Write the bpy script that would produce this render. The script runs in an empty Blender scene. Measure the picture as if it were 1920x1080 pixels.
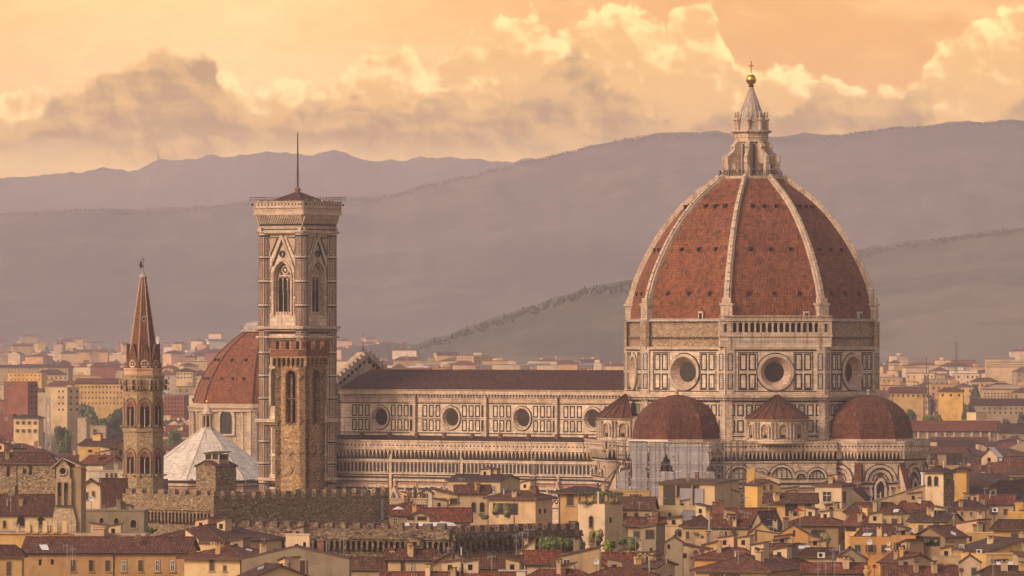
import bpy, bmesh, math, random
from mathutils import Vector, Matrix
R = math.radians
scene = bpy.context.scene
COL = scene.collection
FPX = 11600.0      # focal length, in photograph pixels
HC = 52.0          # camera height above the city's ground
# ---------------------------------------------------------------- camera
cam_d = bpy.data.cameras.new('camera'); cam = bpy.data.objects.new('camera', cam_d); COL.objects.link(cam)
cam_d.sensor_width = 36.0; cam_d.lens = 36.0 * FPX / 1920.0
cam_d.shift_y = 100.0 / 1920.0
cam_d.clip_start = 1.0; cam_d.clip_end = 80000.0
cam.location = (0, 0, HC); cam.rotation_euler = (R(90), 0, 0)
scene.camera = cam
# ---------------------------------------------------------------- exposure
vs = scene.view_settings
vs.view_transform = 'Standard'; vs.look = 'None'; vs.gamma = 1.0; vs.use_curve_mapping = False
vs.exposure = 0.27
scene.cycles.volume_bounces = 0
scene.cycles.max_bounces = 5
scene.cycles.diffuse_bounces = 2
# ---------------------------------------------------------------- sun
SUN_EL, SUN_AZ = 30.0, 232.0     # azimuth measured clockwise from +Y (the view direction)
sd = bpy.data.lights.new('sun', 'SUN'); sun = bpy.data.objects.new('sun', sd); COL.objects.link(sun)
sd.energy = 1.65; sd.angle = R(10); sd.color = (1.0, 0.79, 0.60)
_d = Vector((math.sin(R(SUN_AZ)) * math.cos(R(SUN_EL)), math.cos(R(SUN_AZ)) * math.cos(R(SUN_EL)), math.sin(R(SUN_EL))))
sun.rotation_euler = (-_d).to_track_quat('-Z', 'Y').to_euler()
sun.location = _d * 300
# ---------------------------------------------------------------- node helper
class NT:
    def __init__(s, tree):
        s.t = tree; s.n = tree.nodes; s.l = tree.links
    def new(s, typ, **kw):
        nd = s.n.new(typ)
        for k, v in kw.items(): setattr(nd, k, v)
        return nd
    def put(s, sock, v):
        if hasattr(v, 'is_output') or isinstance(v, bpy.types.NodeSocket): s.l.new(v, sock)
        else:
            if isinstance(v, (tuple, list)) and len(v) == 3 and sock.type == 'RGBA': v = tuple(v) + (1,)
            sock.default_value = v
    def m(s, op, a, b=None, c=None, clamp=False):
        nd = s.new('ShaderNodeMath', operation=op); nd.use_clamp = clamp
        s.put(nd.inputs[0], a)
        if b is not None: s.put(nd.inputs[1], b)
        if c is not None: s.put(nd.inputs[2], c)
        return nd.outputs[0]
    def comb(s, x, y, z=0.0):
        nd = s.new('ShaderNodeCombineXYZ'); s.put(nd.inputs[0], x); s.put(nd.inputs[1], y); s.put(nd.inputs[2], z)
        return nd.outputs[0]
    def noise(s, vec, scale, detail=4.0, rough=0.55, dims='3D', dist=0.0):
        nd = s.new('ShaderNodeTexNoise', noise_dimensions=dims)
        if vec is not None: s.l.new(vec, nd.inputs['Vector'])
        nd.inputs['Scale'].default_value = scale; nd.inputs['Detail'].default_value = detail
        nd.inputs['Roughness'].default_value = rough; nd.inputs['Distortion'].default_value = dist
        return nd.outputs['Fac']
    def mix(s, f, a, b, mode='MIX'):
        nd = s.new('ShaderNodeMix', data_type='RGBA', blend_type=mode)
        s.put(nd.inputs[0], f); s.put(nd.inputs[6], a); s.put(nd.inputs[7], b)
        return nd.outputs[2]
    def rng(s, v, a, b, c=0.0, d=1.0, smooth=True):
        nd = s.new('ShaderNodeMapRange', interpolation_type='SMOOTHSTEP' if smooth else 'LINEAR')
        s.put(nd.inputs[0], v); s.put(nd.inputs[1], a); s.put(nd.inputs[2], b); s.put(nd.inputs[3], c); s.put(nd.inputs[4], d)
        return nd.outputs[0]
    def ramp(s, f, stops):
        nd = s.new('ShaderNodeValToRGB'); cr = nd.color_ramp
        while len(cr.elements) < len(stops): cr.elements.new(0.5)
        for e, (p, c) in zip(cr.elements, stops):
            e.position = p; e.color = tuple(c) + (1,)
        s.put(nd.inputs[0], f); return nd.outputs[0]
    def curve(s, f, pts):
        """piecewise line through pts, y within 0..1, kept in chains of colour ramps"""
        out = None; K = 24; i = 0
        while i < len(pts) - 1:
            seg = pts[i:i + K + 1]; x0, x1 = seg[0][0], seg[-1][0]
            v = s.ramp(s.rng(f, x0, x1, 0.0, 1.0, False), [((x - x0) / (x1 - x0), (y, y, y)) for x, y in seg])
            bw = s.new('ShaderNodeSeparateColor'); s.l.new(v, bw.inputs[0]); v = bw.outputs[0]
            if out is None: out = v
            else:
                mx = s.new('ShaderNodeMix', data_type='FLOAT'); s.put(mx.inputs[0], s.m('GREATER_THAN', f, x0)); s.put(mx.inputs[2], out); s.put(mx.inputs[3], v); out = mx.outputs[0]
            i += K
        return out
# ---------------------------------------------------------------- world: sky with evening clouds
world = bpy.data.worlds.new('World'); scene.world = world; world.use_nodes = True
def build_sky():
    w = NT(world.node_tree); w.n.clear()
    sky = w.new('ShaderNodeTexSky', sky_type='NISHITA'); sky.sun_disc = False
    sky.sun_elevation = R(SUN_EL); sky.sun_rotation = R(SUN_AZ); sky.air_density = 1.5; sky.dust_density = 4.0; sky.ozone_density = 1.0
    tc = w.new('ShaderNodeTexCoord'); sep = w.new('ShaderNodeSeparateXYZ'); w.l.new(tc.outputs['Generated'], sep.inputs[0])
    az = w.m('MULTIPLY', w.m('ARCTAN2', sep.outputs[0], sep.outputs[1]), 11600.0)   # unit: 1/11600 rad
    el = w.m('MULTIPLY', w.m('ARCSINE', sep.outputs[2]), 11600.0)
    P = w.comb(az, el, 0.0)
    def vscale(v, sx, sy, oz=0.0):
        mp = w.new('ShaderNodeMapping'); w.l.new(v, mp.inputs[0])
        mp.inputs['Scale'].default_value = (sx, sy, 1); mp.inputs['Location'].default_value = (oz, oz * 0.37, oz)
        return mp.outputs[0]
    # large slow warp
    wx = w.noise(vscale(P, 1 / 90, 1 / 90, 3.1), 1.0, 3.0); wy = w.noise(vscale(P, 1 / 90, 1 / 90, 8.7), 1.0, 3.0)
    X = w.m('ADD', az, w.m('MULTIPLY', w.m('SUBTRACT', wx, 0.5), 46.0))
    Yv = w.m('ADD', el, w.m('MULTIPLY', w.m('SUBTRACT', wy, 0.5), 34.0))
    Q = w.comb(X, Yv, 0.0)
    def puff(v, size, off):      # rounded billows, high at the middle of each cell
        vo = w.new('ShaderNodeTexVoronoi', feature='SMOOTH_F1', voronoi_dimensions='2D')
        w.l.new(vscale(v, 1 / size, 1.15 / size, off), vo.inputs['Vector']); vo.inputs['Scale'].default_value = 1.0
        vo.inputs['Smoothness'].default_value = 0.35; vo.inputs['Detail'].default_value = 2.0; vo.inputs['Roughness'].default_value = 0.5
        return w.m('SUBTRACT', 0.75, vo.outputs['Distance'])
    def off(v, dx, dy):
        va = w.new('ShaderNodeVectorMath', operation='ADD'); w.l.new(v, va.inputs[0]); va.inputs[1].default_value = (dx, dy, 0); return va.outputs[0]
    t01 = w.m('DIVIDE', w.m('ADD', X, 960.0), 1920.0)
    def prof(pts): return w.m('MULTIPLY', w.curve(t01, [(px / 1920.0, (640 - py) / 1000.0) for px, py in pts]), 1000.0)
    def layer(pts, size, amp, edge, seed):
        p0 = puff(Q, size * 2.3, seed + 9); p1 = puff(Q, size, seed); p2 = puff(Q, size * 0.42, seed + 5); p3 = w.noise(vscale(Q, 1 / (size * 0.25), 1 / (size * 0.25), seed), 1.0, 4.0)
        bil = w.m('ADD', w.m('ADD', w.m('MULTIPLY', p0, amp * 0.6), w.m('MULTIPLY', p1, amp)), w.m('ADD', w.m('MULTIPLY', p2, amp * 0.5), w.m('MULTIPLY', w.m('SUBTRACT', p3, 0.5), amp * 0.5)))
        d = w.m('SUBTRACT', w.m('ADD', prof(pts), w.m('SUBTRACT', bil, amp * 0.45)), Yv)
        mask = w.rng(d, 0.0, edge)
        # relief: how much higher the billow stands than the one up and to the right of it
        r0 = w.m('SUBTRACT', p0, puff(off(Q, 26, 30), size * 2.3, seed + 9)); r1 = w.m('SUBTRACT', p1, puff(off(Q, 12, 14), size, seed)); r2 = w.m('SUBTRACT', p2, puff(off(Q, 5, 6), size * 0.42, seed + 5))
        rel = w.m('ADD', w.m('ADD', w.m('MULTIPLY', r0, 1.3), w.m('MULTIPLY', r1, 1.0)), w.m('MULTIPLY', r2, 0.35))
        return d, mask, rel
    # clear sky behind the clouds
    base = w.ramp(w.m('ADD', t01, w.m('MULTIPLY', w.m('SUBTRACT', wx, 0.5), 0.12)),
                  [(0.0, SKYC['clear_l0']), (0.25, SKYC['clear_l']), (0.42, SKYC['clear_m']), (0.6, SKYC['clear_r']), (1.0, SKYC['clear_r'])])
    wisp = w.noise(vscale(Q, 1 / 420, 1 / 130, 7.0), 1.0, 4.0, 0.6)
    base = w.mix(w.rng(wisp, 0.45, 0.7, 0.0, 0.5), base, SKYC['clear_l'])
    # far bright cumulus
    d1, m1, r1 = layer([(-200, 160), (0, 165), (35, 150), (75, 150), (110, 170), (200, 240), (370, 160), (400, 112), (440, 125), (470, 160), (500, 150), (530, 125), (600, 130), (640, 128), (655, 100), (700, 72), (760, 62), (790, 85), (803, 105), (815, 85), (860, 55), (905, 38), (945, 20), (1000, 22), (1050, 40), (1075, 28), (1095, 2), (1130, -18), (1200, -8), (1225, 12), (1250, 30), (1275, -10), (1330, -25), (1352, 30), (1366, 66), (1375, 100), (1400, 118), (1440, 112), (1500, 108), (1560, 122), (1600, 145), (1690, 150), (1730, 125), (1748, 80), (1770, 52), (1810, 45), (1850, 18), (1890, -2), (1920, -12), (2200, 40)], 70.0, 34.0, 21.0, 1.3)
    lit = w.rng(w.m('ADD', w.m('MULTIPLY', r1, 80.0), w.m('MULTIPLY', w.m('SUBTRACT', 44.0, d1), 0.55)), -40.0, 52.0)
    c1 = w.mix(lit, SKYC['cum_shade'], SKYC['cum_lit'])
    c = w.mix(m1, base, c1)
    # nearer tan clouds
    d2, m2, r2 = layer([(-200, 190), (0, 172), (30, 190), (60, 188), (100, 160), (150, 148), (190, 122), (225, 112), (250, 85), (280, 68), (310, 62), (345, 72), (380, 76), (402, 92), (412, 120), (430, 145), (470, 168), (500, 185), (545, 178), (570, 150), (610, 145), (650, 158), (700, 160), (740, 190), (775, 195), (800, 150), (830, 138), (860, 150), (885, 178), (920, 180), (960, 170), (1000, 148), (1035, 100), (1060, 78), (1085, 70), (1110, 90), (1140, 125), (1175, 155), (1215, 195), (1270, 205), (1310, 198), (1345, 190), (1380, 190), (1410, 150), (1440, 175), (1480, 180), (1520, 150), (1560, 142), (1600, 146), (1640, 138), (1700, 142), (1745, 150), (1765, 215), (1810, 235), (1860, 195), (1900, 165), (1920, 160), (2200, 170)], 84.0, 34.0, 30.0, 14.2)
    band = w.noise(vscale(Q, 1 / 300, 1 / 52, 2.0), 1.0, 5.0, 0.55)
    sh2 = w.rng(w.m('ADD', w.m('ADD', w.m('MULTIPLY', r2, 60.0), w.m('MULTIPLY', w.m('SUBTRACT', band, 0.5), 230.0)), w.m('MULTIPLY', d2, -0.20)), -56.0, 34.0)
    c2 = w.mix(sh2, SKYC['tan_dark'], SKYC['tan_lit'])
    # the low layer melts into a light veil above the hills
    veil = w.rng(w.m('ADD', el, w.m('MULTIPLY', w.m('SUBTRACT', band, 0.5), 110.0)), 392.0, 322.0)
    c2 = w.mix(w.m('MULTIPLY', veil, 0.8), c2, SKYC['veil'])
    c = w.mix(w.m('MULTIPLY', m2, 0.9), c, c2)
    fine = w.noise(vscale(Q, 1 / 60, 1 / 34, 5.0), 1.0, 6.0, 0.6)
    c = w.mix(1.0, c, w.ramp(fine, [(0.25, (0.93, 0.92, 0.91)), (0.75, (1.07, 1.08, 1.09))]), 'MULTIPLY')
    # blend to the plain sky higher up and behind the camera
    hi = w.rng(w.m('ABSOLUTE', el), 900.0, 4200.0)
    side = w.rng(w.m('ABSOLUTE', az), 9000.0, 20000.0)
    fac = w.m('MAXIMUM', hi, w.m('MULTIPLY', side, 0.6))
    mx = w.new('ShaderNodeVectorMath', operation='SCALE'); w.l.new(c, mx.inputs[0]); mx.inputs['Scale'].default_value = 1.0 / 0.14
    warm = w.mix(1.0, sky.outputs[0], SKYC['nish_tint'], 'MULTIPLY')
    fin = w.new('ShaderNodeMix', data_type='RGBA'); w.l.new(fac, fin.inputs[0]); w.l.new(mx.outputs[0], fin.inputs[6]); w.l.new(warm, fin.inputs[7])
    bg = w.new('ShaderNodeBackground'); w.l.new(fin.outputs[2], bg.inputs[0]); bg.inputs[1].default_value = 0.15
    out = w.new('ShaderNodeOutputWorld'); w.l.new(bg.outputs[0], out.inputs[0])
    world.cycles.sampling_method = 'MANUAL'; world.cycles.sample_map_resolution = 2048
SKYC = dict(clear_l0=(1.16, 0.66, 0.20), clear_l=(1.28, 0.78, 0.27), clear_m=(1.10, 0.57, 0.13), clear_r=(0.94, 0.43, 0.06),
            cum_lit=(1.46, 0.98, 0.34), cum_shade=(0.98, 0.53, 0.10), tan_dark=(0.36, 0.19, 0.03), tan_lit=(0.86, 0.48, 0.09),
            veil=(1.15, 0.72, 0.22), nish_tint=(1.0, 0.87, 0.82))
HAZE_DENSITY, HAZE_COLOR = 0.000063, (1.0, 0.87, 0.99)
build_sky()

# ================================================================ object helpers
def tag(o, label=None, cat=None, group=None, kind=None):
    if label: o['label'] = label
    if cat: o['category'] = cat
    if group: o['group'] = group
    if kind: o['kind'] = kind
    return o
def empty(name, loc, label=None, cat=None, group=None, rz=0.0):
    o = bpy.data.objects.new(name, None); COL.objects.link(o); o.location = loc; o.rotation_euler = (0, 0, rz)
    o.empty_display_size = 1.0
    return tag(o, label, cat, group)
def abs_loc(o):
    v = Vector((0, 0, 0))
    while o is not None: v = v + o.location; o = o.parent
    return v
class FR:
    """a wall frame: a = metres to the right, b = height, h = metres out of the wall"""
    def __init__(s, o, n):
        s.o = Vector((o[0], o[1], o[2] if len(o) > 2 else 0.0)); l = math.hypot(n[0], n[1]); s.n = Vector((n[0] / l, n[1] / l, 0))
        s.u = Vector((-s.n.y, s.n.x, 0))
    def p(s, a, b, h=0.0): return s.o + s.u * a + s.n * h + Vector((0, 0, b))
class MB:
    def __init__(s): s.v = []; s.f = []; s.m = []; s.uv = []; s.sm = []; s.mats = []
    def mi(s, mat):
        if mat not in s.mats: s.mats.append(mat)
        return s.mats.index(mat)
    def face(s, pts, mat, uv=None, smooth=False):
        i = len(s.v); s.v.extend([Vector(p) for p in pts]); s.f.append(tuple(range(i, i + len(pts)))); s.m.append(s.mi(mat)); s.uv.append(uv); s.sm.append(smooth)
    def box(s, F, a0, a1, b0, b1, h0, h1, mat, back=False, top=None):
        P = F.p
        s.face([P(a0, b0, h1), P(a1, b0, h1), P(a1, b1, h1), P(a0, b1, h1)], mat)
        s.face([P(a0, b0, h0), P(a0, b0, h1), P(a0, b1, h1), P(a0, b1, h0)], mat)
        s.face([P(a1, b0, h1), P(a1, b0, h0), P(a1, b1, h0), P(a1, b1, h1)], mat)
        s.face([P(a0, b1, h1), P(a1, b1, h1), P(a1, b1, h0), P(a0, b1, h0)], top or mat)
        s.face([P(a0, b0, h0), P(a1, b0, h0), P(a1, b0, h1), P(a0, b0, h1)], mat)
        if back: s.face([P(a1, b0, h0), P(a0, b0, h0), P(a0, b1, h0), P(a1, b1, h0)], mat)
    def prism(s, F, poly, h0, h1, mat, side=None):
        """polygon of (a,b), counter-clockwise seen from outside, extruded from h0 out to h1"""
        P = F.p; n = len(poly)
        s.face([P(a, b, h1) for a, b in poly], mat)
        s.face([P(a, b, h0) for a, b in reversed(poly)], mat)
        for i in range(n):
            (a, b), (c, d) = poly[i], poly[(i + 1) % n]
            s.face([P(a, b, h0), P(c, d, h0), P(c, d, h1), P(a, b, h1)], side or mat)
    def frame_rect(s, F, a0, a1, b0, b1, t, h0, h1, mat):
        s.box(F, a0, a1, b0, b0 + t, h0, h1, mat); s.box(F, a0, a1, b1 - t, b1, h0, h1, mat)
        s.box(F, a0, a0 + t, b0 + t, b1 - t, h0, h1, mat); s.box(F, a1 - t, a1, b0 + t, b1 - t, h0, h1, mat)
    def ring(s, F, a, b, r0, r1, h0, h1, mat, t0=0.0, t1=360.0, n=32, hin=None):
        """annulus (or arc) standing out of the wall from h0 to h1; inner edge may lie at another depth"""
        P = F.p; hi = h1 if hin is None else hin
        for i in range(n):
            x, y = R(t0 + (t1 - t0) * i / n), R(t0 + (t1 - t0) * (i + 1) / n)
            c0, s0, c1, s1 = math.cos(x), math.sin(x), math.cos(y), math.sin(y)
            s.face([P(a + r0 * c0, b + r0 * s0, hi), P(a + r1 * c0, b + r1 * s0, h1), P(a + r1 * c1, b + r1 * s1, h1), P(a + r0 * c1, b + r0 * s1, hi)], mat)
            s.face([P(a + r1 * c0, b + r1 * s0, h0), P(a + r1 * c1, b + r1 * s1, h0), P(a + r1 * c1, b + r1 * s1, h1), P(a + r1 * c0, b + r1 * s0, h1)], mat)
            if hin is None: s.face([P(a + r0 * c1, b + r0 * s1, h0), P(a + r0 * c0, b + r0 * s0, h0), P(a + r0 * c0, b + r0 * s0, h1), P(a + r0 * c1, b + r0 * s1, h1)], mat)
    def disc(s, F, a, b, r, h, mat, n=28):
        s.face([F.p(a + r * math.cos(2 * math.pi * i / n), b + r * math.sin(2 * math.pi * i / n), h) for i in range(n)], mat)
    def holed(s, F, a0, a1, b0, b1, a, b, r, h, mat, n=32):
        """flat wall rectangle at depth h with a round hole"""
        def edge(t):
            c, q = math.cos(t), math.sin(t)
            ks = []
            if c > 1e-9: ks.append((a1 - a) / c)
            if c < -1e-9: ks.append((a0 - a) / c)
            if q > 1e-9: ks.append((b1 - b) / q)
            if q < -1e-9: ks.append((b0 - b) / q)
            k = min(ks); return (a + k * c, b + k * q)
        ts = sorted(set([round(2 * math.pi * i / n, 9) for i in range(n)] + [round(math.atan2(y - b, x - a) % (2 * math.pi), 9) for x in (a0, a1) for y in (b0, b1)]))
        for i in range(len(ts)):
            t, q = ts[i], ts[(i + 1) % len(ts)]
            e0, e1 = edge(t), edge(q)
            s.face([F.p(a + r * math.cos(t), b + r * math.sin(t), h), F.p(*e0, h), F.p(*e1, h), F.p(a + r * math.cos(q), b + r * math.sin(q), h)], mat)
    def arched(s, F, a, b0, w, hgt, mat, h, point=0.0, n=10, thick=None):
        """arched opening: a = middle, b0 = sill, w wide, hgt to the crown; point>0 makes it Gothic"""
        poly = arch_poly(a, b0, w, hgt, point, n)
        if thick is None: s.face([F.p(x, y, h) for x, y in poly], mat)
        else: s.prism(F, poly, h - thick, h, mat)
    def archband(s, F, a, b0, w, hgt, t, mat, h0, h1, point=0.0, n=10, legs=True):
        pi, po = arch_poly(a, b0, w, hgt, point, n), arch_poly(a, b0, w + 2 * t, hgt + t, point, n)
        k = range(1, len(pi) - 1) if not legs else range(0, len(pi) - 1)
        pi = pi[1:] + pi[:1]; po = po[1:] + po[:1]        # start at right foot, end at left foot
        for i in range(len(pi) - 1):
            if not legs and (i == 0 or i == len(pi) - 2): continue
            a_, b_, c_, d_ = pi[i], po[i], po[i + 1], pi[i + 1]
            P = F.p
            s.face([P(*a_, h1), P(*b_, h1), P(*c_, h1), P(*d_, h1)], mat)
            s.face([P(*b_, h0), P(*c_, h0), P(*c_, h1), P(*b_, h1)], mat)
            s.face([P(*d_, h0), P(*a_, h0), P(*a_, h1), P(*d_, h1)], mat)
    def lathe(s, cx, cy, prof, n, mat, a0=0.0, a1=360.0, smooth=False, cap=True, uvs=1.0):
        """prof = [(r,z)] bottom to top, spun round the vertical"""
        full = abs(a1 - a0 - 360) < 1e-6; L = [0.0]
        for i in range(1, len(prof)): L.append(L[-1] + math.hypot(prof[i][0] - prof[i - 1][0], prof[i][1] - prof[i - 1][1]))
        for j in range(n):
            t, q = R(a0 + (a1 - a0) * j / n), R(a0 + (a1 - a0) * (j + 1) / n)
            for i in range(len(prof) - 1):
                (r0, z0), (r1, z1) = prof[i], prof[i + 1]
                w0, w1 = r0 * abs(q - t) / 2, r1 * abs(q - t) / 2; u0 = j * 37.3
                pts = [(cx + r0 * math.cos(t), cy + r0 * math.sin(t), z0), (cx + r0 * math.cos(q), cy + r0 * math.sin(q), z0),
                       (cx + r1 * math.cos(q), cy + r1 * math.sin(q), z1), (cx + r1 * math.cos(t), cy + r1 * math.sin(t), z1)]
                uv = [(u0 - w0, L[i]), (u0 + w0, L[i]), (u0 + w1, L[i + 1]), (u0 - w1, L[i + 1])]
                if r1 < 1e-6: pts, uv = pts[:3], uv[:3]
                elif r0 < 1e-6: pts, uv = [pts[0]] + pts[2:], [uv[0]] + uv[2:]
                s.face(pts, mat, uv, smooth)
        if cap and full:
            for (r, z), up in ((prof[-1], True), (prof[0], False)):
                if r > 1e-6:
                    c = [(cx + r * math.cos(R(a0 + 360 * j / n)), cy + r * math.sin(R(a0 + 360 * j / n)), z) for j in range(n)]
                    s.face(c if up else c[::-1], mat)
    def tube(s, p, q, r, mat, n=6, r1=None):
        p, q = Vector(p), Vector(q); d = (q - p)
        if d.length < 1e-6: return
        d.normalize(); x = d.orthogonal().normalized(); y = d.cross(x); r1 = r if r1 is None else r1
        A = [p + (x * math.cos(2 * math.pi * i / n) + y * math.sin(2 * math.pi * i / n)) * r for i in range(n)]
        B = [q + (x * math.cos(2 * math.pi * i / n) + y * math.sin(2 * math.pi * i / n)) * r1 for i in range(n)]
        for i in range(n): s.face([A[i], A[(i + 1) % n], B[(i + 1) % n], B[i]], mat, smooth=n > 5)
        s.face(A[::-1], mat); s.face(B, mat)
    def ball(s, c, r, mat, n=16, m=10, sz=1.0):
        s.lathe(c[0], c[1], [(max(0.0, r * math.sin(math.pi * i / m)) if 0 < i < m else 0.0, c[2] - r * sz * math.cos(math.pi * i / m)) for i in range(m + 1)], n, mat, smooth=True, cap=False)
    def slab(s, pts, t, mat, edge=None):
        """roof slope: top outline (counter-clockwise from above) with thickness t downwards"""
        pts = [Vector(p) for p in pts]; lo = [p - Vector((0, 0, t)) for p in pts]
        s.face(pts, mat); s.face(lo[::-1], edge or mat)
        for i in range(len(pts)):
            j = (i + 1) % len(pts); s.face([lo[i], lo[j], pts[j], pts[i]], edge or mat)
    def build(s, name, parent=None, label=None, weld=False):
        me = bpy.data.meshes.new(name)
        off = abs_loc(parent) if parent is not None else Vector((0, 0, 0))
        me.from_pydata([tuple(v - off) for v in s.v], [], s.f)
        for mt in s.mats: me.materials.append(MAT[mt])
        me.polygons.foreach_set('material_index', s.m); me.polygons.foreach_set('use_smooth', s.sm)
        ul = me.uv_layers.new(name='UVMap'); data = []
        for f, uv in zip(s.f, s.uv):
            if uv is None:
                p0, p1, p2 = s.v[f[0]], s.v[f[1]], s.v[f[2]]; n = (p1 - p0).cross(p2 - p0)
                if n.length < 1e-12: n = Vector((0, 0, 1))
                n.normalize()
                h = Vector((-n.y, n.x, 0))
                if h.length < 1e-3: h = Vector((1, 0, 0))
                h.normalize(); w = n.cross(h)
                if w.z < 0: w = -w
                for i in f: q = s.v[i] - off; data += [q.dot(h), q.dot(w)]
            else:
                for c in uv: data += [c[0], c[1]]
        ul.data.foreach_set('uv', data)
        me.update()
        if weld:
            bm = bmesh.new(); bm.from_mesh(me); bmesh.ops.remove_doubles(bm, verts=bm.verts, dist=1e-4); bm.to_mesh(me); bm.free()
        o = bpy.data.objects.new(name, me); COL.objects.link(o)
        if parent is not None: o.parent = parent
        if label: o['label'] = label
        return o
def arch_poly(a, b0, w, hgt, point=0.0, n=10):
    r = w / 2
    pts = [(a - r, b0), (a + r, b0)]
    if point <= 0:
        bs = b0 + hgt - r
        for i in range(n + 1): t = math.pi * i / n; pts.append((a + r * math.cos(t), bs + r * math.sin(t)))
    else:
        rr = r * (1 + point); rise = math.sqrt(rr * rr - (rr - r) ** 2); bs = b0 + hgt - rise; te = math.atan2(rise, rr - r)
        for i in range(n // 2 + 1): t = te * i / (n // 2); pts.append((a + r - rr + rr * math.cos(t), bs + rr * math.sin(t)))
        for i in range(n // 2 - 1, -1, -1): t = te * i / (n // 2); pts.append((a - r + rr - rr * math.cos(t), bs + rr * math.sin(t)))
    return pts
def copy_tree(o, parent=None):
    c = o.copy(); COL.objects.link(c)
    if parent is not None: c.parent = parent
    for ch in list(o.children): copy_tree(ch, c)
    return c
def PX(px, Y): return (px - 960.0) * Y / FPX
def PZ(py, Y): return HC - (py - 640.0) * Y / FPX
# ================================================================ materials
MAT = {}
def newmat(name):
    m = bpy.data.materials.new(name); m.use_nodes = True; t = NT(m.node_tree); b = t.n['Principled BSDF']; MAT[name] = m
    return t, b
def uvs(t, sx=1.0, sy=1.0):
    tc = t.new('ShaderNodeTexCoord'); mp = t.new('ShaderNodeMapping'); t.l.new(tc.outputs['UV'], mp.inputs[0]); mp.inputs['Scale'].default_value = (sx, sy, 1); return mp.outputs[0]
def objc(t):
    tc = t.new('ShaderNodeTexCoord'); return tc.outputs['Object']
def bump(t, b, h, strength=0.4, dist=0.05):
    n = t.new('ShaderNodeBump'); n.inputs['Strength'].default_value = strength; n.inputs['Distance'].default_value = dist
    t.l.new(h, n.inputs['Height']); t.l.new(n.outputs[0], b.inputs['Normal'])
def cell(t, vec, scale):
    v = t.new('ShaderNodeTexVoronoi'); t.l.new(vec, v.inputs['Vector']); v.inputs['Scale'].default_value = scale
    s = t.new('ShaderNodeSeparateColor'); t.l.new(v.outputs['Color'], s.inputs[0]); return s.outputs[0], v.outputs['Distance']
def mul(c, k): return tuple(x * k for x in c)
def mat_plain(name, c, rough=0.8, metal=0.0, var=0.25, scale=0.6):
    t, b = newmat(name); f = t.noise(objc(t), scale, 5.0)
    t.l.new(t.ramp(f, [(0.3, mul(c, 1 - var)), (0.7, mul(c, 1 + var))]), b.inputs['Base Color'])
    b.inputs['Roughness'].default_value = rough; b.inputs['Metallic'].default_value = metal
    return t, b
def mat_marble(name, c, stain=0.55, blocks=True):
    """weathered stone facing: block-to-block differences, vertical rain streaks, black crust and grime"""
    t, b = newmat(name); u = uvs(t); o = objc(t)
    g = t.noise(o, 0.35, 6.0, 0.65); st = t.noise(uvs(t, 1.6, 0.12), 1.0, 5.0, 0.6); fine = t.noise(o, 1.9, 5.0, 0.7)
    col = t.ramp(g, [(0.25, mul(c, 0.62)), (0.5, c), (0.8, (c[0] * 1.18, c[1] * 1.16, c[2] * 1.1))])
    br = t.new('ShaderNodeTexBrick'); t.l.new(u, br.inputs['Vector']); br.inputs['Scale'].default_value = 1.0
    br.inputs['Brick Width'].default_value = 1.1 if blocks else 1.7; br.inputs['Row Height'].default_value = 0.5 if blocks else 0.9; br.inputs['Mortar Size'].default_value = 0.03
    br.inputs['Color1'].default_value = (1.14, 1.12, 1.08, 1); br.inputs['Color2'].default_value = (0.78, 0.75, 0.72, 1); br.inputs['Mortar'].default_value = (0.4, 0.36, 0.32, 1)
    col = t.mix(1.0, col, br.outputs[0], 'MULTIPLY')
    col = t.mix(t.rng(fine, 0.52, 0.72, 0.0, 0.6), col, (c[0] * 0.42, c[1] * 0.36, c[2] * 0.32)); col = t.mix(t.rng(st, 0.50, 0.72, 0.0, stain), col, mul(c, 0.22), 'MIX')
    t.l.new(col, b.inputs['Base Color']); b.inputs['Roughness'].default_value = 0.8; bump(t, b, fine, 0.4, 0.04)
def mat_stone(name, c, size=0.5, contrast=0.5, patches=(0.3, 0.2, 0.12)):
    t, b = newmat(name); tc = t.new('ShaderNodeTexCoord'); mp = t.new('ShaderNodeMapping'); t.l.new(tc.outputs['UV'], mp.inputs[0]); mp.inputs['Scale'].default_value = (1, 1.7, 1)
    k, d = cell(t, mp.outputs[0], 1.0 / size); g = t.noise(objc(t), 0.12, 5.0, 0.6)
    col = t.ramp(k, [(0.0, mul(c, 1 - contrast)), (0.45, mul(c, 0.95)), (0.8, mul(c, 1.15)), (0.97, mul(c, 1 + contrast * 1.3))])
    col = t.mix(t.rng(g, 0.45, 0.7, 0.0, 0.5), col, patches, 'MIX')
    st = t.noise(uvs(t, 0.9, 0.1), 1.0, 4.0)
    col = t.mix(t.rng(st, 0.55, 0.8, 0.0, 0.55), col, mul(c, 0.3), 'MIX')
    t.l.new(col, b.inputs['Base Color']); b.inputs['Roughness'].default_value = 0.92
    bump(t, b, t.m('ADD', k, t.m('MULTIPLY', d, -1.0)), 0.7, 0.08)
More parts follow.
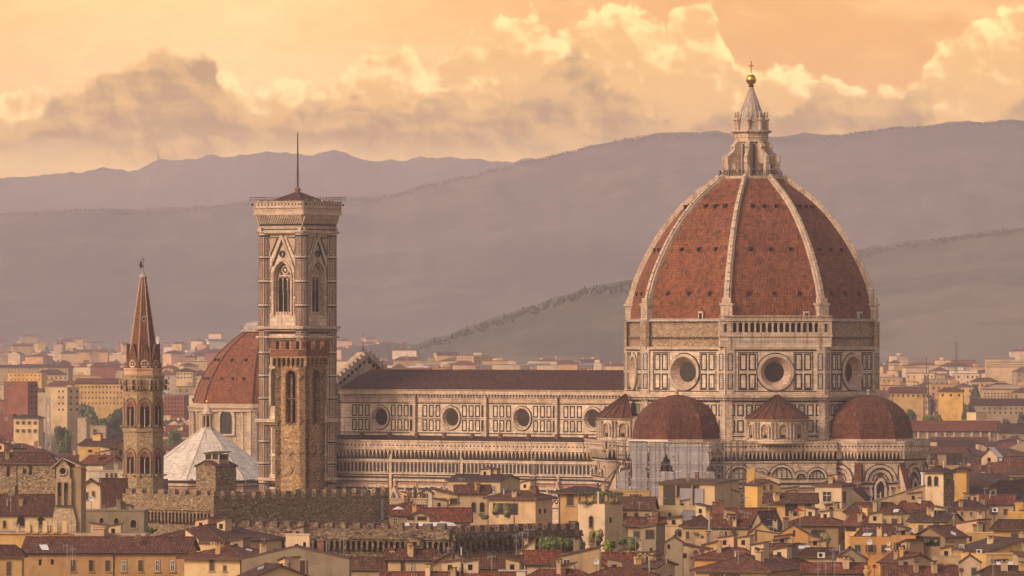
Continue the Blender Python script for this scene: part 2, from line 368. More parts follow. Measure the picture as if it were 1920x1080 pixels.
def mat_tiles(name, c1, c2, cw=0.42, ch=0.42, col_lines=True, grime=0.45, lichen=(0.22, 0.13, 0.08)):
    """clay pan tiles: columns running down the slope, every tile its own tone"""
    t, b = newmat(name); u = uvs(t)
    br = t.new('ShaderNodeTexBrick'); t.l.new(u, br.inputs['Vector']); br.offset = 0.0; br.inputs['Scale'].default_value = 1.0
    br.inputs['Brick Width'].default_value = cw; br.inputs['Row Height'].default_value = ch; br.inputs['Mortar Size'].default_value = 0.12 * cw; br.inputs['Mortar Smooth'].default_value = 0.6
    br.inputs['Color1'].default_value = tuple(c1) + (1,); br.inputs['Color2'].default_value = tuple(c2) + (1,); br.inputs['Mortar'].default_value = tuple(mul(c2, 0.3)) + (1,); br.inputs['Bias'].default_value = -0.1
    k, d = cell(t, u, 1.0 / (cw * 1.3))
    col = t.mix(t.rng(k, 0.80, 1.0, 0.0, 0.5), br.outputs[0], lichen)
    col = t.mix(t.rng(k, 0.24, 0.0, 0.0, 0.7), col, mul(c2, 0.35))
    g = t.noise(objc(t), 0.16, 6.0, 0.65); g2 = t.noise(uvs(t, 1.0, 0.14), 1.2, 4.0)
    col = t.mix(t.rng(g, 0.42, 0.72, 0.0, grime), col, mul(c2, 0.42)); col = t.mix(t.rng(g2, 0.55, 0.78, 0.0, grime), col, mul(c2, 0.35))
    oi = t.new('ShaderNodeObjectInfo'); col = t.mix(1.0, col, t.ramp(oi.outputs['Random'], [(0.0, (0.72, 0.78, 0.85)), (0.4, (0.95, 0.95, 0.95)), (0.8, (1.2, 1.05, 0.95)), (1.0, (1.35, 1.35, 1.3))]), 'MULTIPLY') if name.startswith('roof') else col
    t.l.new(col, b.inputs['Base Color']); b.inputs['Roughness'].default_value = 0.9
    sp = t.new('ShaderNodeSeparateXYZ'); t.l.new(u, sp.inputs[0])
    wv = t.m('SINE', t.m('MULTIPLY', sp.outputs[0], 2 * math.pi / cw))
    bump(t, b, t.m('ADD', wv, t.m('MULTIPLY', k, 0.8)), 0.8, 0.07)
def mat_plaster(name, c, stain=0.5):
    t, b = newmat(name); o = objc(t); g = t.noise(o, 0.16, 6.0, 0.62); f = t.noise(o, 1.1, 5.0, 0.7); st = t.noise(uvs(t, 0.8, 0.09), 1.0, 5.0, 0.62)
    col = t.ramp(g, [(0.28, (c[0] * 0.64, c[1] * 0.58, c[2] * 0.52)), (0.5, c), (0.75, (min(1, c[0] * 1.14), min(1, c[1] * 1.13), min(1, c[2] * 1.12)))])
    pa = t.noise(o, 0.45, 3.0, 0.5); col = t.mix(t.rng(pa, 0.60, 0.64, 0.0, 0.45), col, (c[0] * 0.62, c[1] * 0.66, c[2] * 0.75))
    oi = t.new('ShaderNodeObjectInfo'); col = t.mix(1.0, col, t.ramp(oi.outputs['Random'], [(0.0, (0.80, 0.78, 0.80)), (0.5, (1.0, 0.98, 0.92)), (1.0, (1.12, 1.08, 1.0))]), 'MULTIPLY')
    col = t.mix(t.rng(st, 0.53, 0.78, 0.0, stain), col, (c[0] * 0.36, c[1] * 0.35, c[2] * 0.36)); col = t.mix(t.rng(f, 0.55, 0.76, 0.0, 0.55), col, mul(c, 0.5))
    t.l.new(col, b.inputs['Base Color']); b.inputs['Roughness'].default_value = 0.9; bump(t, b, f, 0.3, 0.02)
mat_marble('marble', (0.56, 0.43, 0.33), 0.8); mat_marble('marble_pale', (0.62, 0.49, 0.38), 0.7, False); mat_marble('marble_grey', (0.42, 0.36, 0.33), 0.8)
mat_marble('marble_pink', (0.38, 0.20, 0.14), 0.4); mat_marble('marble_rose', (0.50, 0.36, 0.27), 0.5)
mat_plain('marble_green', (0.014, 0.013, 0.011), 0.7, 0, 0.35, 1.0)
mat_marble('roof_marble', (0.66, 0.58, 0.51), 0.8)
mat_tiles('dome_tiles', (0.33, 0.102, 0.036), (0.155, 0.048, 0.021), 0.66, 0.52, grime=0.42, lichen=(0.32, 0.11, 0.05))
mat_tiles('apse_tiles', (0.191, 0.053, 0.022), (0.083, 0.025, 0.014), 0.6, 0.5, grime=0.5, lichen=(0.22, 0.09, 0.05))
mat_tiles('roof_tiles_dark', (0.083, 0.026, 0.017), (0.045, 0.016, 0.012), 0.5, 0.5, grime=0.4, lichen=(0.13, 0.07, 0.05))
mat_tiles('roof_tiles', (0.176, 0.054, 0.024), (0.063, 0.023, 0.015), 0.36, 0.48)
mat_tiles('roof_tiles_red', (0.228, 0.058, 0.024), (0.088, 0.025, 0.015), 0.36, 0.48, grime=0.3)
mat_tiles('roof_tiles_brown', (0.132, 0.054, 0.027), (0.057, 0.025, 0.015), 0.36, 0.48, grime=0.5, lichen=(0.2, 0.14, 0.09))
mat_tiles('spire_brick', (0.27, 0.105, 0.055), (0.18, 0.072, 0.042), 0.5, 0.3, grime=0.45)
mat_stone('stone', (0.215, 0.148, 0.085), 0.38, 0.7, (0.15, 0.10, 0.06)); mat_stone('stone_dark', (0.145, 0.100, 0.062), 0.45, 0.9, (0.10, 0.07, 0.045)); mat_stone('stone_tower', (0.31, 0.195, 0.10), 0.42, 0.5, (0.20, 0.13, 0.075))
mat_stone('stone_light', (0.31, 0.215, 0.125), 0.45, 0.35, (0.3, 0.2, 0.12)); mat_stone('masonry', (0.30, 0.205, 0.13), 0.5, 0.4, (0.20, 0.13, 0.085))
mat_tiles('roof_tiles_rust', (0.30, 0.075, 0.036), (0.15, 0.04, 0.022), 0.36, 0.48, grime=0.2)
mat_stone('brick', (0.19, 0.080, 0.046), 0.3, 0.35, (0.18, 0.075, 0.045)); mat_stone('sandstone', (0.40, 0.29, 0.19), 0.5, 0.3, (0.3, 0.21, 0.14))
PL = dict(cream=(0.66, 0.50, 0.31), cream_pale=(0.66, 0.52, 0.38), yellow=(0.64, 0.43, 0.18), ochre=(0.58, 0.36, 0.16), orange=(0.58, 0.31, 0.11), pink=(0.66, 0.44, 0.31), grey=(0.33, 0.27, 0.20),
          beige=(0.45, 0.33, 0.21), white=(0.68, 0.60, 0.52), brownish=(0.33, 0.23, 0.14), bright_yellow=(0.70, 0.44, 0.13), dull_red=(0.27, 0.10, 0.065), stone_beige=(0.42, 0.31, 0.2))
for _k, _c in PL.items(): mat_plaster(_k, (_c[0] * 0.82, _c[1] * 0.78, _c[2] * 0.72), 0.65 if _k in ('grey', 'beige') else 0.42)
mat_plain('glass', (0.016, 0.014, 0.014), 0.35, 0, 0.5, 0.8); mat_plain('opening', (0.008, 0.006, 0.005), 1.0, 0, 0.4, 1.0)
mat_plain('shutter_brown', (0.075, 0.042, 0.028), 0.7); mat_plain('shutter_green', (0.022, 0.048, 0.036), 0.6); mat_plain('wood', (0.10, 0.055, 0.032), 0.8)
mat_plain('iron', (0.035, 0.028, 0.025), 0.6); mat_plain('lead', (0.16, 0.15, 0.15), 0.6, 0.0, 0.4, 0.5); mat_plain('white_frame', (0.60, 0.54, 0.46), 0.6)
mat_plain('metal_grey', (0.36, 0.35, 0.34), 0.4, 0.3); mat_plain('dish_white', (0.66, 0.61, 0.55), 0.5); mat_plain('dish_red', (0.17, 0.05, 0.04), 0.6)
mat_plain('gold', (0.75, 0.40, 0.06), 0.28, 1.0, 0.1, 1.0); mat_plain('bronze', (0.07, 0.065, 0.045), 0.5, 0.5)
mat_plain('net', (0.27, 0.25, 0.26), 0.9, 0, 0.12, 0.25); mat_plain('net_grey', (0.22, 0.20, 0.20), 0.9, 0, 0.18, 0.4); mat_plain('steel', (0.075, 0.065, 0.06), 0.6)
mat_plain('asphalt', (0.055, 0.05, 0.046), 0.9); mat_plain('bark', (0.07, 0.05, 0.035), 0.95)
mat_plain('awning', (0.62, 0.60, 0.58), 0.6, 0, 0.2, 2.0); mat_plain('red_cloth', (0.32, 0.02, 0.03), 0.7); mat_plain('clay_pot', (0.38, 0.15, 0.08), 0.8)
def mat_leaf(name, c):
    t, b = newmat(name); k, d = cell(t, objc(t), 0.9); g = t.noise(objc(t), 0.5, 4.0)
    col = t.ramp(t.m('ADD', t.m('MULTIPLY', k, 0.6), t.m('MULTIPLY', g, 0.5)), [(0.15, mul(c, 0.45)), (0.5, c), (0.9, (c[0] * 1.9, c[1] * 1.7, c[2] * 1.3))])
    t.l.new(col, b.inputs['Base Color']); b.inputs['Roughness'].default_value = 0.8
mat_leaf('leaf', (0.085, 0.115, 0.034)); mat_leaf('leaf_dark', (0.040, 0.058, 0.032)); mat_leaf('leaf_bright', (0.17, 0.20, 0.035)); mat_leaf('leaf_dry', (0.22, 0.19, 0.085))
for _n, _c in dict(skin=(0.45, 0.25, 0.17), cloth_navy=(0.03, 0.035, 0.06), cloth_red=(0.28, 0.04, 0.03), cloth_white=(0.6, 0.56, 0.5), cloth_black=(0.02, 0.018, 0.018), cloth_green=(0.06, 0.09, 0.05), cloth_grey=(0.18, 0.17, 0.16), hair=(0.04, 0.025, 0.015)).items(): mat_plain(_n, _c, 0.8)
def mat_hill(name, c1, c2, c3):
    t, b = newmat(name); o = objc(t)
    f = t.noise(o, 0.0016, 8.0, 0.62); k = t.noise(o, 0.02, 6.0, 0.7); v, d = cell(t, o, 0.006)
    col = t.ramp(t.m('ADD', t.m('MULTIPLY', f, 0.6), t.m('MULTIPLY', k, 0.4)), [(0.36, c1), (0.5, c2), (0.64, c3)])
    col = t.mix(t.rng(v, 0.72, 0.95, 0.0, 0.55), col, c3)
    t.l.new(col, b.inputs['Base Color']); b.inputs['Roughness'].default_value = 0.95
mat_hill('hill_wood', (0.05, 0.045, 0.04), (0.085, 0.075, 0.06), (0.15, 0.125, 0.09)); mat_hill('hill_near', (0.045, 0.042, 0.032), (0.09, 0.076, 0.052), (0.19, 0.145, 0.09))
def mat_ground():
    t, b = newmat('city_ground'); o = objc(t); v, d = cell(t, o, 0.02); k = t.noise(o, 0.004, 6.0)
    col = t.ramp(v, [(0.0, (0.05, 0.06, 0.03)), (0.4, (0.13, 0.10, 0.075)), (0.8, (0.22, 0.15, 0.11))])
    t.l.new(t.mix(t.rng(k, 0.5, 0.65), col, (0.06, 0.065, 0.035)), b.inputs['Base Color']); b.inputs['Roughness'].default_value = 0.95
mat_ground()
# ================================================================ the cathedral
CH_ROT = 35.7
E2 = Vector((math.cos(R(CH_ROT)), -math.sin(R(CH_ROT)), 0)); S2 = Vector((-math.sin(R(CH_ROT)), -math.cos(R(CH_ROT)), 0))
CC = Vector((56.06, 1450.0, 0))
def chp(e, s, z=0.0): return CC + E2 * e + S2 * s + Vector((0, 0, z))
def chn(k):      # outward normal of octagon side k: 0 = south, counted towards the east
    a = R(45 * k); return S2 * math.cos(a) + E2 * math.sin(a)
def side_frame(k, ap, c=None):
    n = chn(k); o = (CC if c is None else c) + n * ap; return FR((o.x, o.y, 0), (n.x, n.y))
T22 = math.tan(R(22.5)); C22 = math.cos(R(22.5))
A0 = math.degrees(math.atan2(chn(0).y, chn(0).x)) - 22.5     # start angle of octagonal lathes
cath = empty('cathedral', CC, 'huge cathedral with ribbed red-tiled dome, white lantern and striped marble nave', 'cathedral')
def panel(m, F, a0, a1, b0, b1, t=0.3, mat='marble_green', h=0.06, fill=None):
    m.frame_rect(F, a0, a1, b0, b1, t, -0.02, h, mat)
    if fill: m.box(F, a0 + t, a1 - t, b0 + t, b1 - t, -0.02, h * 0.5, fill)
def oct_body(m, ap0, z0, ap1, z1, mat, cx=CC.x, cy=CC.y, **kw): m.lathe(cx, cy, [(ap0 / C22, z0), (ap1 / C22, z1)], 8, mat, A0, A0 + 360, **kw)
DAP = 27.9
DOME = [(57.2, 29.2), (59.4, 29.05), (62.4, 28.4), (65.4, 27.5), (68.4, 26.3), (71.4, 24.8), (74.4, 23.15), (77.4, 21.2), (80.4, 18.9), (83.4, 16.2), (86.0, 13.2), (88.25, 10.1), (90.2, 7.4)]
def dome_r(z):
    for (z0, r0), (z1, r1) in zip(DOME, DOME[1:]):
        if z0 <= z <= z1: return r0 + (r1 - r0) * (z - z0) / (z1 - z0)
    return DOME[0][1] if z < DOME[0][0] else DOME[-1][1]
def build_dome():
    m = MB(); fine = []
    for i in range(60): z = 57.2 + (90.2 - 57.2) * i / 59; fine.append((dome_r(z), z))
    m.lathe(CC.x, CC.y, fine, 8, 'dome_tiles', A0, A0 + 360)
    dome = m.build('dome', cath)
    for k in range(8):                      # white ribs on the corners
        ang = math.atan2(chn(k).y, chn(k).x) + R(22.5); rd = Vector((math.cos(ang), math.sin(ang), 0)); tg = Vector((-rd.y, rd.x, 0)); m = MB()
        N = 34; P = []
        for i in range(N):
            z = 57.6 + (90.4 - 57.6) * i / (N - 1); r = dome_r(z); w = 0.88 - 0.36 * i / (N - 1); P.append((r, z, w))
        for i in range(N - 1):
            (r0, z0, w0), (r1, z1, w1) = P[i], P[i + 1]; dr, dz = r1 - r0, z1 - z0; L = math.hypot(dr, dz); nx, nz = dz / L, -dr / L
            def pt(r, z, w, h, sgn): return CC + rd * (r + nx * h) + tg * (w * sgn) + Vector((0, 0, z + nz * h))
            for (ha, hb, wa) in ((-0.9, 0.55, 1.0), (0.55, 1.0, 0.55)):
                q = [pt(r0, z0, w0 * wa, ha, -1), pt(r0, z0, w0 * wa, ha, 1), pt(r0, z0, w0 * wa, hb, 1), pt(r0, z0, w0 * wa, hb, -1)]
                s = [pt(r1, z1, w1 * wa, ha, -1), pt(r1, z1, w1 * wa, ha, 1), pt(r1, z1, w1 * wa, hb, 1), pt(r1, z1, w1 * wa, hb, -1)]
                m.face([q[3], q[2], s[2], s[3]], 'marble'); m.face([q[2], q[1], s[1], s[2]], 'marble'); m.face([q[0], q[3], s[3], s[0]], 'marble')
            if i % 2 == 0 and i > 2:        # cleats up the rib
                c = pt(r0, z0, 0, 1.05, 0); m.tube(c - tg * 0.28, c + tg * 0.28, 0.22, 'marble_grey', 4)
        F = FR(CC + rd * (29.2), (rd.x, rd.y))
        m.box(F, -1.35, 1.35, 57.0, 60.3, -1.6, 0.75, 'marble'); m.box(F, -1.6, 1.6, 60.3, 60.8, -1.6, 1.0, 'marble'); m.box(F, -1.0, 1.0, 60.8, 62.0, -1.6, 0.7, 'marble')
        m.build('rib', cath)
    first = None
    for k in range(8):                      # three rows of small hooded openings
        for zz, sp in ((62.6, 5.9), (72.9, 4.7), (83.0, 2.75)):
            for j in (-1, 0, 1):
                r = dome_r(zz) * C22; r2 = dome_r(zz + 1.0) * C22; F = side_frame(k, r); a = j * sp; P = F.p; v = MB()
                v.box(F, a - 0.34, a + 0.34, zz + 0.0, zz + 0.7, -0.8, 0.22, 'opening'); v.box(F, a - 0.48, a + 0.48, zz + 0.7, zz + 0.95, -1.0, 0.4, 'apse_tiles')
                v.build('dormer', dome)
    # small white window houses standing at the foot of the dome
    for k, a in ((0, 4.2), (1, 7.4), (2, 4.5)):
        F = side_frame(k, DOME[0][1] * C22); v = MB(); v.box(F, a - 0.7, a + 0.7, 56.9, 58.9, -0.6, 0.6, 'marble'); v.box(F, a - 0.38, a + 0.38, 57.0, 58.5, 0.5, 0.64, 'opening'); v.build('dormer', dome)
build_dome()
def build_drum():
    m = MB()
    oct_body(m, DAP - 0.9, 49.0, DAP - 0.9, 57.3, 'masonry', cap=False)
    oct_body(m, DAP - 0.2, 56.6, DAP - 0.2, 57.2, 'marble_grey'); oct_body(m, DAP - 0.55, 53.0, DAP - 0.55, 53.25, 'masonry')
    m.build('masonry_band', cath)
    m = MB(); w = DAP * T22
    for k in range(8):                      # corbels and corner piers of the unfinished band
        F = side_frame(k, DAP - 0.9)
        for i in range(-15, 16): m.box(F, i * 0.72 - 0.16, i * 0.72 + 0.16, 52.55, 53.05, -0.1, 0.42, 'stone_dark')
        for sg in (-1, 1): m.box(F, sg * w - 1.15, sg * w + 1.15, 50.1, 56.6, -0.3, 0.5, 'masonry')
    m.build('corbel', cath)
    m = MB(); g = MB()
    for k in range(8):
        F = side_frame(k, DAP)
        # oculus storey
        m.box(F, -w, -4.4, 39.6, 50.2, -0.5, 0, 'marble_pale'); m.box(F, 4.4, w, 39.6, 50.2, -0.5, 0, 'marble_pale'); m.holed(F, -4.4, 4.4, 39.6, 50.2, 0, 44.9, 3.9, 0.0, 'marble_pale')
        m.box(F, -w, w, 50.2, 50.75, -0.9, 0.35, 'marble'); m.box(F, -w, w, 39.75, 40.35, -0.2, 0.22, 'marble')
        g.box(F, -w, w, 49.75, 50.0, -0.1, 0.07, 'marble_green'); g.box(F, -w, w, 40.38, 40.6, -0.1, 0.07, 'marble_green')
        for sg in (-1, 1):
            m.box(F, sg * w - 1.9 if sg > 0 else -w, sg * w if sg > 0 else -w + 1.9, 39.6, 50.2, -0.1, 0.35, 'marble')
            c = sg * (w - 1.0)
            for b0, b1 in ((41.0, 44.6), (45.3, 49.2)):
                panel(g, FR(F.o + F.n * 0.35, (F.n.x, F.n.y)), c - 0.72, c + 0.5, b0, b1, 0.2, fill='marble_grey')
                for a in (5.35, 7.45):
                    panel(g, F, sg * a - 0.85 + 0.1 * sg, sg * a + 0.85 + 0.1 * sg, b0, b1, 0.33)
            panel(g, F, sg * 6.5 - 2.25, sg * 6.5 + 2.35, 40.75, 49.5, 0.2)
        m.ring(F, 0, 44.9, 3.55, 4.25, -0.1, 0.45, 'marble', n=40); g.ring(F, 0, 44.9, 4.25, 4.5, -0.1, 0.09, 'marble_green', n=40)
        m.ring(F, 0, 44.9, 2.25, 3.56, -1.0, 0.40, 'marble_rose', n=40, hin=-1.5)
        # heavy cornice
        m.box(F, -w - 0.5, w + 0.5, 39.1, 39.75, -1, 1.25, 'marble'); m.box(F, -w - 0.3, w + 0.3, 38.6, 39.1, -1, 0.75, 'marble_grey')
        for i in range(-14, 15): m.box(F, i * 0.82 - 0.18, i * 0.82 + 0.18, 38.45, 38.62, -0.1, 0.95, 'marble_grey')
        # lower storey
        m.box(F, -w, w, 18.0, 38.6, -0.6, 0, 'marble_pale')
        for b in (38.0, 30.0, 28.9, 27.5, 26.0): g.box(F, -w, w, b, b + 0.3, -0.1, 0.06, 'marble_green')
        for b0, b1 in ((31.0, 33.9), (34.8, 37.5)):
            for a in [i * 2.05 for i in range(-5, 6)]: panel(g, F, a - 0.78, a + 0.78, b0, b1, 0.3, fill='marble_grey' if int(abs(a)) % 3 == 0 else None)
        for sg in (-1, 1): m.box(F, sg * w - 1.4 if sg > 0 else -w, sg * w if sg > 0 else -w + 1.4, 18, 38.4, -0.1, 0.3, 'marble')
    m.build('drum', cath); g.build('marble_inlay', cath)
    for k in range(8):
        F = side_frame(k, DAP); v = MB(); v.disc(F, 0, 44.9, 2.4, -1.45, 'glass')
        for a in (-1.4, -0.7, 0, 0.7, 1.4):
            v.box(F, a - 0.04, a + 0.04, 44.9 - math.sqrt(5.3 - a * a), 44.9 + math.sqrt(5.3 - a * a), -1.45, -1.39, 'iron'); v.box(F, -math.sqrt(5.3 - a * a), math.sqrt(5.3 - a * a), 44.9 + a - 0.04, 44.9 + a + 0.04, -1.45, -1.40, 'iron')
        v.build('round_window', cath)
    # the finished gallery on the south-east side
    F = side_frame(1, DAP - 0.9); m = MB()
    m.box(F, -13.1, 13.1, 50.75, 53.1, -0.2, 1.2, 'marble_pale'); m.box(F, -13.3, 13.3, 53.1, 53.5, -0.2, 1.55, 'marble')
    for i in range(-18, 19): m.ring(F, i * 0.7, 51.9, 0.2, 0.32, 0.9, 1.26, 'marble_grey', n=8)
    m.box(F, -13.1, 13.1, 53.5, 54.1, 0.2, 1.35, 'marble'); m.box(F, -13.3, 13.3, 56.7, 57.15, -0.2, 1.6, 'marble')
    for i in range(-40, 41): m.box(F, i * 0.33 - 0.06, i * 0.33 + 0.06, 57.15, 57.75, 1.2, 1.35, 'marble')
    m.box(F, -13.2, 13.2, 57.75, 57.95, 1.05, 1.5, 'marble')
    xs = [-12.4, -11.2, -8.9] + [-8.9 + 1.37 * i for i in range(1, 13)] + [8.9, 11.2, 12.4]
    xs = [-9.6 + 1.37 * i for i in range(15)]
    cols = [x - 0.685 for x in xs] + [xs[-1] + 0.685]
    for x in cols: m.box(F, x - 0.16, x + 0.16, 54.1, 56.7, 0.85, 1.32, 'marble')
    for x in xs:
        m.archband(F, x, 54.1, 0.95, 2.2, 0.3, 'marble', 0.8, 1.3); m.box(F, x - 0.685, x + 0.685, 56.35, 56.7, 0.8, 1.3, 'marble')
    m.box(F, -10.4, 10.4, 54.1, 56.7, -0.2, 0.1, 'opening')
    for a in (-11.8, 11.8):
        m.box(F, a - 1.35, a - 0.42, 53.5, 56.7, -0.2, 1.4, 'marble'); m.box(F, a + 0.42, a + 1.35, 53.5, 56.7, -0.2, 1.4, 'marble'); m.box(F, a - 0.42, a + 0.42, 54.1, 56.0, -0.2, 0.4, 'opening'); m.box(F, a - 0.42, a + 0.42, 56.0, 56.7, -0.2, 1.4, 'marble')
    m.build('gallery', cath)
build_drum()
def build_lantern():
    m = MB(); x, y = CC.x, CC.y
    m.lathe(x, y, [(7.6, 89.6), (7.9, 90.2), (7.9, 90.6), (7.2, 90.6)], 8, 'marble', A0, A0 + 360)
    m.lathe(x, y, [(3.35, 90.6), (3.35, 98.7)], 8, 'marble_grey', A0, A0 + 360)
    m.lathe(x, y, [(3.95, 98.7), (3.95, 99.5), (4.1, 99.7), (4.1, 100.6), (4.95, 101.0), (4.95, 101.35), (3.9, 101.5)], 8, 'marble', A0, A0 + 360)
    for k in range(8):
        ang = math.atan2(chn(k).y, chn(k).x) + R(22.5); rd = Vector((math.cos(ang), math.sin(ang), 0)); tg = Vector((-rd.y, rd.x, 0))
        # buttress with an arched passage and a scroll
        G = FR((CC + rd * 0 - tg * 0.0).to_tuple(), (-tg.x, -tg.y)); sgn = 1 if G.u.dot(rd) > 0 else -1
        def pl(pts): return [(sgn * a, b) for a, b in (pts if sgn > 0 else pts[::-1])]
        m.prism(G, pl([(3.0, 90.6), (4.1, 90.6), (4.1, 99.0), (3.0, 99.0)]), -0.5, 0.5, 'marble')
        m.prism(G, pl([(5.7, 90.6), (6.75, 90.6), (6.75, 95.0), (5.7, 95.0)]), -0.45, 0.45, 'marble')
        m.prism(G, pl([(3.9, 93.6), (6.9, 93.6), (6.95, 95.2), (6.3, 95.6), (5.3, 96.3), (4.7, 97.3), (4.5, 98.5), (3.9, 98.6)]), -0.4, 0.4, 'marble')
        H = FR((CC + rd * 4.3).to_tuple(), (rd.x, rd.y)); m.tube(CC + rd * 4.6 - tg * 0.55 + Vector((0, 0, 97.7)), CC + rd * 4.6 + tg * 0.55 + Vector((0, 0, 97.7)), 0.55, 'marble', 10)
        # turret above the cornice
        c = CC + rd * 3.75; m.lathe(c.x, c.y, [(0.42, 101.4), (0.42, 103.6), (0.62, 103.8), (0.62, 104.0), (0.3, 104.2), (0.18, 104.5), (0.34, 104.9), (0.12, 105.2), (0.26, 105.55), (0.0, 105.9)], 8, 'marble')
        F = side_frame(k, 3.35 * C22); m.arched(F, 0, 91.2, 0.75, 7.0, 'glass', 0.03); m.archband(F, 0, 91.2, 0.75, 7.0, 0.22, 'marble', -0.1, 0.15)
        F = side_frame(k, 3.3); m.box(F, -1.5, 1.5, 101.4, 103.4, -0.2, 0.0, 'marble_grey'); m.arched(F, 0, 101.5, 1.2, 1.6, 'marble_rose', 0.03); m.prism(F, [(-1.0, 103.4), (1.0, 103.4), (0, 104.3)], -0.1, 0.1, 'marble')
    m.lathe(x, y, [(3.5, 101.4), (3.3, 103.4), (2.85, 104.6), (0.42, 111.6)], 16, 'marble_grey')
    for i in range(16):
        a = 2 * math.pi * i / 16; m.tube((x + 2.85 * math.cos(a), y + 2.85 * math.sin(a), 104.6), (x + 0.42 * math.cos(a), y + 0.42 * math.sin(a), 111.6), 0.13, 'marble', 5, 0.06)
    m.lathe(x, y, [(0.45, 111.5), (0.65, 111.8), (0.65, 112.0), (0.35, 112.2)], 12, 'bronze')
    lan = m.build('lantern', cath)
    m = MB(); n = 24
    for i in range(48):
        a = 2 * math.pi * i / 48; p = Vector((x + 7.3 * math.cos(a), y + 7.3 * math.sin(a), 90.6)); m.tube(p, p + Vector((0, 0, 1.25)), 0.045, 'iron', 4)
        b = 2 * math.pi * (i + 1) / 48; q = Vector((x + 7.3 * math.cos(b), y + 7.3 * math.sin(b), 90.6))
        for h in (0.65, 1.25): m.tube(p + Vector((0, 0, h)), q + Vector((0, 0, h)), 0.04, 'iron', 4)
    m.build('railing', lan)
    m = MB(); m.ball((x, y, 113.35), 1.22, 'gold', 24, 16); m.lathe(x, y, [(0.35, 112.1), (0.3, 112.3)], 10, 'gold'); m.build('golden_ball', lan)
    m = MB(); m.lathe(x, y, [(0.25, 114.4), (0.16, 114.8), (0.12, 115.4)], 8, 'gold'); F = FR((x, y, 0), (0.16, -1)); m.box(F, -0.13, 0.13, 115.2, 117.7, -0.1, 0.1, 'gold', back=True); m.box(F, -0.62, 0.62, 116.45, 116.72, -0.12, 0.12, 'gold', back=True); m.build('cross', lan)
build_lantern()
# parapet with pierced holes over a row of pointed consoles
def parapet(m, F, a0, a1, zt, mat='marble', step=1.15, proj=0.9):
    m.box(F, a0, a1, zt - 0.35, zt, 0.25, proj + 0.12, mat); m.box(F, a0, a1, zt - 2.0, zt - 0.35, 0.4, proj - 0.05, mat); m.box(F, a0, a1, zt - 2.3, zt - 2.0, 0.0, proj + 0.1, mat)
    m.box(F, a0, a1, zt - 4.6, zt - 2.3, 0.0, 0.06, 'marble_green'); m.box(F, a0, a1, zt - 4.9, zt - 4.55, 0.0, 0.3, mat)
    n = max(1, int(round((a1 - a0) / step))); st = (a1 - a0) / n
    for i in range(n):
        c = a0 + st * (i + 0.5); m.disc(F, c, zt - 1.2, 0.22, proj - 0.03, 'opening', 8)
        e = a0 + st * i
        m.prism(F, [(e - 0.2, zt - 2.9), (e, zt - 4.1), (e + 0.2, zt - 2.9), (e + 0.45, zt - 2.3), (e - 0.45, zt - 2.3)][::1], 0.0, proj - 0.1, mat)
def stripes(m, F, a0, a1, z0, z1, seed=0):
    rr = random.Random(seed); z = z1
    seq = ['marble_green', 'marble', 'marble_green', 'marble_pink', 'marble', 'marble_green', 'marble', 'marble_pink', 'marble_green', 'marble']
    hs = [0.45, 0.6, 0.25, 0.55, 0.7, 0.45, 0.65, 0.5, 0.3, 0.6]; i = 0
    while z > z0:
        h = hs[i % 10] * 1.05
        if seq[i % 10] != 'marble': m.box(F, a0, a1, max(z0, z - h), z, -0.02, 0.06, seq[i % 10])
        z -= h; i += 1
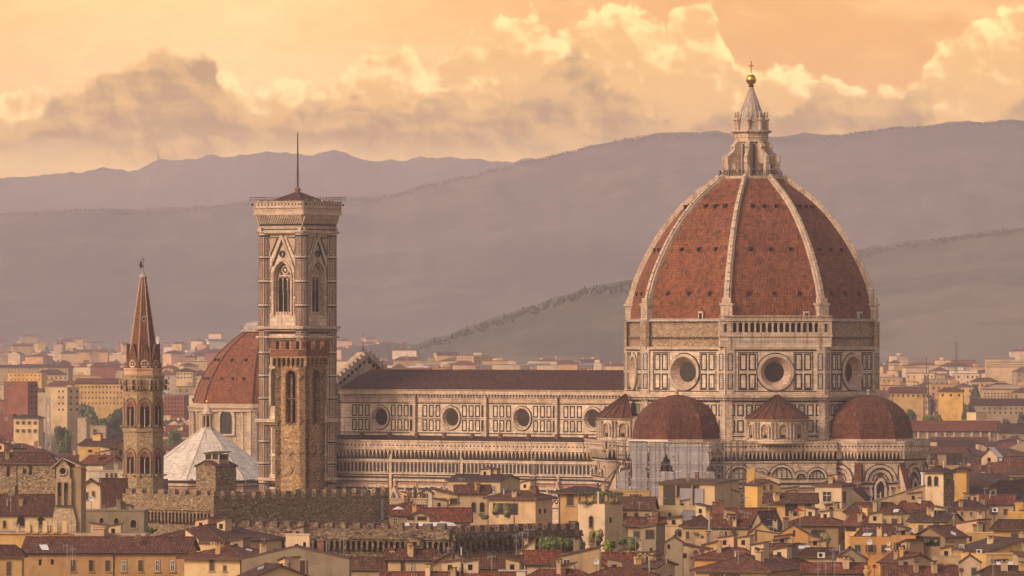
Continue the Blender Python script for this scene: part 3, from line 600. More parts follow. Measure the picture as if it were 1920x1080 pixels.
def build_nave():
    tW, tE = -113.0, -25.5
    # clerestory walls on both sides
    for sg in (1, -1):
        m = MB(); g = MB(); n = S2 * sg; F = FR(chp(0, 11 * sg), (n.x, n.y)); q = 1 if F.u.dot(E2) > 0 else -1
        def A(e): return q * e
        lo, hi = min(A(tW), A(tE)), max(A(tW), A(tE))
        ocs = [-36.0, -57.0, -78.0, -99.0]
        if sg > 0: ocs = NAVE_OC
        edges = sorted([A(tW), A(tE)] + [A((ocs[i] + ocs[i + 1]) / 2) for i in range(3)])
        for c in ocs:
            a = A(c); m.holed(F, a - 3.2, a + 3.2, 27.0, 41.0, a, 33.6, 2.4, 0, 'marble_pale')
            m.ring(F, a, 33.6, 1.9, 2.41, -0.5, 0.2, 'marble_rose', n=32, hin=-0.7); m.ring(F, a, 33.6, 2.4, 2.85, -0.1, 0.32, 'marble', n=32); g.ring(F, a, 33.6, 2.85, 3.05, -0.1, 0.07, 'marble_green', n=32)
            for k in (-1, 1):
                for j, b in enumerate((3.95, 5.95, 7.85)):
                    for b0, b1 in ((30.4, 33.2), (33.8, 36.7)): panel(g, F, a + k * b - 0.72, a + k * b + 0.72, b0, b1, 0.30)
            for b0, b1 in ((30.4, 33.2), (33.8, 36.7)): g.box(F, a + 9.0, a + 9.75, b0, b1, -0.02, 0.12, 'marble_green')
            m.box(F, a + 8.9, a + 10.3, 29.3, 39, -0.1, 0.08, 'marble')
        xs = [lo] + sorted([v for c in ocs for v in (A(c) - 3.2, A(c) + 3.2)]) + [hi]
        for i in range(0, len(xs), 2): m.box(F, xs[i], xs[i + 1], 27.0, 41.0, -0.5, 0, 'marble_pale')
        for b, h_, t in ((37.0, 0.22, 0.07), (29.85, 0.22, 0.07), (33.42, 0.14, 0.05)): g.box(F, lo, hi, b, b + h_, -0.02, t, 'marble_green')
        m.box(F, lo, hi, 37.35, 38.5, -0.02, 0.12, 'marble_rose'); m.box(F, lo, hi, 38.5, 38.75, 0, 0.3, 'marble')
        g.box(F, lo, hi, 38.75, 39.15, 0, 0.1, 'marble_green')  # dark strip: shadow beneath the cornice, painted in as colour
        for i in range(int((hi - lo) / 0.9)): m.box(F, lo + i * 0.9, lo + i * 0.9 + 0.4, 38.75, 39.25, 0, 0.7, 'marble_grey')
        m.box(F, lo, hi, 39.25, 40.3, -0.3, 0.85, 'marble'); m.box(F, lo, hi, 40.3, 40.75, -0.3, 1.15, 'marble')
        for e in edges[1:-1]:
            m.box(F, e - 0.55, e + 0.55, 28, 40.9, -0.05, 0.45, 'marble'); g.tube(F.p(e + 0.5, 28.5, 0.6), F.p(e + 0.5, 40.6, 0.6), 0.12, 'iron', 5)
        m.build('nave_wall', cath); g.build('marble_inlay', cath)
        for c in ocs:
            a = A(c); v = MB(); v.disc(F, a, 33.6, 1.95, -0.66, 'glass')
            for b in (-1.0, -0.35, 0.35, 1.0): v.box(F, a - 1.6, a + 1.6, 33.6 + b - 0.04, 33.6 + b + 0.04, -0.66, -0.6, 'iron')
            v.build('round_window', cath)
        # aisle
        m = MB(); g = MB(); F = FR(chp(0, 21 * sg), (n.x, n.y)); A1 = sorted((A(tW), A(-26.0))); lo, hi = A1
        m.box(F, lo, hi, 0, 28.2, -1.0, 0, 'marble'); parapet(m, F, lo, hi, 28.3)
        m.box(F, lo, hi, 23.1, 23.5, -0.1, 0.35, 'marble'); m.box(F, lo, hi, 20.15, 20.45, -0.1, 0.35, 'marble')
        g.box(F, lo, hi, 20.45, 23.1, -0.02, 0.04, 'marble_grey'); k = int((hi - lo) / 1.12)
        for i in range(k): g.box(F, lo + i * 1.12 + 0.2, lo + i * 1.12 + 0.82, 20.75, 22.85, -0.02, 0.09, 'marble_green'); m.box(F, lo + i * 1.12 - 0.12, lo + i * 1.12 + 0.12, 20.45, 23.1, -0.02, 0.16, 'marble')
        g.box(F, lo, hi, 19.85, 20.1, -0.02, 0.06, 'marble_green')
        stripes(m, F, lo, hi, 16.0, 19.6, 3)
        m.box(F, lo, hi, 14.9, 15.2, -0.1, 0.4, 'marble'); g.box(F, lo, hi, 15.2, 15.45, -0.1, 0.1, 'marble_green')
        for r0, r1 in ((11.2, 14.6), (6.8, 10.7), (2.0, 6.2)):
            for i in range(int((hi - lo) / 1.7)): panel(g, F, lo + i * 1.7 + 0.15, lo + i * 1.7 + 1.45, r0, r1, 0.2, fill='marble_rose' if i % 3 == 1 else None)
        for e in edges[1:-1] + [A(-47.5)]: m.box(F, e - 0.6, e + 0.6, 0, 25.0, -0.05, 0.22, 'marble'); g.box(F, e - 0.62, e - 0.42, 15.5, 25.0, 0.1, 0.26, 'marble_green'); g.box(F, e + 0.42, e + 0.62, 15.5, 25.0, 0.1, 0.26, 'marble_green')
        # gabled portals and tall windows
        for e, w, top in ((-40.0, 4.6, 19.0), (-88.0, 4.6, 17.5)):
            a = A(e); m.prism(F, [(a - w / 2 - 0.4, 12.0), (a + w / 2 + 0.4, 12.0), (a, top)], 0, 1.3, 'marble'); g.prism(F, [(a - w / 2 + 0.5, 12.6), (a + w / 2 - 0.5, 12.6), (a, top - 1.5)], 1.2, 1.42, 'marble_green'); m.prism(F, [(a - w / 2 + 1.0, 12.8), (a + w / 2 - 1.0, 12.8), (a, top - 2.4)], 1.3, 1.5, 'marble')
            m.ring(F, a, 14.3, 0.35, 0.6, 1.3, 1.6, 'marble_green', n=12); m.box(F, a - w / 2, a + w / 2, 0, 12, 0, 1.2, 'marble')
            for k in (-1, 1): m.lathe(F.p(a + k * (w / 2 + 0.8), 0, 0.9).x, F.p(a + k * (w / 2 + 0.8), 0, 0.9).y, [(0.45, 0), (0.45, 15.0), (0.6, 15.2), (0.0, 17.6)], 6, 'marble')
            m.lathe(F.p(a, 0, 0.7).x, F.p(a, 0, 0.7).y, [(0.3, top - 0.3), (0.15, top + 0.6), (0.4, top + 0.9), (0.0, top + 1.8)], 6, 'marble')
        for e in (-66.0, -74.0, -82.0, -97.0, -104.0, -57.0):
            a = A(e); m.archband(F, a, 6.0, 1.0, 9.0, 0.45, 'marble', -0.05, 0.5, 0.8); m.prism(F, [(a - 1.2, 15.2), (a + 1.2, 15.2), (a, 18.0)], 0.0, 0.45, 'marble'); g.arched(F, a, 6.0, 1.0, 9.0, 'glass', 0.12, 0.8)
        for e in (-66.0, -74.0, -82.0, -97.0): a = A(e); p = F.p(a, 0, 0.9); g.lathe(p.x, p.y, [(0.35, 14.5), (0.45, 15.6), (0.3, 16.6), (0.2, 17.2), (0.0, 17.6)], 7, 'bronze')
        m.build('aisle_wall', cath); g.build('marble_inlay', cath)
        # aisle roof
        m = MB(); a, b = chp(tW, 20.6 * sg, 26.9), chp(-26, 20.6 * sg, 26.9); c, d = chp(-26, 11 * sg, 29.3), chp(tW, 11 * sg, 29.3)
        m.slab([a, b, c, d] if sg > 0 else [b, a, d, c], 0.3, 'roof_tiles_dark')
        for i in range(10): p = chp(tW + 8 + i * 8.3, 12.4 * sg, 28.3); m.lathe(p.x, p.y, [(0.5, 28.0), (0.5, 29.6), (0.7, 29.7), (0.0, 30.2)], 6, 'brick')
        m.build('aisle_roof', cath)
    # nave roof
    m = MB()
    for sg in (1, -1):
        a, b, c, d = chp(tW + 1.2, 12.2 * sg, 40.8), chp(-24, 12.2 * sg, 40.8), chp(-24, 0, 44.9), chp(tW + 1.2, 0, 44.9)
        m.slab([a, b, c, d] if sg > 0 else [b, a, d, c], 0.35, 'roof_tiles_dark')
    m.tube(chp(tW + 1.5, 0, 44.95), chp(-24, 0, 44.95), 0.22, 'roof_tiles_brown', 6)
    for i in range(12): p = chp(tW + 9 + i * 6.9, 7.0, 42.75); m.tube(p - Vector((0, 0, 0.3)), p + Vector((0, 0, 0.45)), 0.28, 'iron', 6)
    m.build('nave_roof', cath)
    # facade, seen from behind: stepped gable with a pierced parapet
    m = MB(); F = FR(chp(tW - 1.5, 0), (-E2.x, -E2.y))
    m.prism(F, [(-22, 0), (22, 0), (22, 29.5), (12.5, 29.5), (12.5, 42.0), (0, 48.6), (-12.5, 42.0), (-12.5, 29.5), (-22, 29.5)], -1.5, 0.5, 'marble')
    for sg in (1, -1):
        for i in range(16):
            t0, t1 = i / 16, (i + 1) / 16; b0, b1 = 42.0 + 6.6 * t0, 42.0 + 6.6 * t1; x0, x1 = 12.5 * (1 - t0), 12.5 * (1 - t1)
            m.box(F, min(sg * x0, sg * x1), max(sg * x0, sg * x1), b0 - 0.1, b1 + 0.75, -2.2, 0.9, 'marble', back=True)
            if i % 2 == 0: c = sg * (x0 + x1) / 2; m.box(F, c - 0.3, c + 0.3, b1 + 0.75, b1 + 1.45, -2.0, -1.4, 'marble_grey', back=True); m.box(F, c - 0.36, c + 0.36, b0 - 1.3, b0 - 0.5, -1.75, -1.45, 'opening', back=True)
    m.box(F, -13.0, 13.0, 40.6, 41.2, -2.3, 0.9, 'marble', back=True)
    for i in range(-11, 12): m.box(F, i * 1.1 - 0.3, i * 1.1 + 0.3, 39.0, 40.2, -1.65, -1.45, 'opening', back=True)
    p = F.p(0, 0, -0.5); m.lathe(p.x, p.y, [(0.5, 49), (0.3, 50), (0.1, 50.3), (0.05, 54.0)], 6, 'iron')
    m.build('facade', cath)
def nave_e(px, s):     # distance along the nave axis of the point seen at photograph column px on the line s
    k = (px - 960.0) / FPX; bx, by = CC.x + S2.x * s, CC.y + S2.y * s
    return (k * by - bx) / (E2.x - k * E2.y)
NAVE_OC = [nave_e(px, 11) for px in (1112, 979, 846, 713)]
build_nave()
def tribune(k, d, name='tribune'):
    n = chn(k); c = CC + n * d; a8 = A0; m = MB(); g = MB()
    m.lathe(c.x, c.y, [(13.4, 0), (13.4, 29.0)], 8, 'marble', a8, a8 + 360); m.lathe(c.x, c.y, [(10.9, 28.4), (10.9, 29.4)], 8, 'marble', a8, a8 + 360)
    ap = 13.4 * C22; w = ap * T22
    for j in range(-2, 3):
        F = FR((c + chn(k + j) * ap).to_tuple(), (chn(k + j).x, chn(k + j).y))
        parapet(m, F, -w - 0.35, w + 0.35, 29.1, step=0.95, proj=1.0)
        stripes(m, F, -w, w, 2.0, 19.6, k + j)
        m.ring(F, 0, 19.9, 3.1, 3.75, 0, 0.55, 'marble', 0, 180, 24); g.ring(F, 0, 19.9, 3.75, 4.0, 0, 0.1, 'marble_green', 0, 180, 24); g.ring(F, 0, 19.9, 2.75, 3.1, 0, 0.1, 'marble_green', 0, 180, 24)
        g.ring(F, 0, 19.9, 1.7, 1.95, 0, 0.12, 'marble_green', 0, 180, 16); g.ring(F, 0, 21.4, 0.35, 0.6, 0, 0.15, 'marble_green', n=12)
        for q in (-1, 1): g.frame_rect(F, q * 4.6 - 0.5, q * 4.6 + 0.5, 20.0, 23.6, 0.2, 0, 0.1, 'marble_green')
        m.archband(F, 0, 9.0, 1.9, 11.0, 0.55, 'marble', 0, 0.6, 1.0); g.archband(F, 0, 9.0, 3.0, 12.3, 0.22, 'marble_green', 0, 0.3, 1.0)
        g.arched(F, 0, 9.0, 1.9, 11.0, 'glass', 0.12, 1.0); m.box(F, -0.12, 0.12, 9.0, 17.5, 0, 0.4, 'marble')
        for q in (-1, 1): m.prism(F, [(q * 2.3 - 0.35, 9.0), (q * 2.3 + 0.35, 9.0), (q * 2.3 + 0.35, 17.5), (q * 2.3, 19.0), (q * 2.3 - 0.35, 17.5)], 0, 0.5, 'marble_pale')
        for q in (-1, 1):
            g.frame_rect(F, q * 4.0 - 0.7, q * 4.0 + 0.7, 12.2, 15.4, 0.18, 0.04, 0.1, 'marble_green')
        # sloping buttress at the corner, tiled on top
        if j < 2:
            ang = math.atan2(chn(k + j).y, chn(k + j).x) + R(22.5); rd = Vector((math.cos(ang), math.sin(ang), 0)); tg = Vector((-rd.y, rd.x, 0)); G = FR(c.to_tuple(), (-tg.x, -tg.y)); sg = 1 if G.u.dot(rd) > 0 else -1
            pts = [(13.0, 0), (18.0, 0), (18.0, 13.5), (13.0, 24.5)]; tp = [(18.3, 13.2), (18.3, 13.8), (13.0, 25.2), (13.0, 24.5)]
            f = lambda pp: [(sg * a, b) for a, b in (pp if sg > 0 else pp[::-1])]
            m.prism(G, f(pts), -0.55, 0.55, 'marble'); m.prism(G, f(tp), -0.75, 0.75, 'apse_tiles')
            for b in (3, 6, 9, 12): g.prism(G, f([(17.0, b), (18.05, b), (18.05, b + 0.5), (17.0, b + 0.5)]), -0.6, 0.6, 'marble_green')
    t = m.build(name, cath); g.build('marble_inlay', t)
    m = MB(); prof = [(10.5, 29.4), (10.35, 31.2), (10.0, 33.0), (9.3, 34.8), (8.1, 36.3), (6.4, 37.7), (4.2, 38.8), (1.8, 39.5), (0.5, 39.7)]
    m.lathe(c.x, c.y, prof, 8, 'apse_tiles', a8, a8 + 360); m.lathe(c.x, c.y, [(0.5, 39.6), (0.35, 40.1), (0.55, 40.5), (0.0, 41.1)], 8, 'marble_grey')
    m.lathe(c.x, c.y, [(10.9, 29.3), (10.9, 29.55)], 8, 'marble', a8, a8 + 360)
    m.build('tribune_dome', cath)
tribune(0, 31.0); tribune(2, 32.5); tribune(4, 31.0)
def corner_block(k, d, hw, base_arches=True):
    n = chn(k); F = side_frame(k, d); m = MB(); g = MB()
    m.box(F, -hw, hw, 0, 28.9, -(d - 20), 0, 'marble', top='lead')
    sides = [(F, -hw, hw)]
    for sg in (-1, 1):
        tn = F.u * sg; G = FR((F.o + F.u * sg * hw).to_tuple(), (tn.x, tn.y)); L = (d - 20); sides.append((G, 0, L) if G.u.dot(n) < 0 else (G, -L, 0))
    for G, a0, a1 in sides:
        parapet(m, G, a0, a1, 29.1, step=0.95, proj=1.0); stripes(m, G, a0, a1, 2.0, 19.6, k)
        L = a1 - a0; lay = [(-9.6, 5.2), (-4.6, 3.4), (0.4, 5.2), (4.9, 2.2), (8.6, 3.8)] if L > 20 else [(0, 4.0)] if L < 12 else [(-3.4, 4.0), (3.4, 4.0)]
        for a, w in lay:
            a += (a0 + a1) / 2
            m.ring(G, a, 20.6, w / 2, w / 2 + 0.5, 0, 0.5, 'marble', 0, 180, 20); g.ring(G, a, 20.6, w / 2 + 0.5, w / 2 + 0.72, 0, 0.1, 'marble_green', 0, 180, 20)
            g.ring(G, a, 20.6, w / 2 - 0.3, w / 2, 0, 0.12, 'marble_green', 0, 180, 20); g.box(G, a - w / 2, a + w / 2, 20.35, 20.6, 0, 0.12, 'marble_green')
            for q in (-1, 0, 1): g.box(G, a + q * w * 0.22 - 0.08, a + q * w * 0.22 + 0.08, 20.6, 20.6 + w * 0.40, 0, 0.1, 'marble_green')
        for i in range(int(L / 1.5)): panel(g, G, a0 + i * 1.5 + 0.15, a0 + i * 1.5 + 1.25, 9.0, 12.3, 0.18, h=0.14)
    b = m.build('corner_block', cath); g.build('marble_inlay', b)
    # exedra: half round chapel with arched niches and a conical tiled roof
    c = CC + n * (DAP + 1.8); m = MB(); an = math.degrees(math.atan2(n.y, n.x))
    m.lathe(c.x, c.y, [(6.6, 28.4), (6.6, 34.0)], 10, 'marble_pale', an - 90, an + 90, cap=False); m.lathe(c.x, c.y, [(7.0, 28.6), (7.0, 29.6), (6.6, 29.6)], 10, 'marble', an - 90, an + 90, cap=False)
    m.lathe(c.x, c.y, [(6.6, 33.6), (7.1, 33.9), (7.25, 34.5), (6.5, 34.6)], 10, 'marble', an - 90, an + 90, cap=False)
    m.box(FR((c - n * 1.2).to_tuple(), (n.x, n.y)), -7.25, 7.25, 28.0, 34.5, -3, 1.15, 'marble')
    for i in range(5):
        t = R(an - 72 + 36 * i); F2 = FR((c.x + 6.62 * math.cos(t), c.y + 6.62 * math.sin(t), 0), (math.cos(t), math.sin(t)))
        m.arched(F2, 0, 29.8, 1.7, 3.1, 'masonry', 0.02); m.archband(F2, 0, 29.8, 1.7, 3.1, 0.32, 'marble', -0.3, 0.35); m.box(F2, -0.35, 0.35, 29.9, 30.6, 0.0, 0.2, 'opening')
        for q in (-1, 1):
            p = F2.p(q * 1.75, 0, 0.12); m.lathe(p.x, p.y, [(0.24, 29.6), (0.2, 33.0), (0.34, 33.5)], 8, 'marble')
    e = m.build('exedra', cath)
    m = MB(); m.lathe(c.x, c.y, [(7.6, 34.3), (5.6, 35.7), (3.4, 37.3), (1.2, 39.0), (0.3, 39.6)], 10, 'apse_tiles', an - 90, an + 90, cap=False)
    for i in range(11):
        t = R(an - 90 + 18 * i); m.tube((c.x + 7.6 * math.cos(t), c.y + 7.6 * math.sin(t), 34.38), (c.x + 0.4 * math.cos(t), c.y + 0.4 * math.sin(t), 39.7), 0.11, 'roof_tiles_dark', 4)
    m.build('exedra_roof', e)
corner_block(1, 33.0, 13.2); corner_block(-1, 36.5, 12.5)
def scaffold():
    """tube scaffold wrapped in grey netting round the south tribune"""
    c = CC + chn(0) * 31.0; root = empty('scaffold', c, 'tube scaffold hung with torn grey netting in front of the left tribune', 'scaffold')
    rr = random.Random(5); m = MB()
    F = FR((c + chn(0.35) * 19.5).to_tuple(), (chn(0.35).x, chn(0.35).y))
    for j, a in enumerate([-8 + 1.6 * i for i in range(20)]):
        top = 29.0 if a < 15 else 29.6
        for h in (0.0, -1.3): m.tube(F.p(a, 2, h), F.p(a, top, h), 0.13, 'steel', 4)
    for b in range(4, 29, 2):
        for h in (0.0, -1.3): m.tube(F.p(-8, b, h), F.p(22.5, b, h), 0.12, 'steel', 4)
        m.box(F, -8, 22.5, b + 0.1, b + 0.2, -1.3, -0.1, 'wood')
    for i in range(-4, 11): m.tube(F.p(i * 2, 4 + (i % 3) * 4, 0.05), F.p(i * 2 + 2, 8 + (i % 3) * 4, 0.05), 0.06, 'steel', 4)
    for px in (1176, 1197, 1216, 1232, 1250, 1268, 1290, 1312, 1332, 1352, 1372, 1392):
        a = (px - 1217.5) / 7.75; m.tube(F.p(a, 2, 1.3), F.p(a, 29.3, 1.3), 0.10, 'steel', 4)
    for b in (16, 20, 24, 28): m.tube(F.p(-5.4, b, 1.3), F.p(22.5, b, 1.3), 0.07, 'steel', 4)
    m.build('scaffold_frame', root)
    def sheet(pp, mat, h0, seed):
        """hanging net with folds and torn edges; corners given as (column, row) of the photograph's measure at this distance"""
        pl = [((px - 1217.5) / 7.75, HC - (py - 640) / 8.24) for px, py in pp]; q = MB(); rs = random.Random(seed); c_ = 0.3
        def inside(x, y):
            r_ = False; n = len(pl)
            for i in range(n):
                (x0, y0), (x1, y1) = pl[i], pl[(i + 1) % n]
                if (y0 > y) != (y1 > y) and x < (x1 - x0) * (y - y0) / (y1 - y0) + x0: r_ = not r_
            return r_
        a0, a1 = min(p[0] for p in pl), max(p[0] for p in pl); b0, b1 = min(p[1] for p in pl), max(p[1] for p in pl); ph = rs.uniform(0, 6)
        def hh(x, y): return h0 + 0.05 * math.sin(1.7 * x + ph + 0.5 * math.sin(y * 0.9)) + 0.02 * math.sin(4.1 * x + y * 0.7) + 0.06 * math.sin(y * 1.1 + x * 0.4 + ph)
        x = a0
        while x < a1:
            y = b0
            while y < b1:
                if inside(x + c_ / 2 + 0.12 * math.sin(y * 5), y + c_ / 2) and rs.random() < 0.995:
                    q.face([F.p(x, y, hh(x, y)), F.p(x + c_, y, hh(x + c_, y)), F.p(x + c_, y + c_, hh(x + c_, y + c_)), F.p(x, y + c_, hh(x, y + c_))], mat, smooth=True)
                y += c_
            x += c_
        y = b1 - 0.4
        while y > b0:       # battens and ties showing as pale lines
            x = a0
            while x < a1:
                if inside(x, y) and rs.random() < 0.8: q.face([F.p(x, y, hh(x, y) + 0.05), F.p(x + c_, y, hh(x + c_, y) + 0.05), F.p(x + c_, y + 0.1, hh(x + c_, y) + 0.05), F.p(x, y + 0.1, hh(x, y) + 0.05)], 'white_frame' if rs.random() < 0.6 else 'net_grey')
                x += c_
            y -= 2.0
        q.build('netting', root)
    sheet([(1181, 948), (1214, 948), (1214, 905), (1212, 880), (1214, 828), (1178, 828), (1179, 850), (1187, 872), (1183, 905)], 'net', 0.25, 1)
    sheet([(1218, 945), (1238, 945), (1238, 905), (1236, 885), (1240, 868), (1247, 850), (1244, 828), (1218, 828)], 'net', 0.35, 2)
    sheet([(1262, 906), (1320, 906), (1321, 885), (1330, 866), (1327, 850), (1329, 831), (1247, 831), (1249, 848), (1254, 862), (1262, 880)], 'net', 0.45, 3)
    sheet([(1238, 903), (1263, 903), (1263, 885), (1240, 882)], 'net', 0.7, 4); sheet([(1157, 920), (1181, 920), (1181, 880), (1163, 885)], 'net', 0.7, 5); sheet([(1320, 905), (1340, 905), (1338, 882), (1322, 884)], 'net_grey', 0.7, 6)
    m = MB(); m.box(F, -5.0, 4.6, 29.3, 29.6, -2.0, 0.9, 'dish_white', back=True); m.build('site_roof', root)
scaffold()
# a long site hoist leaning up to the south-west block
def hoist():
    m = MB(); Y = 1400.0; a = Vector((PX(1118, Y), Y, PZ(918, Y))); b = Vector((PX(1178, Y), Y + 3, PZ(858, Y)))
    for o in (Vector((0, 0, 0)), Vector((0.5, 0, 0.5))): m.tube(a + o, b + o, 0.14, 'steel', 5)
    for i in range(14): m.tube(a + (b - a) * i / 14, a + (b - a) * (i + 1) / 14 + Vector((0.5, 0, 0.5)), 0.08, 'steel', 4)
    m.tube((a.x, a.y, 0), a + Vector((0.3, 0, 1.5)), 0.3, 'steel', 6)
    tag(m.build('crane', None), 'thin dark lattice jib leaning up to the grey netting', 'crane')
hoist()
# ================================================================ bell tower
def build_campanile():
    e, s = -109.5, 32.0; c = chp(e, s); hb = 5.55; root = empty('bell_tower', c, 'tall square marble bell tower with pink and green bands and pointed windows', 'bell tower')
    TOP = 85.6
    m = MB(); g = MB()
    dirs = [S2, E2, -S2, -E2]
    def F4(n, ap): return FR((c + n * ap).to_tuple(), (n.x, n.y))
    # corner buttresses: octagonal
    for i in range(4):
        p = c + dirs[i] * hb + dirs[(i + 1) % 4] * hb; a8 = A0
        m.lathe(p.x, p.y, [(1.62, 0), (1.62, 78.4)], 8, 'marble', a8, a8 + 360)
        for k in range(8):
            ang = math.atan2(chn(k).y, chn(k).x); F = FR((p.x + 1.62 * C22 * math.cos(ang), p.y + 1.62 * C22 * math.sin(ang), 0), (math.cos(ang), math.sin(ang)))
            zs = [4, 9, 13.5, 17.8, 22.4, 27.6, 32.8, 38.0, 43.4, 48.9, 54.6, 60.2, 66.0, 71.8, 77.2]
            for z0, z1 in zip(zs, zs[1:]): panel(g, F, -0.46, 0.46, z0 + 0.75, z1 - 0.35, 0.17, h=0.05); g.box(F, -0.16, 0.16, z0 + 1.1, z1 - 0.7, -0.02, 0.04, 'marble_pink')
            for z in zs: g.box(F, -0.67, 0.67, z - 0.16, z + 0.26, -0.05, 0.06, 'marble_green'); g.box(F, -0.68, 0.68, z + 0.26, z + 0.5, -0.05, 0.14, 'marble')
    for z, h_, o_, mt in ((18.6, 0.7, 0.45, 'marble'), (32.6, 0.8, 0.5, 'marble'), (52.8, 0.45, 0.35, 'marble'), (55.0, 0.6, 0.5, 'marble'), (77.9, 0.5, 0.3, 'marble'), (32.0, 0.3, 0.3, 'marble_pink'), (54.4, 0.3, 0.2, 'marble_pink'), (17.8, 0.3, 0.2, 'marble_green')):
        for n in dirs: m.box(F4(n, hb + 1.3), -hb - 1.3 - o_, hb + 1.3 + o_, z, z + h_, -0.8, o_, mt)
        if mt == 'marble':
            for i in range(4):
                p = c + dirs[i] * hb + dirs[(i + 1) % 4] * hb; m.lathe(p.x, p.y, [(1.62, z), (1.85 + o_ * 0.4, z + h_ * 0.5), (1.85 + o_ * 0.4, z + h_ + 0.02), (1.6, z + h_ + 0.03)], 8, mt, A0, A0 + 360)
    for n in dirs:
        F = F4(n, hb); W = hb - 1.5
        # walls with the window bays left open to a dark belfry
        def wall(z0, z1): m.box(F, -W - 0.2, W + 0.2, z0, z1, -1.2, 0.35, 'marble_pale')
        def bands(z0, z1, cols, mt='marble_pink'):
            n_ = len(cols)
            for a in cols: panel(g, FR((F.o + F.n * 0.35).to_tuple(), (F.n.x, F.n.y)), a - 0.55, a + 0.55, z0, z1, 0.2, h=0.06); g.box(FR((F.o + F.n * 0.35).to_tuple(), (F.n.x, F.n.y)), a - 0.2, a + 0.2, z0 + 0.4, z1 - 0.4, -0.02, 0.05, mt)
        G = FR((F.o + F.n * 0.35).to_tuple(), (F.n.x, F.n.y))
        wall(0, 34.0)
        for z0, z1 in ((3, 8.5), (10, 15.2), (20.2, 24.4), (25.2, 31.2)): bands(z0, z1, [-4.2, -2.5, -0.85, 0.85, 2.5, 4.2])
        stripes(m, G, -W, W, 8.8, 9.8); stripes(m, G, -W, W, 15.6, 17.6)
        # storeys with two narrow windows (34-52), drawn per window
        wall(34.0, 36.5); wall(49.5, 56.5)
        for a0, a1 in ((-W - 0.2, -3.4), (-1.4, 1.4), (3.4, W + 0.2)): m.box(F, a0, a1, 36.5, 49.5, -1.2, 0.35, 'marble_pale')
        for a in (-2.4, 2.4):
            g.arched(F, a, 36.5, 2.1, 9.4, 'opening', -0.9, 1.0); m.box(F, a - 0.12, a + 0.12, 36.5, 43.8, -0.7, -0.1, 'marble'); m.archband(F, a, 36.5, 2.0, 9.4, 0.5, 'marble', -0.9, 0.7, 1.0)
            m.prism(G, [(a - 1.6, 45.4), (a + 1.6, 45.4), (a, 49.6)], -0.2, 0.35, 'marble'); g.prism(G, [(a - 0.9, 46.0), (a + 0.9, 46.0), (a, 48.4)], 0.3, 0.42, 'marble_pink'); m.box(F, a - 1.0, a + 1.0, 45.8, 49.5, -1.2, 0.34, 'marble_pale')
        for z0, z1 in ((37.0, 40.6), (41.2, 44.8), (45.4, 49.0)): bands(z0, z1, [-4.35, 0.0, 4.35])
        for z0, z1 in ((50.3, 52.2),): bands(z0, z1, [-4.3, -3.2, -2.1, -1.0, 0, 1.0, 2.1, 3.2, 4.3])
        stripes(m, G, -W, W, 53.3, 54.3, 2)
        # the tall triple light
        wall(56.5, 58.2)
        for a0, a1 in ((-W - 0.2, -2.55), (2.55, W + 0.2)): m.box(F, a0, a1, 58.2, 77.9, -1.2, 0.35, 'marble_pale')
        pts = arch_poly(0, 58.2, 5.1, 13.0, 0.55, 14); right = [p for p in pts if p[0] >= -1e-6 and p[1] > 60]; left = [p for p in pts if p[0] <= 1e-6 and p[1] > 60]
        rs = [p for p in pts[1:] if p[0] >= -1e-6]; ls = [p for p in pts[2:] + pts[:1] if p[0] <= 1e-6]
        m.prism(F, [(2.56, 78.0), (0.0, 78.0)] + sorted([p for p in pts if p[0] >= -1e-6 and p[1] > 59], key=lambda p: -p[1]), -1.2, 0.34, 'marble_pale')
        m.prism(F, [(0.0, 78.0), (-2.56, 78.0)] + sorted([p for p in pts if p[0] <= 1e-6 and p[1] > 59], key=lambda p: p[1]), -1.2, 0.34, 'marble_pale')
        m.archband(F, 0, 58.2, 5.0, 13.0, 0.55, 'marble', -0.2, 0.75, 0.55, 14); m.archband(F, 0, 58.2, 4.5, 12.6, 0.25, 'marble_rose', -0.7, 0.1, 0.55, 14)
        g.box(F, -3.0, 3.0, 58.2, 71.5, -1.35, -1.3, 'opening')
        for a in (-0.72, 0.72): m.tube(F.p(a, 58.2, -0.85), F.p(a, 67.0, -0.85), 0.10, 'marble', 6)
        for a in (-2.15, 2.15): m.tube(F.p(a, 58.2, -0.75), F.p(a, 67.5, -0.75), 0.16, 'marble', 6)
        for a in (-1.42, 0, 1.42): m.archband(F, a, 64.2, 1.2, 3.3, 0.18, 'marble', -1.0, -0.6, 1.0, 8, legs=True)
        m.box(F, -2.1, 2.1, 67.55, 68.0, -1.1, -0.65, 'marble')
        m.ring(F, 0, 69.1, 0.75, 1.15, -1.1, -0.6, 'marble', n=20); m.ring(F, 0, 69.1, 0.0, 0.4, -1.1, -0.65, 'marble', n=8)
        for sg in (-1, 1): m.prism(F, [(sg * 1.9 - 0.35, 67.9), (sg * 1.9 + 0.35, 67.9), (sg * 1.5, 69.4)], -1.1, -0.7, 'marble')
        m.box(F, -2.2, 2.2, 58.2, 59.1, -1.1, 0.2, 'marble')
        for a in (-1.4, -0.5, 0.5, 1.4): g.box(F, a - 0.15, a + 0.15, 58.3, 58.95, 0.15, 0.25, 'marble_pink')
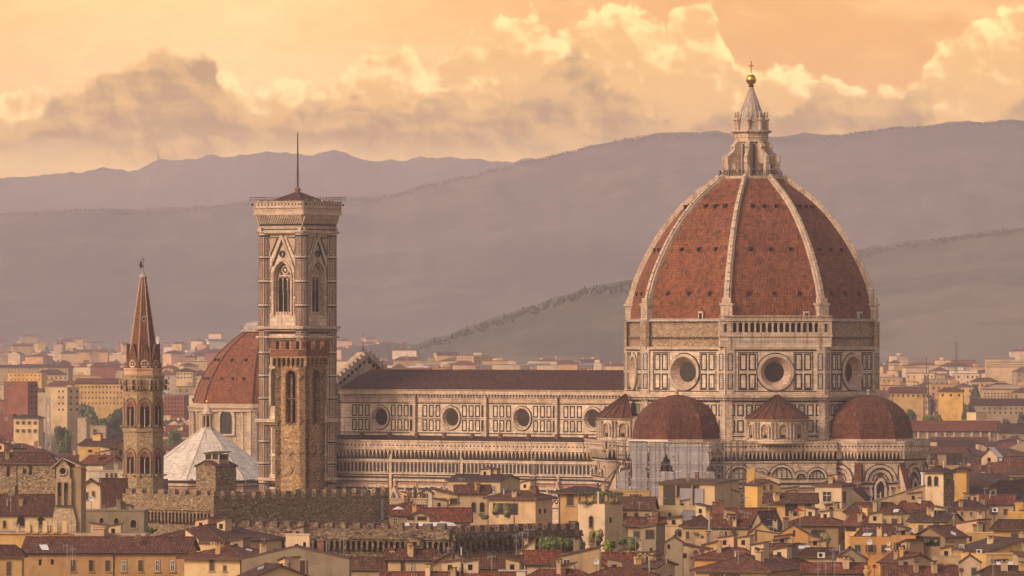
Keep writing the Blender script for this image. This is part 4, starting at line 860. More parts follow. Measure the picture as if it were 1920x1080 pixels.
        # gable over the window
        for sg in (-1, 1):
            x0, z0, x1, z1 = sg * 3.15, 71.2, 0.0, 77.6
            po = [(sg * 3.5, 70.2), (sg * 2.95, 70.2), (0, 76.4), (0, 77.9)]
            m.prism(G, po if sg < 0 else po[::-1], -0.1, 0.5, 'marble'); po = [(sg * 2.9, 70.4), (sg * 2.6, 70.4), (0, 75.7), (0, 76.3)]; g.prism(G, po if sg < 0 else po[::-1], -0.1, 0.3, 'marble_green')
            po = [(sg * 4.2, 77.0), (sg * 1.1, 77.0), (sg * 3.6, 72.2)]
            g.prism(G, po if sg < 0 else po[::-1], -0.1, 0.1, 'marble_green'); po = [(sg * 3.95, 76.7), (sg * 1.7, 76.7), (sg * 3.55, 73.1)]; m.prism(G, po if sg < 0 else po[::-1], -0.05, 0.16, 'marble_rose')
            for z0_, z1_ in ((58.8, 62.2), (62.8, 66.2), (66.8, 70.0)): panel(g, G, sg * 3.9 - 0.42, sg * 3.9 + 0.42, z0_, z1_, 0.16, h=0.05); g.box(G, sg * 3.9 - 0.14, sg * 3.9 + 0.14, z0_ + 0.4, z1_ - 0.4, -0.02, 0.05, 'marble_pink')
        m.ring(G, 0, 73.0, 0.45, 0.8, 0, 0.4, 'marble_green', n=14)
        # projecting cornice on brackets
        Q = F4(n, hb + 1.0)
        m.box(Q, -hb - 1.6, hb + 1.6, 78.4, 79.3, -1.0, 0.0, 'marble'); g.box(Q, -hb - 1.5, hb + 1.5, 78.7, 78.95, -0.5, 0.05, 'marble_green')
        m.box(Q, -hb - 1.1, hb + 1.1, 79.3, 82.4, -1.2, 0.1, 'marble_rose'); g.box(Q, -hb - 1.1, hb + 1.1, 79.7, 81.9, -1.0, 0.14, 'opening')
        for i in range(-12, 13):
            a = i * 0.55; m.prism(FR((Q.o + Q.u * (a - 0.16)).to_tuple(), (-Q.u.x, -Q.u.y)), [(-0.1, 79.6), (0.75, 81.4), (1.0, 82.3), (-0.1, 82.3)] if FR((0, 0), (-Q.u.x, -Q.u.y)).u.dot(Q.n) > 0 else [(0.1, 79.6), (0.1, 82.3), (-1.0, 82.3), (-0.75, 81.4)], -0.32, 0.0, 'marble')
        m.box(Q, -hb - 1.95, hb + 1.95, 82.3, 83.0, -1.5, 1.05, 'marble'); m.box(Q, -hb - 1.95, hb + 1.95, 83.0, 83.9, -1.5, 0.85, 'marble_rose'); m.box(Q, -hb - 2.1, hb + 2.1, 83.9, 84.2, -1.2, 1.15, 'marble'); m.box(Q, -hb - 1.95, hb + 1.95, 84.2, TOP - 0.2, 0.3, 0.9, 'marble'); m.box(Q, -hb - 2.1, hb + 2.1, TOP - 0.2, TOP, 0.1, 1.1, 'marble')
        for i in range(-8, 9): g.box(Q, i * 1.02 - 0.17, i * 1.02 + 0.17, 84.6, 85.05, 0.7, 0.93, 'opening')
    m.box(FR((c.x, c.y - 0, 0), (S2.x, S2.y)), -hb - 1, hb + 1, 84.0, 84.4, -hb - 1, hb + 1, 'lead')
    m.build('shaft', root); g.build('marble_inlay', root)
    m = MB(); r_ = hb + 0.4; base = [c + dirs[i] * r_ + dirs[(i + 1) % 4] * r_ + Vector((0, 0, 85.0)) for i in range(4)]; ap = c + Vector((0, 0, 88.0))
    for i in range(4): m.face([base[i], base[(i + 1) % 4], ap], 'roof_tiles_dark')
    for i in range(4): m.tube(base[i], ap, 0.14, 'roof_tiles_brown', 5)
    m.build('roof', root)
    m = MB(); m.lathe(c.x, c.y, [(0.7, 87.2), (0.62, 88.3), (0.8, 88.5), (0.45, 88.9), (0.25, 89.3)], 8, 'brick'); m.build('finial', root)
    m = MB(); m.lathe(c.x, c.y, [(0.24, 89.0), (0.20, 95.0), (0.14, 101.0), (0.05, 102.4)], 6, 'iron')
    m.box(FR((c.x, c.y, 0), (0, -1)), -0.28, 0.28, 101.7, 101.8, -0.05, 0.05, 'iron', back=True); m.tube((c.x, c.y, 95.0), base[0] + Vector((0, 0, 1)), 0.02, 'iron', 3); m.tube((c.x, c.y, 95.0), base[2] + Vector((0, 0, 1)), 0.02, 'iron', 3)
    m.build('mast', root)
    m = MB()
    for n in dirs:
        Q = F4(n, hb + 2.2)
        for i in range(-9, 10):
            m.tube(Q.p(i * 0.95, TOP, 0), Q.p(i * 0.95, TOP + 1.0, -0.1), 0.04, 'iron', 4)
            if abs(i) > 4: m.tube(Q.p(i * 0.95, TOP + 1.0, -0.1), Q.p(i * 0.95, TOP + 0.9, -1.3), 0.04, 'iron', 4)
        for b in (0.5, 1.0): m.tube(Q.p(-8.7, TOP + b, -0.05), Q.p(8.7, TOP + b, -0.05), 0.035, 'iron', 4)
    m.build('railing', root)
    return c
CAMP = build_campanile()
# ================================================================ ground and hills
def build_ground():
    m = MB()
    for y0, y1, z0, z1 in ((-40, 3600, 0, 0), (3600, 10500, 0, 42.8), (10500, 17150, 42.8, 42.8)): m.face([(-3150, y0, z0), (3350, y0, z0), (3350, y1, z1), (-3150, y1, z1)], 'city_ground')
    tag(m.build('ground'), kind='structure')
def hill(name, prof, D, base_y, mat, seed, depth, amp=1.0, x_ext=0, fold=1.0):
    """hillside: its skyline stands at distance D, its foot nearer at base_y"""
    from mathutils import noise
    pts = sorted(prof); k = D / FPX
    def ridge(px):
        if px <= pts[0][0]: return pts[0][1]
        for (a, b), (c, d) in zip(pts, pts[1:]):
            if a <= px <= c: t = (px - a) / (c - a); t = t * t * (3 - 2 * t) * 0.5 + t * 0.5; return b + (d - b) * t
        return pts[-1][1]
    nx, ny = 300, 44; x0, x1 = pts[0][0], pts[-1][0]; V = []; Fc = []
    for j in range(ny + 8):
        v = min(1.0, j / (ny - 1)); back = max(0, j - (ny - 1))
        for i in range(nx + 1):
            px = x0 + (x1 - x0) * i / nx; zr = max(0.5, HC - (ridge(px) - 640) * k); Yd = base_y + (D - base_y) * v + back * 140; x = (px - 960) / FPX * (base_y + (D - base_y) * v)
            n1 = noise.fractal(Vector((x * 0.0016 + seed, Yd * 0.0007, 0)), 1.0, 2.0, 6); n2 = noise.fractal(Vector((x * 0.012 + seed, Yd * 0.012, 5)), 0.8, 2.0, 4)
            z = zr * (v ** 1.35) * (1.0 + 0.32 * fold * n1 * (1 - v) * 2.0 * v ** 0.5) + n2 * 5.0 * amp * (0.2 + 0.8 * v) - back * back * 6.0
            if 0 < v < 1: z = min(z, zr * (base_y + (D - base_y) * v) / D * 0.985 + 2)
            V.append((x, Yd, max(-1.0, z) if v > 0 else -1.0))
    W = nx + 1
    for j in range(ny + 7):
        for i in range(nx): a = j * W + i; Fc.append((a, a + 1, a + 1 + W, a + W))
    me = bpy.data.meshes.new(name); me.from_pydata(V, [], Fc); me.materials.append(MAT[mat]); me.polygons.foreach_set('use_smooth', [True] * len(Fc)); me.update()
    o = bpy.data.objects.new(name, me); COL.objects.link(o); tag(o, kind='structure'); return o
build_ground()
HILL_A = [(-250, 352), (0, 337), (60, 332), (130, 324), (200, 318), (240, 321), (300, 303), (340, 297), (400, 293), (450, 291), (500, 287), (560, 289), (620, 286), (680, 296), (740, 303), (800, 299), (840, 295), (900, 299), (960, 304), (1010, 297), (1100, 300), (1300, 330)]
HILL_B = [(-300, 410), (0, 400), (60, 397), (150, 390), (200, 391), (250, 395), (330, 391), (400, 384), (480, 376), (560, 372), (640, 368), (700, 371), (740, 362), (800, 345), (870, 330), (940, 312), (1000, 298), (1060, 284), (1120, 270), (1180, 258), (1230, 251), (1280, 249), (1340, 250), (1380, 254), (1450, 257), (1500, 257), (1560, 254), (1620, 245), (1680, 237), (1740, 236), (1800, 230), (1860, 227), (1920, 227), (2220, 235)]
HILL_C = [(1080, 640), (1300, 560), (1450, 500), (1600, 467), (1650, 461), (1700, 453), (1760, 444), (1820, 436), (1880, 428), (1920, 425), (2250, 415)]
HILL_D = [(640, 652), (780, 645), (830, 631), (880, 611), (940, 591), (1000, 570), (1060, 551), (1100, 538), (1140, 531), (1180, 526), (1280, 522), (1400, 560), (1520, 640), (1600, 652)]
hill('hills', HILL_A, 15600, 12200, 'hill_wood', 3.0, 2500, 2.2)
hill('mountain', HILL_B, 10800, 7600, 'hill_wood', 11.0, 3000, 1.6)
hill('hillside', HILL_C, 7200, 5400, 'hill_near', 21.0, 2000, 1.2)
hill('near_hill', HILL_D, 5600, 4700, 'hill_near', 31.0, 1000, 0.8)
# ================================================================ other towers, domes and the battlemented palace
def badia():
    Y = 1190.0; k = FPX / Y; cx, cy = PX(268.5, Y), Y; r = 38.5 / k / 0.96; a0 = -90 - 22.5 + 8      # octagon turned a little
    root = empty('spire_tower', (cx, cy, 0), 'slender brown stone tower with twin arched windows and a pointed brick spire', 'tower')
    z = lambda py: PZ(py, Y); m = MB()
    m.lathe(cx, cy, [(r, 0), (r, z(893)), (r * 1.02, z(893)), (r * 0.97, z(889)), (r * 0.97, z(810)), (r * 1.03, z(809)), (r * 1.03, z(803)), (r * 0.97, z(802)), (r * 0.95, z(735)), (r * 1.0, z(728)), (r * 1.02, z(722)), (r * 1.03, z(707)), (r * 1.06, z(706)), (r * 1.06, z(703)), (r * 0.96, z(702))], 8, 'stone_light', a0, a0 + 360)
    m.lathe(cx, cy, [(r * 0.93, z(703)), (r * 0.93, z(694)), (r * 0.97, z(693)), (r * 0.97, z(690)), (r * 0.9, z(690))], 8, 'pink', a0, a0 + 360)
    ap = r * C22; w = ap * T22; op = MB()
    for j in range(8):
        t = R(a0 + 22.5 + 45 * j); n = (math.cos(t), math.sin(t)); 
        for (b0, b1, hh, ww) in ((887, 846, 0.97, 1.9), (801, 752, 0.965, 1.9)):
            F = FR((cx + n[0] * ap * hh, cy + n[1] * ap * hh, 0), n)
            H = z(b1) - z(b0)
            m.archband(F, 0, z(b0), ww + 0.35, H + 0.5, 0.28, 'brick', -0.1, 0.10, 0.3); m.archband(F, 0, z(b0), ww, H, 0.22, 'stone_light', -0.1, 0.16, 0.3)
            op.arched(F, 0, z(b0), ww, H, 'brick', 0.03, 0.3)
            for q in (-0.46, 0.46): op.arched(F, q, z(b0), 0.72, H - 1.0, 'opening', 0.06, 0.0)
            op.tube(F.p(0, z(b0), 0.16), F.p(0, z(b0) + H - 1.5, 0.16), 0.1, 'marble', 6)
        F = FR((cx + n[0] * ap * 0.98, cy + n[1] * ap * 0.98, 0), n)
        for i in range(-3, 4):
            m.archband(F, i * 0.72, z(731), 0.5, 0.9, 0.12, 'stone_light', -0.2, 0.18); op.arched(F, i * 0.72, z(731), 0.5, 0.9, 'opening', 0.05)
            m.archband(F, i * 0.72, z(720), 0.5, 0.8, 0.12, 'stone_light', -0.2, 0.28); op.arched(F, i * 0.72, z(720), 0.5, 0.8, 'shutter_brown', 0.16)
            m.box(F, i * 0.72 - 0.2, i * 0.72 + 0.2, z(800), z(797), -0.3, 0.1, 'stone_light'); m.box(F, i * 0.72 - 0.2, i * 0.72 + 0.2, z(892), z(889), -0.3, 0.14, 'stone_light')
    m.build('tower_wall', root); op.build('window', root)
    m = MB(); r2 = 29.5 / k / 0.93
    m.lathe(cx, cy, [(r2, z(692)), (r2 * 0.72, z(632)), (r2 * 0.17, z(520)), (r2 * 0.12, z(512))], 8, 'spire_brick', a0, a0 + 360)
    for j in range(8):
        t = R(a0 + 45 * j); d = Vector((math.cos(t), math.sin(t), 0)); c = Vector((cx, cy, 0))
        m.tube(c + d * r2 * 0.97 + Vector((0, 0, z(685))), c + d * r2 * 0.14 + Vector((0, 0, z(514))), 0.16, 'sandstone', 5, 0.09)
        t = R(a0 + 22.5 + 45 * j); n = (math.cos(t), math.sin(t)); F = FR((cx + n[0] * r2 * C22, cy + n[1] * r2 * C22, 0), n)
        m.prism(F, [(-1.25, z(692)), (1.25, z(692)), (1.25, z(683)), (0, z(645)), (-1.25, z(683))], -1.6, 0.12, 'spire_brick')
        for sg in (-1, 1): m.tube(F.p(sg * 1.3, z(684), 0.12), F.p(0, z(643), 0.12), 0.10, 'brick', 5); m.box(F, sg * 1.4 - 0.2, sg * 1.4 + 0.2, z(692), z(680), -0.3, 0.25, 'brick'); 
        m.ring(F, 0, z(682), 0.5, 0.8, 0.05, 0.22, 'marble', n=16); m.disc(F, 0, z(682), 0.5, 0.16, 'opening', 12); m.box(F, -0.08, 0.08, z(682) - 0.5, z(682) + 0.5, 0.1, 0.2, 'marble'); m.box(F, -0.5, 0.5, z(682) - 0.08, z(682) + 0.08, 0.1, 0.2, 'marble')
        if j % 2 == 0: F = FR((cx + n[0] * r2 * 0.46, cy + n[1] * r2 * 0.46, 0), n); m.box(F, -0.3, 0.3, z(603), z(593), -0.6, 0.25, 'marble'); m.box(F, -0.16, 0.16, z(601), z(595), 0, 0.28, 'opening')
    m.lathe(cx, cy, [(r2 * 0.2, z(521)), (r2 * 0.24, z(519)), (r2 * 0.1, z(512)), (0.1, z(508))], 8, 'marble_grey'); m.build('spire', root)
    m = MB(); m.tube((cx, cy, z(511)), (cx, cy, z(481)), 0.05, 'iron', 5); F = FR((cx, cy, 0), (0, -1)); m.box(F, -0.35, 0.35, z(487), z(486), -0.05, 0.05, 'iron', back=True)
    for dx, py, rr in ((-0.45, 492, 0.25), (-0.5, 496, 0.33), (-0.45, 501, 0.22), (-0.25, 499, 0.2)): m.ball((cx + dx, cy, z(py)), rr, 'iron', 8, 6)
    m.build('weather_vane', root)
badia()
MR = random.Random(8)
def merlons(m, F, a0, a1, zb, w, gap, h, mat, h0=-0.9, h1=0.0, cap=None):
    a = a0
    while a < a1 - w * 0.5:
        hj = h * MR.choice([1, 1, 0.95, 1.05, 0.9, 0.75]); m.box(F, a + MR.uniform(-.06, .06), min(a1, a + w * MR.uniform(.92, 1.04)), zb, zb + hj, h0, h1, mat, back=True)
        if cap: m.box(F, a - 0.05, min(a1, a + w) + 0.05, zb + h, zb + h + 0.15, h0 - 0.1, h1 + 0.1, cap, back=True)
        a += w + gap
def bargello():
    Y = 1130.0; k = FPX / Y; root = empty('battlemented_palace', (PX(560, Y), Y, 0), 'rough brown stone palace with square tower, battlements and arcaded cornice', 'palace')
    # the tower: corner towards us at px 575
    cpx = 572.5; K = Vector((PX(cpx, Y), Y, 0)); ps = R(33); uA = Vector((-math.cos(ps), math.sin(ps), 0)); uB = Vector((math.sin(ps), math.cos(ps), 0))
    a = (cpx - 514) / k / math.cos(ps); b = (607 - cpx) / k / math.sin(ps); m = MB(); op = MB()
    FA = FR(K, (-uB.x, -uB.y)); FB = FR(K, (-uA.x, -uA.y)); z = lambda py: PZ(py, Y)
    for F, a0, a1, px0, wpx in ((FA, -a, 0, 544.5, 18), (FB, 0, b, 592, 14)):
        mid = (px0 - cpx) / k / (math.cos(ps) if F is FA else math.sin(ps)); ww = wpx / k / (math.cos(ps) if F is FA else math.sin(ps)) * (1.0 if F is FA else 0.8)
        zb, zt = z(793), z(695)
        m.box(F, a0, a1, 0, zb, -1.3, 0, 'stone_tower'); m.box(F, a0, mid - ww / 2, zb, zt + 0.02, -1.3, 0, 'stone_tower'); m.box(F, mid + ww / 2, a1, zb, zt + 0.02, -1.3, 0, 'stone_tower')
        pl = arch_poly(mid, zb, ww, zt - zb, 0, 12); m.box(F, a0, a1, zt, z(680), -1.3, 0, 'stone_tower')
        rr = ww / 2; bs = zt - rr
        for i in range(12):
            t0, t1 = math.pi * i / 12, math.pi * (i + 1) / 12
            p0, p1 = (mid + rr * math.cos(t0), bs + rr * math.sin(t0)), (mid + rr * math.cos(t1), bs + rr * math.sin(t1))
            m.face([F.p(p0[0], p0[1], 0), F.p(p0[0], zt, 0), F.p(p1[0], zt, 0), F.p(p1[0], p1[1], 0)], 'stone_tower')
        op.box(F, mid - ww / 2, mid + ww / 2, zb, zt, -1.5, -1.2, 'opening'); m.archband(F, mid, zb, ww, zt - zb, 0.3, 'brick', -0.05, 0.04)
        op.box(F, mid - ww / 2, mid + ww / 2, z(749), z(746), -0.6, -0.3, 'wood'); op.tube(F.p(mid - ww * 0.1, zb, -0.7), F.p(mid - ww * 0.1, z(702), -0.7), 0.28, 'stone_dark', 6); op.box(F, mid - ww / 2, mid + ww / 2, zb - 0.25, zb + 0.02, -0.6, 0.12, 'stone_dark')
        # brackets and brick parapet
        L = a1 - a0; n = 7 if F is FA else 5; st = (L + 0.5) / n
        m.box(F, a0 - 0.6, a1 + 0.6, z(668), z(655), -1.3, 0.6, 'brick'); m.box(F, a0 - 0.6, a1 + 0.6, z(656), z(654.5), -1.3, 0.7, 'stone')
        for i in range(n):
            c = a0 - 0.25 + st * (i + 0.5); m.archband(F, c, z(684), st * 0.62, z(671) - z(684), 0.2, 'stone_tower', -0.1, 0.5); op.arched(F, c, z(684), st * 0.62, z(671) - z(684), 'opening', 0.06)
            m.box(F, c - st / 2 - 0.16, c - st / 2 + 0.16, z(686), z(672), -0.1, 0.5, 'stone_tower')
        m.box(F, a0 - 0.6, a1 + 0.6, z(671), z(667.5), -0.3, 0.58, 'stone_tower')
        n = 4 if F is FA else 3; st = (L + 1.2) / (n - 0.45)
        for i in range(n): c = a0 - 0.6 + st * i; m.box(F, c, c + st * 0.55, z(654.5), z(640), -0.5 if F is FA else -0.48, 0.6, 'brick', back=True)
        for py in (709, 793, 851, 886):
            for q in ((-0.85, -0.45, -0.12) if F is FA else (0.12, 0.45, 0.85)):
                c = q * (a1 - a0); op.tube(F.p(c - 0.45, z(py) - 0.4, 0.08), F.p(c + 0.45, z(py) + 0.4, 0.08), 0.09, 'iron', 4)
        m.box(F, a0, a1, z(852), z(850.5), 0, 0.07, 'stone_dark')
    Kb = K + uA * a + uB * b
    for n_, L, o_ in ((uB, a, K + uB * b), (uA, b, K + uA * a)):
        F = FR(o_, (n_.x, n_.y)); m.box(F, -20 if False else (0 if F.u.dot(Kb - o_) > 0 else -L), (L if F.u.dot(Kb - o_) > 0 else 0), 0, z(655), -1.3, 0, 'stone_tower')
    m.face([K + Vector((0, 0, z(684))), K + uB * b + Vector((0, 0, z(684))), Kb + Vector((0, 0, z(684))), K + uA * a + Vector((0, 0, z(684)))], 'lead')
    t = m.build('tower', root); op.build('window', t)
    # two bells' glints: green oxidised plates between the merlons
    # upper block of the palace, battlements 915-930
    def block(pts, Ys, ytop, ymer, ybot, mat, mw, gp, name, arcade=None, tile=True):
        """straight wall from (px0,Y0) to (px1,Y1)"""
        m = MB(); (x0, y0), (x1, y1) = pts; A = Vector((PX(x0, y0), y0, 0)); B = Vector((PX(x1, y1), y1, 0)); d = (B - A); L = d.length; d.normalize(); n = Vector((d.y, -d.x, 0)); F = FR(A, (n.x, n.y))
        Ym = (y0 + y1) / 2; zt = PZ(ytop, Ym); zm = PZ(ymer, Ym)
        m.box(F, 0, L, 0, zt, -1.0, 0, mat); merlons(m, F, 0, L, zt, mw, gp, zm - zt, mat, -0.9, 0.0)
        m.box(F, 0, L, zt - 0.02, zt + 0.12, -1.1, 0.1, mat)
        if arcade:
            za, zb = PZ(arcade[0], Ym), PZ(arcade[1], Ym); st = arcade[2]; n_ = int(L / st); st = L / n_
            m.box(F, 0, L, za, zt - 0.05, 0, 0.75, mat); m.box(F, 0, L, za, za + 0.3, 0, 0.95, mat)
            hgt = za - zb
            for i in range(n_):
                c = st * (i + 0.5); m.archband(F, c, zb + hgt * 0.25, st * 0.6, hgt * 0.62, st * 0.2, mat, 0, 0.7); m.arched(F, c, zb + hgt * 0.25, st * 0.6, hgt * 0.62, 'opening', 0.05)
                m.prism(F, [(c - st / 2 - st * 0.2, zb + hgt * 0.4), (c - st / 2, zb), (c - st / 2 + st * 0.2, zb + hgt * 0.4), (c - st / 2 + st * 0.2, za), (c - st / 2 - st * 0.2, za)], 0, 0.68, mat)
        m.build(name, root)
        return F, L, zt
    F, L, zt = block([(236, 1113), (401, 1092)], None, 928, 918, 1100, 'stone', 1.9, 1.4, 'side_wall', arcade=(956, 982, 1.05))
    F, L, zt = block([(401, 1090), (730, 1120)], None, 934, 918, 1100, 'stone', 1.4, 1.05, 'upper_wall')
    # roofs glimpsed between the battlements
    m = MB(); zr = PZ(934, 1105) - 0.3
    for x0, y0, x1, y1, w in ((403, 1093, 612, 1111, 6), (246, 1114, 398, 1095, 5)):
        A = Vector((PX(x0, y0), y0 + 0.9, zr)); B = Vector((PX(x1, y1), y1 + 0.9, zr)); d = (B - A).normalized(); n = Vector((-d.y, d.x, 0)); up = Vector((0, 0, 1.3))
        m.slab([A, B, B + n * w + up, A + n * w + up], 0.3, 'roof_tiles_rust'); m.slab([B + n * w + up, B + n * 2 * w, A + n * 2 * w, A + n * w + up][::1] and [A + n * w + up, B + n * w + up, B + n * 2 * w, A + n * 2 * w], 0.3, 'roof_tiles_rust')
    m.build('upper_roof', root)
    # lower front range, battlements 980-1000, arcade 1010-1030
    block([(428, 1000), (846, 985)], None, 992, 979, 1100, 'stone_dark', 1.3, 1.15, 'front_wall', arcade=(1010, 1034, 0.95))
    block([(846, 985), (1086, 1008)], None, 997, 983, 1100, 'stone_dark', 1.1, 1.2, 'right_wall', arcade=(1009, 1030, 1.25))
    m = MB(); A = Vector((PX(432, 1001), 1002.5, PZ(992, 1000) - 0.4)); B = Vector((PX(843, 986), 988, PZ(992, 1000) - 0.4)); n = Vector((0, 1, 0)); up = Vector((0, 0, 1.0))
    m.slab([A, B, B + n * 7 + up, A + n * 7 + up], 0.3, 'roof_tiles_rust'); m.slab([A + n * 7 + up, B + n * 7 + up, B + n * 14, A + n * 14], 0.3, 'roof_tiles_rust')
    A, B = B, Vector((PX(1083, 1009), 1011, A.z)); A = A + Vector((0.5, 0.5, 0)); n = Vector((-(B - A).y, (B - A).x, 0)).normalized(); m.slab([A, B, B + n * 6 + up, A + n * 6 + up], 0.3, 'roof_tiles_rust'); m.slab([A + n * 6 + up, B + n * 6 + up, B + n * 12, A + n * 12], 0.3, 'roof_tiles_rust')
    m.build('lower_roof', root)
    # ends of the upper block
    m = MB(); A = Vector((PX(730, 1120), 1120, 0)); B = A + Vector((-2.2, 22, 0)); d = (B - A).normalized(); F = FR(A, (d.y, -d.x)); m.box(F, 0, 22, 0, PZ(934, 1105), -1, 0, 'stone'); merlons(m, F, 0.5, 22, PZ(934, 1105), 1.6, 1.7, PZ(919, 1105) - PZ(934, 1105), 'stone'); m.build('end_wall', root)
    # little metal flue strapped to the corner
    m = MB(); m.tube((PX(717, 1118), 1118.0, PZ(975, 1118)), (PX(717, 1118), 1118.0, PZ(938, 1118)), 0.28, 'lead', 8); m.build('flue', root)
bargello()
def baptistery():
    Y = 1575.0; k = FPX / Y; cx, cy = PX(389, Y), Y; z = lambda py: PZ(py, Y); a0 = A0; rr = 138 / k / 0.98
    root = empty('baptistery', (cx, cy, 0), 'octagonal building with a pale pyramid roof and a small marble lantern with golden ball', 'baptistery')
    m = MB(); m.lathe(cx, cy, [(rr * 0.97, 0), (rr * 0.97, z(899))], 8, 'marble', a0, a0 + 360)
    for j in range(8):
        t = R(a0 + 22.5 + 45 * j); n = (math.cos(t), math.sin(t)); F = FR((cx + n[0] * rr * 0.97 * C22, cy + n[1] * rr * 0.97 * C22, 0), n); w = rr * 0.97 * C22 * T22
        stripes(m, F, -w, w, 6, z(900), j)
    m.build('wall', root)
    m = MB(); m.lathe(cx, cy, [(rr * 1.02, z(898)), (rr * 1.02, z(896)), (rr * 1.0, z(895)), (2.1, z(806)), (2.1, z(804))], 8, 'roof_marble', a0, a0 + 360)
    for j in range(8):
        t = R(a0 + 45 * j); m.tube((cx + rr * math.cos(t), cy + rr * math.sin(t), z(895)), (cx + 1.9 * math.cos(t), cy + 1.9 * math.sin(t), z(805.5)), 0.13, 'marble_grey', 5)
    m.build('roof', root)
    m = MB(); m.lathe(cx, cy, [(1.75, z(805)), (1.75, z(802)), (1.1, z(802)), (1.1, z(778)), (1.75, z(777)), (1.85, z(775)), (1.5, z(774)), (1.1, z(768)), (0.45, z(762)), (0.3, z(757))], 8, 'marble', a0, a0 + 360)
    for j in range(8):
        t = R(a0 + 45 * j); m.tube((cx + 1.45 * math.cos(t), cy + 1.45 * math.sin(t), z(802)), (cx + 1.45 * math.cos(t), cy + 1.45 * math.sin(t), z(777)), 0.17, 'marble', 6)
        t = R(a0 + 22.5 + 45 * j); F = FR((cx + 1.03 * math.cos(t), cy + 1.03 * math.sin(t), 0), (math.cos(t), math.sin(t))); m.box(F, -0.26, 0.26, z(800), z(780), -0.02, 0.02, 'opening')
    l = m.build('lantern', root); m = MB(); m.ball((cx, cy, z(753)), 0.5, 'gold', 14, 10); m.build('golden_ball', l); m = MB(); m.tube((cx, cy, z(750)), (cx, cy, z(742)), 0.07, 'gold', 5); F = FR((cx, cy, 0), (0, -1)); m.box(F, -0.3, 0.3, z(746), z(745), -0.05, 0.05, 'gold', back=True); m.build('cross', l)
baptistery()
def chapel_dome():
    Y = 1880.0; k = FPX / Y; cx, cy = PX(500, Y), Y; z = lambda py: PZ(py, Y); a0 = -90 - 22.5 + 14; s = 1 / k / 0.97
    root = empty('domed_chapel', (cx, cy, 0), 'large red ribbed dome on a tan drum, partly hidden behind the bell tower', 'domed church')
    m = MB(); rd = 141 * s
    m.lathe(cx, cy, [(rd, 0), (rd, z(771)), (rd * 1.03, z(770)), (rd * 1.04, z(764)), (rd, z(762)), (rd * 0.97, z(756))], 8, 'sandstone', a0, a0 + 360)
    ap = rd * C22; w = ap * T22; g = MB()
    for j in range(8):
        t = R(a0 + 22.5 + 45 * j); n = (math.cos(t), math.sin(t)); F = FR((cx + n[0] * ap, cy + n[1] * ap, 0), n)
        for sg in (-1, 1): m.box(F, sg * w - (1.5 if sg > 0 else 0), sg * w + (0 if sg > 0 else 1.5), 0, z(771), -0.2, 0.5, 'marble')
        for sg in (-1, 1): m.box(F, sg * 5.6 - 0.5, sg * 5.6 + 0.5, 0, z(771), 0, 0.3, 'marble')
        m.box(F, -w, w, z(771), z(768), -0.2, 0.8, 'marble'); m.box(F, -w, w, z(764), z(762), -0.2, 1.1, 'marble')
        m.archband(F, 0, z(812), 4.3, z(768) - z(812), 1.0, 'marble', 0, 0.6); g.arched(F, 0, z(812), 4.3, z(768) - z(812), 'glass', 0.15)
        for q in (-1.4, -0.5, 0.5, 1.4): g.box(F, q - 0.06, q + 0.06, z(812), z(772), 0.15, 0.22, 'iron')
        for py in (783, 793, 803): g.box(F, -2.1, 2.1, z(py), z(py) + 0.12, 0.15, 0.23, 'iron')
        m.box(F, -3.2, 3.2, z(815), z(812), 0, 0.7, 'marble')
    m.build('drum', root); g.build('window', root)
    m = MB(); prof = [(135, 757), (133, 745), (127, 725), (118, 706), (106, 686), (92, 667), (76, 650), (60, 636), (45, 625), (40, 621)]
    m.lathe(cx, cy, [(r_ * s, z(p)) for r_, p in prof], 8, 'dome_tiles', a0, a0 + 360)
    for j in range(8):
        t = R(a0 + 45 * j)
        for (r0, p0), (r1, p1) in zip(prof, prof[1:]): m.tube((cx + r0 * s * math.cos(t), cy + r0 * s * math.sin(t), z(p0)), (cx + r1 * s * math.cos(t), cy + r1 * s * math.sin(t), z(p1)), 0.32, 'apse_tiles', 5)
        t = R(a0 + 22.5 + 45 * j); n = (math.cos(t), math.sin(t))
        for (r_, p) in ((121, 712), (100, 677)):
            F = FR((cx + n[0] * r_ * s * C22, cy + n[1] * r_ * s * C22, 0), n)
            for a in ((-4, 0, 4) if r_ > 110 else (-2.5, 2.5)): m.box(F, a - 0.3, a + 0.3, z(p), z(p) + 0.8, -0.6, 0.25, 'opening')
    m.build('dome', root)
    m = MB(); m.lathe(cx, cy, [(47 * s, z(622)), (47 * s, z(618)), (44 * s, z(617)), (44 * s, z(611)), (40 * s, z(610)), (38 * s, z(606)), (10 * s, z(600))], 8, 'marble_grey', a0, a0 + 360)
    for i in range(16): t = 2 * math.pi * i / 16; m.tube((cx + 46 * s * math.cos(t), cy + 46 * s * math.sin(t), z(617)), (cx + 46 * s * math.cos(t), cy + 46 * s * math.sin(t), z(611)), 0.08, 'iron', 4)
    m.build('lantern_base', root)
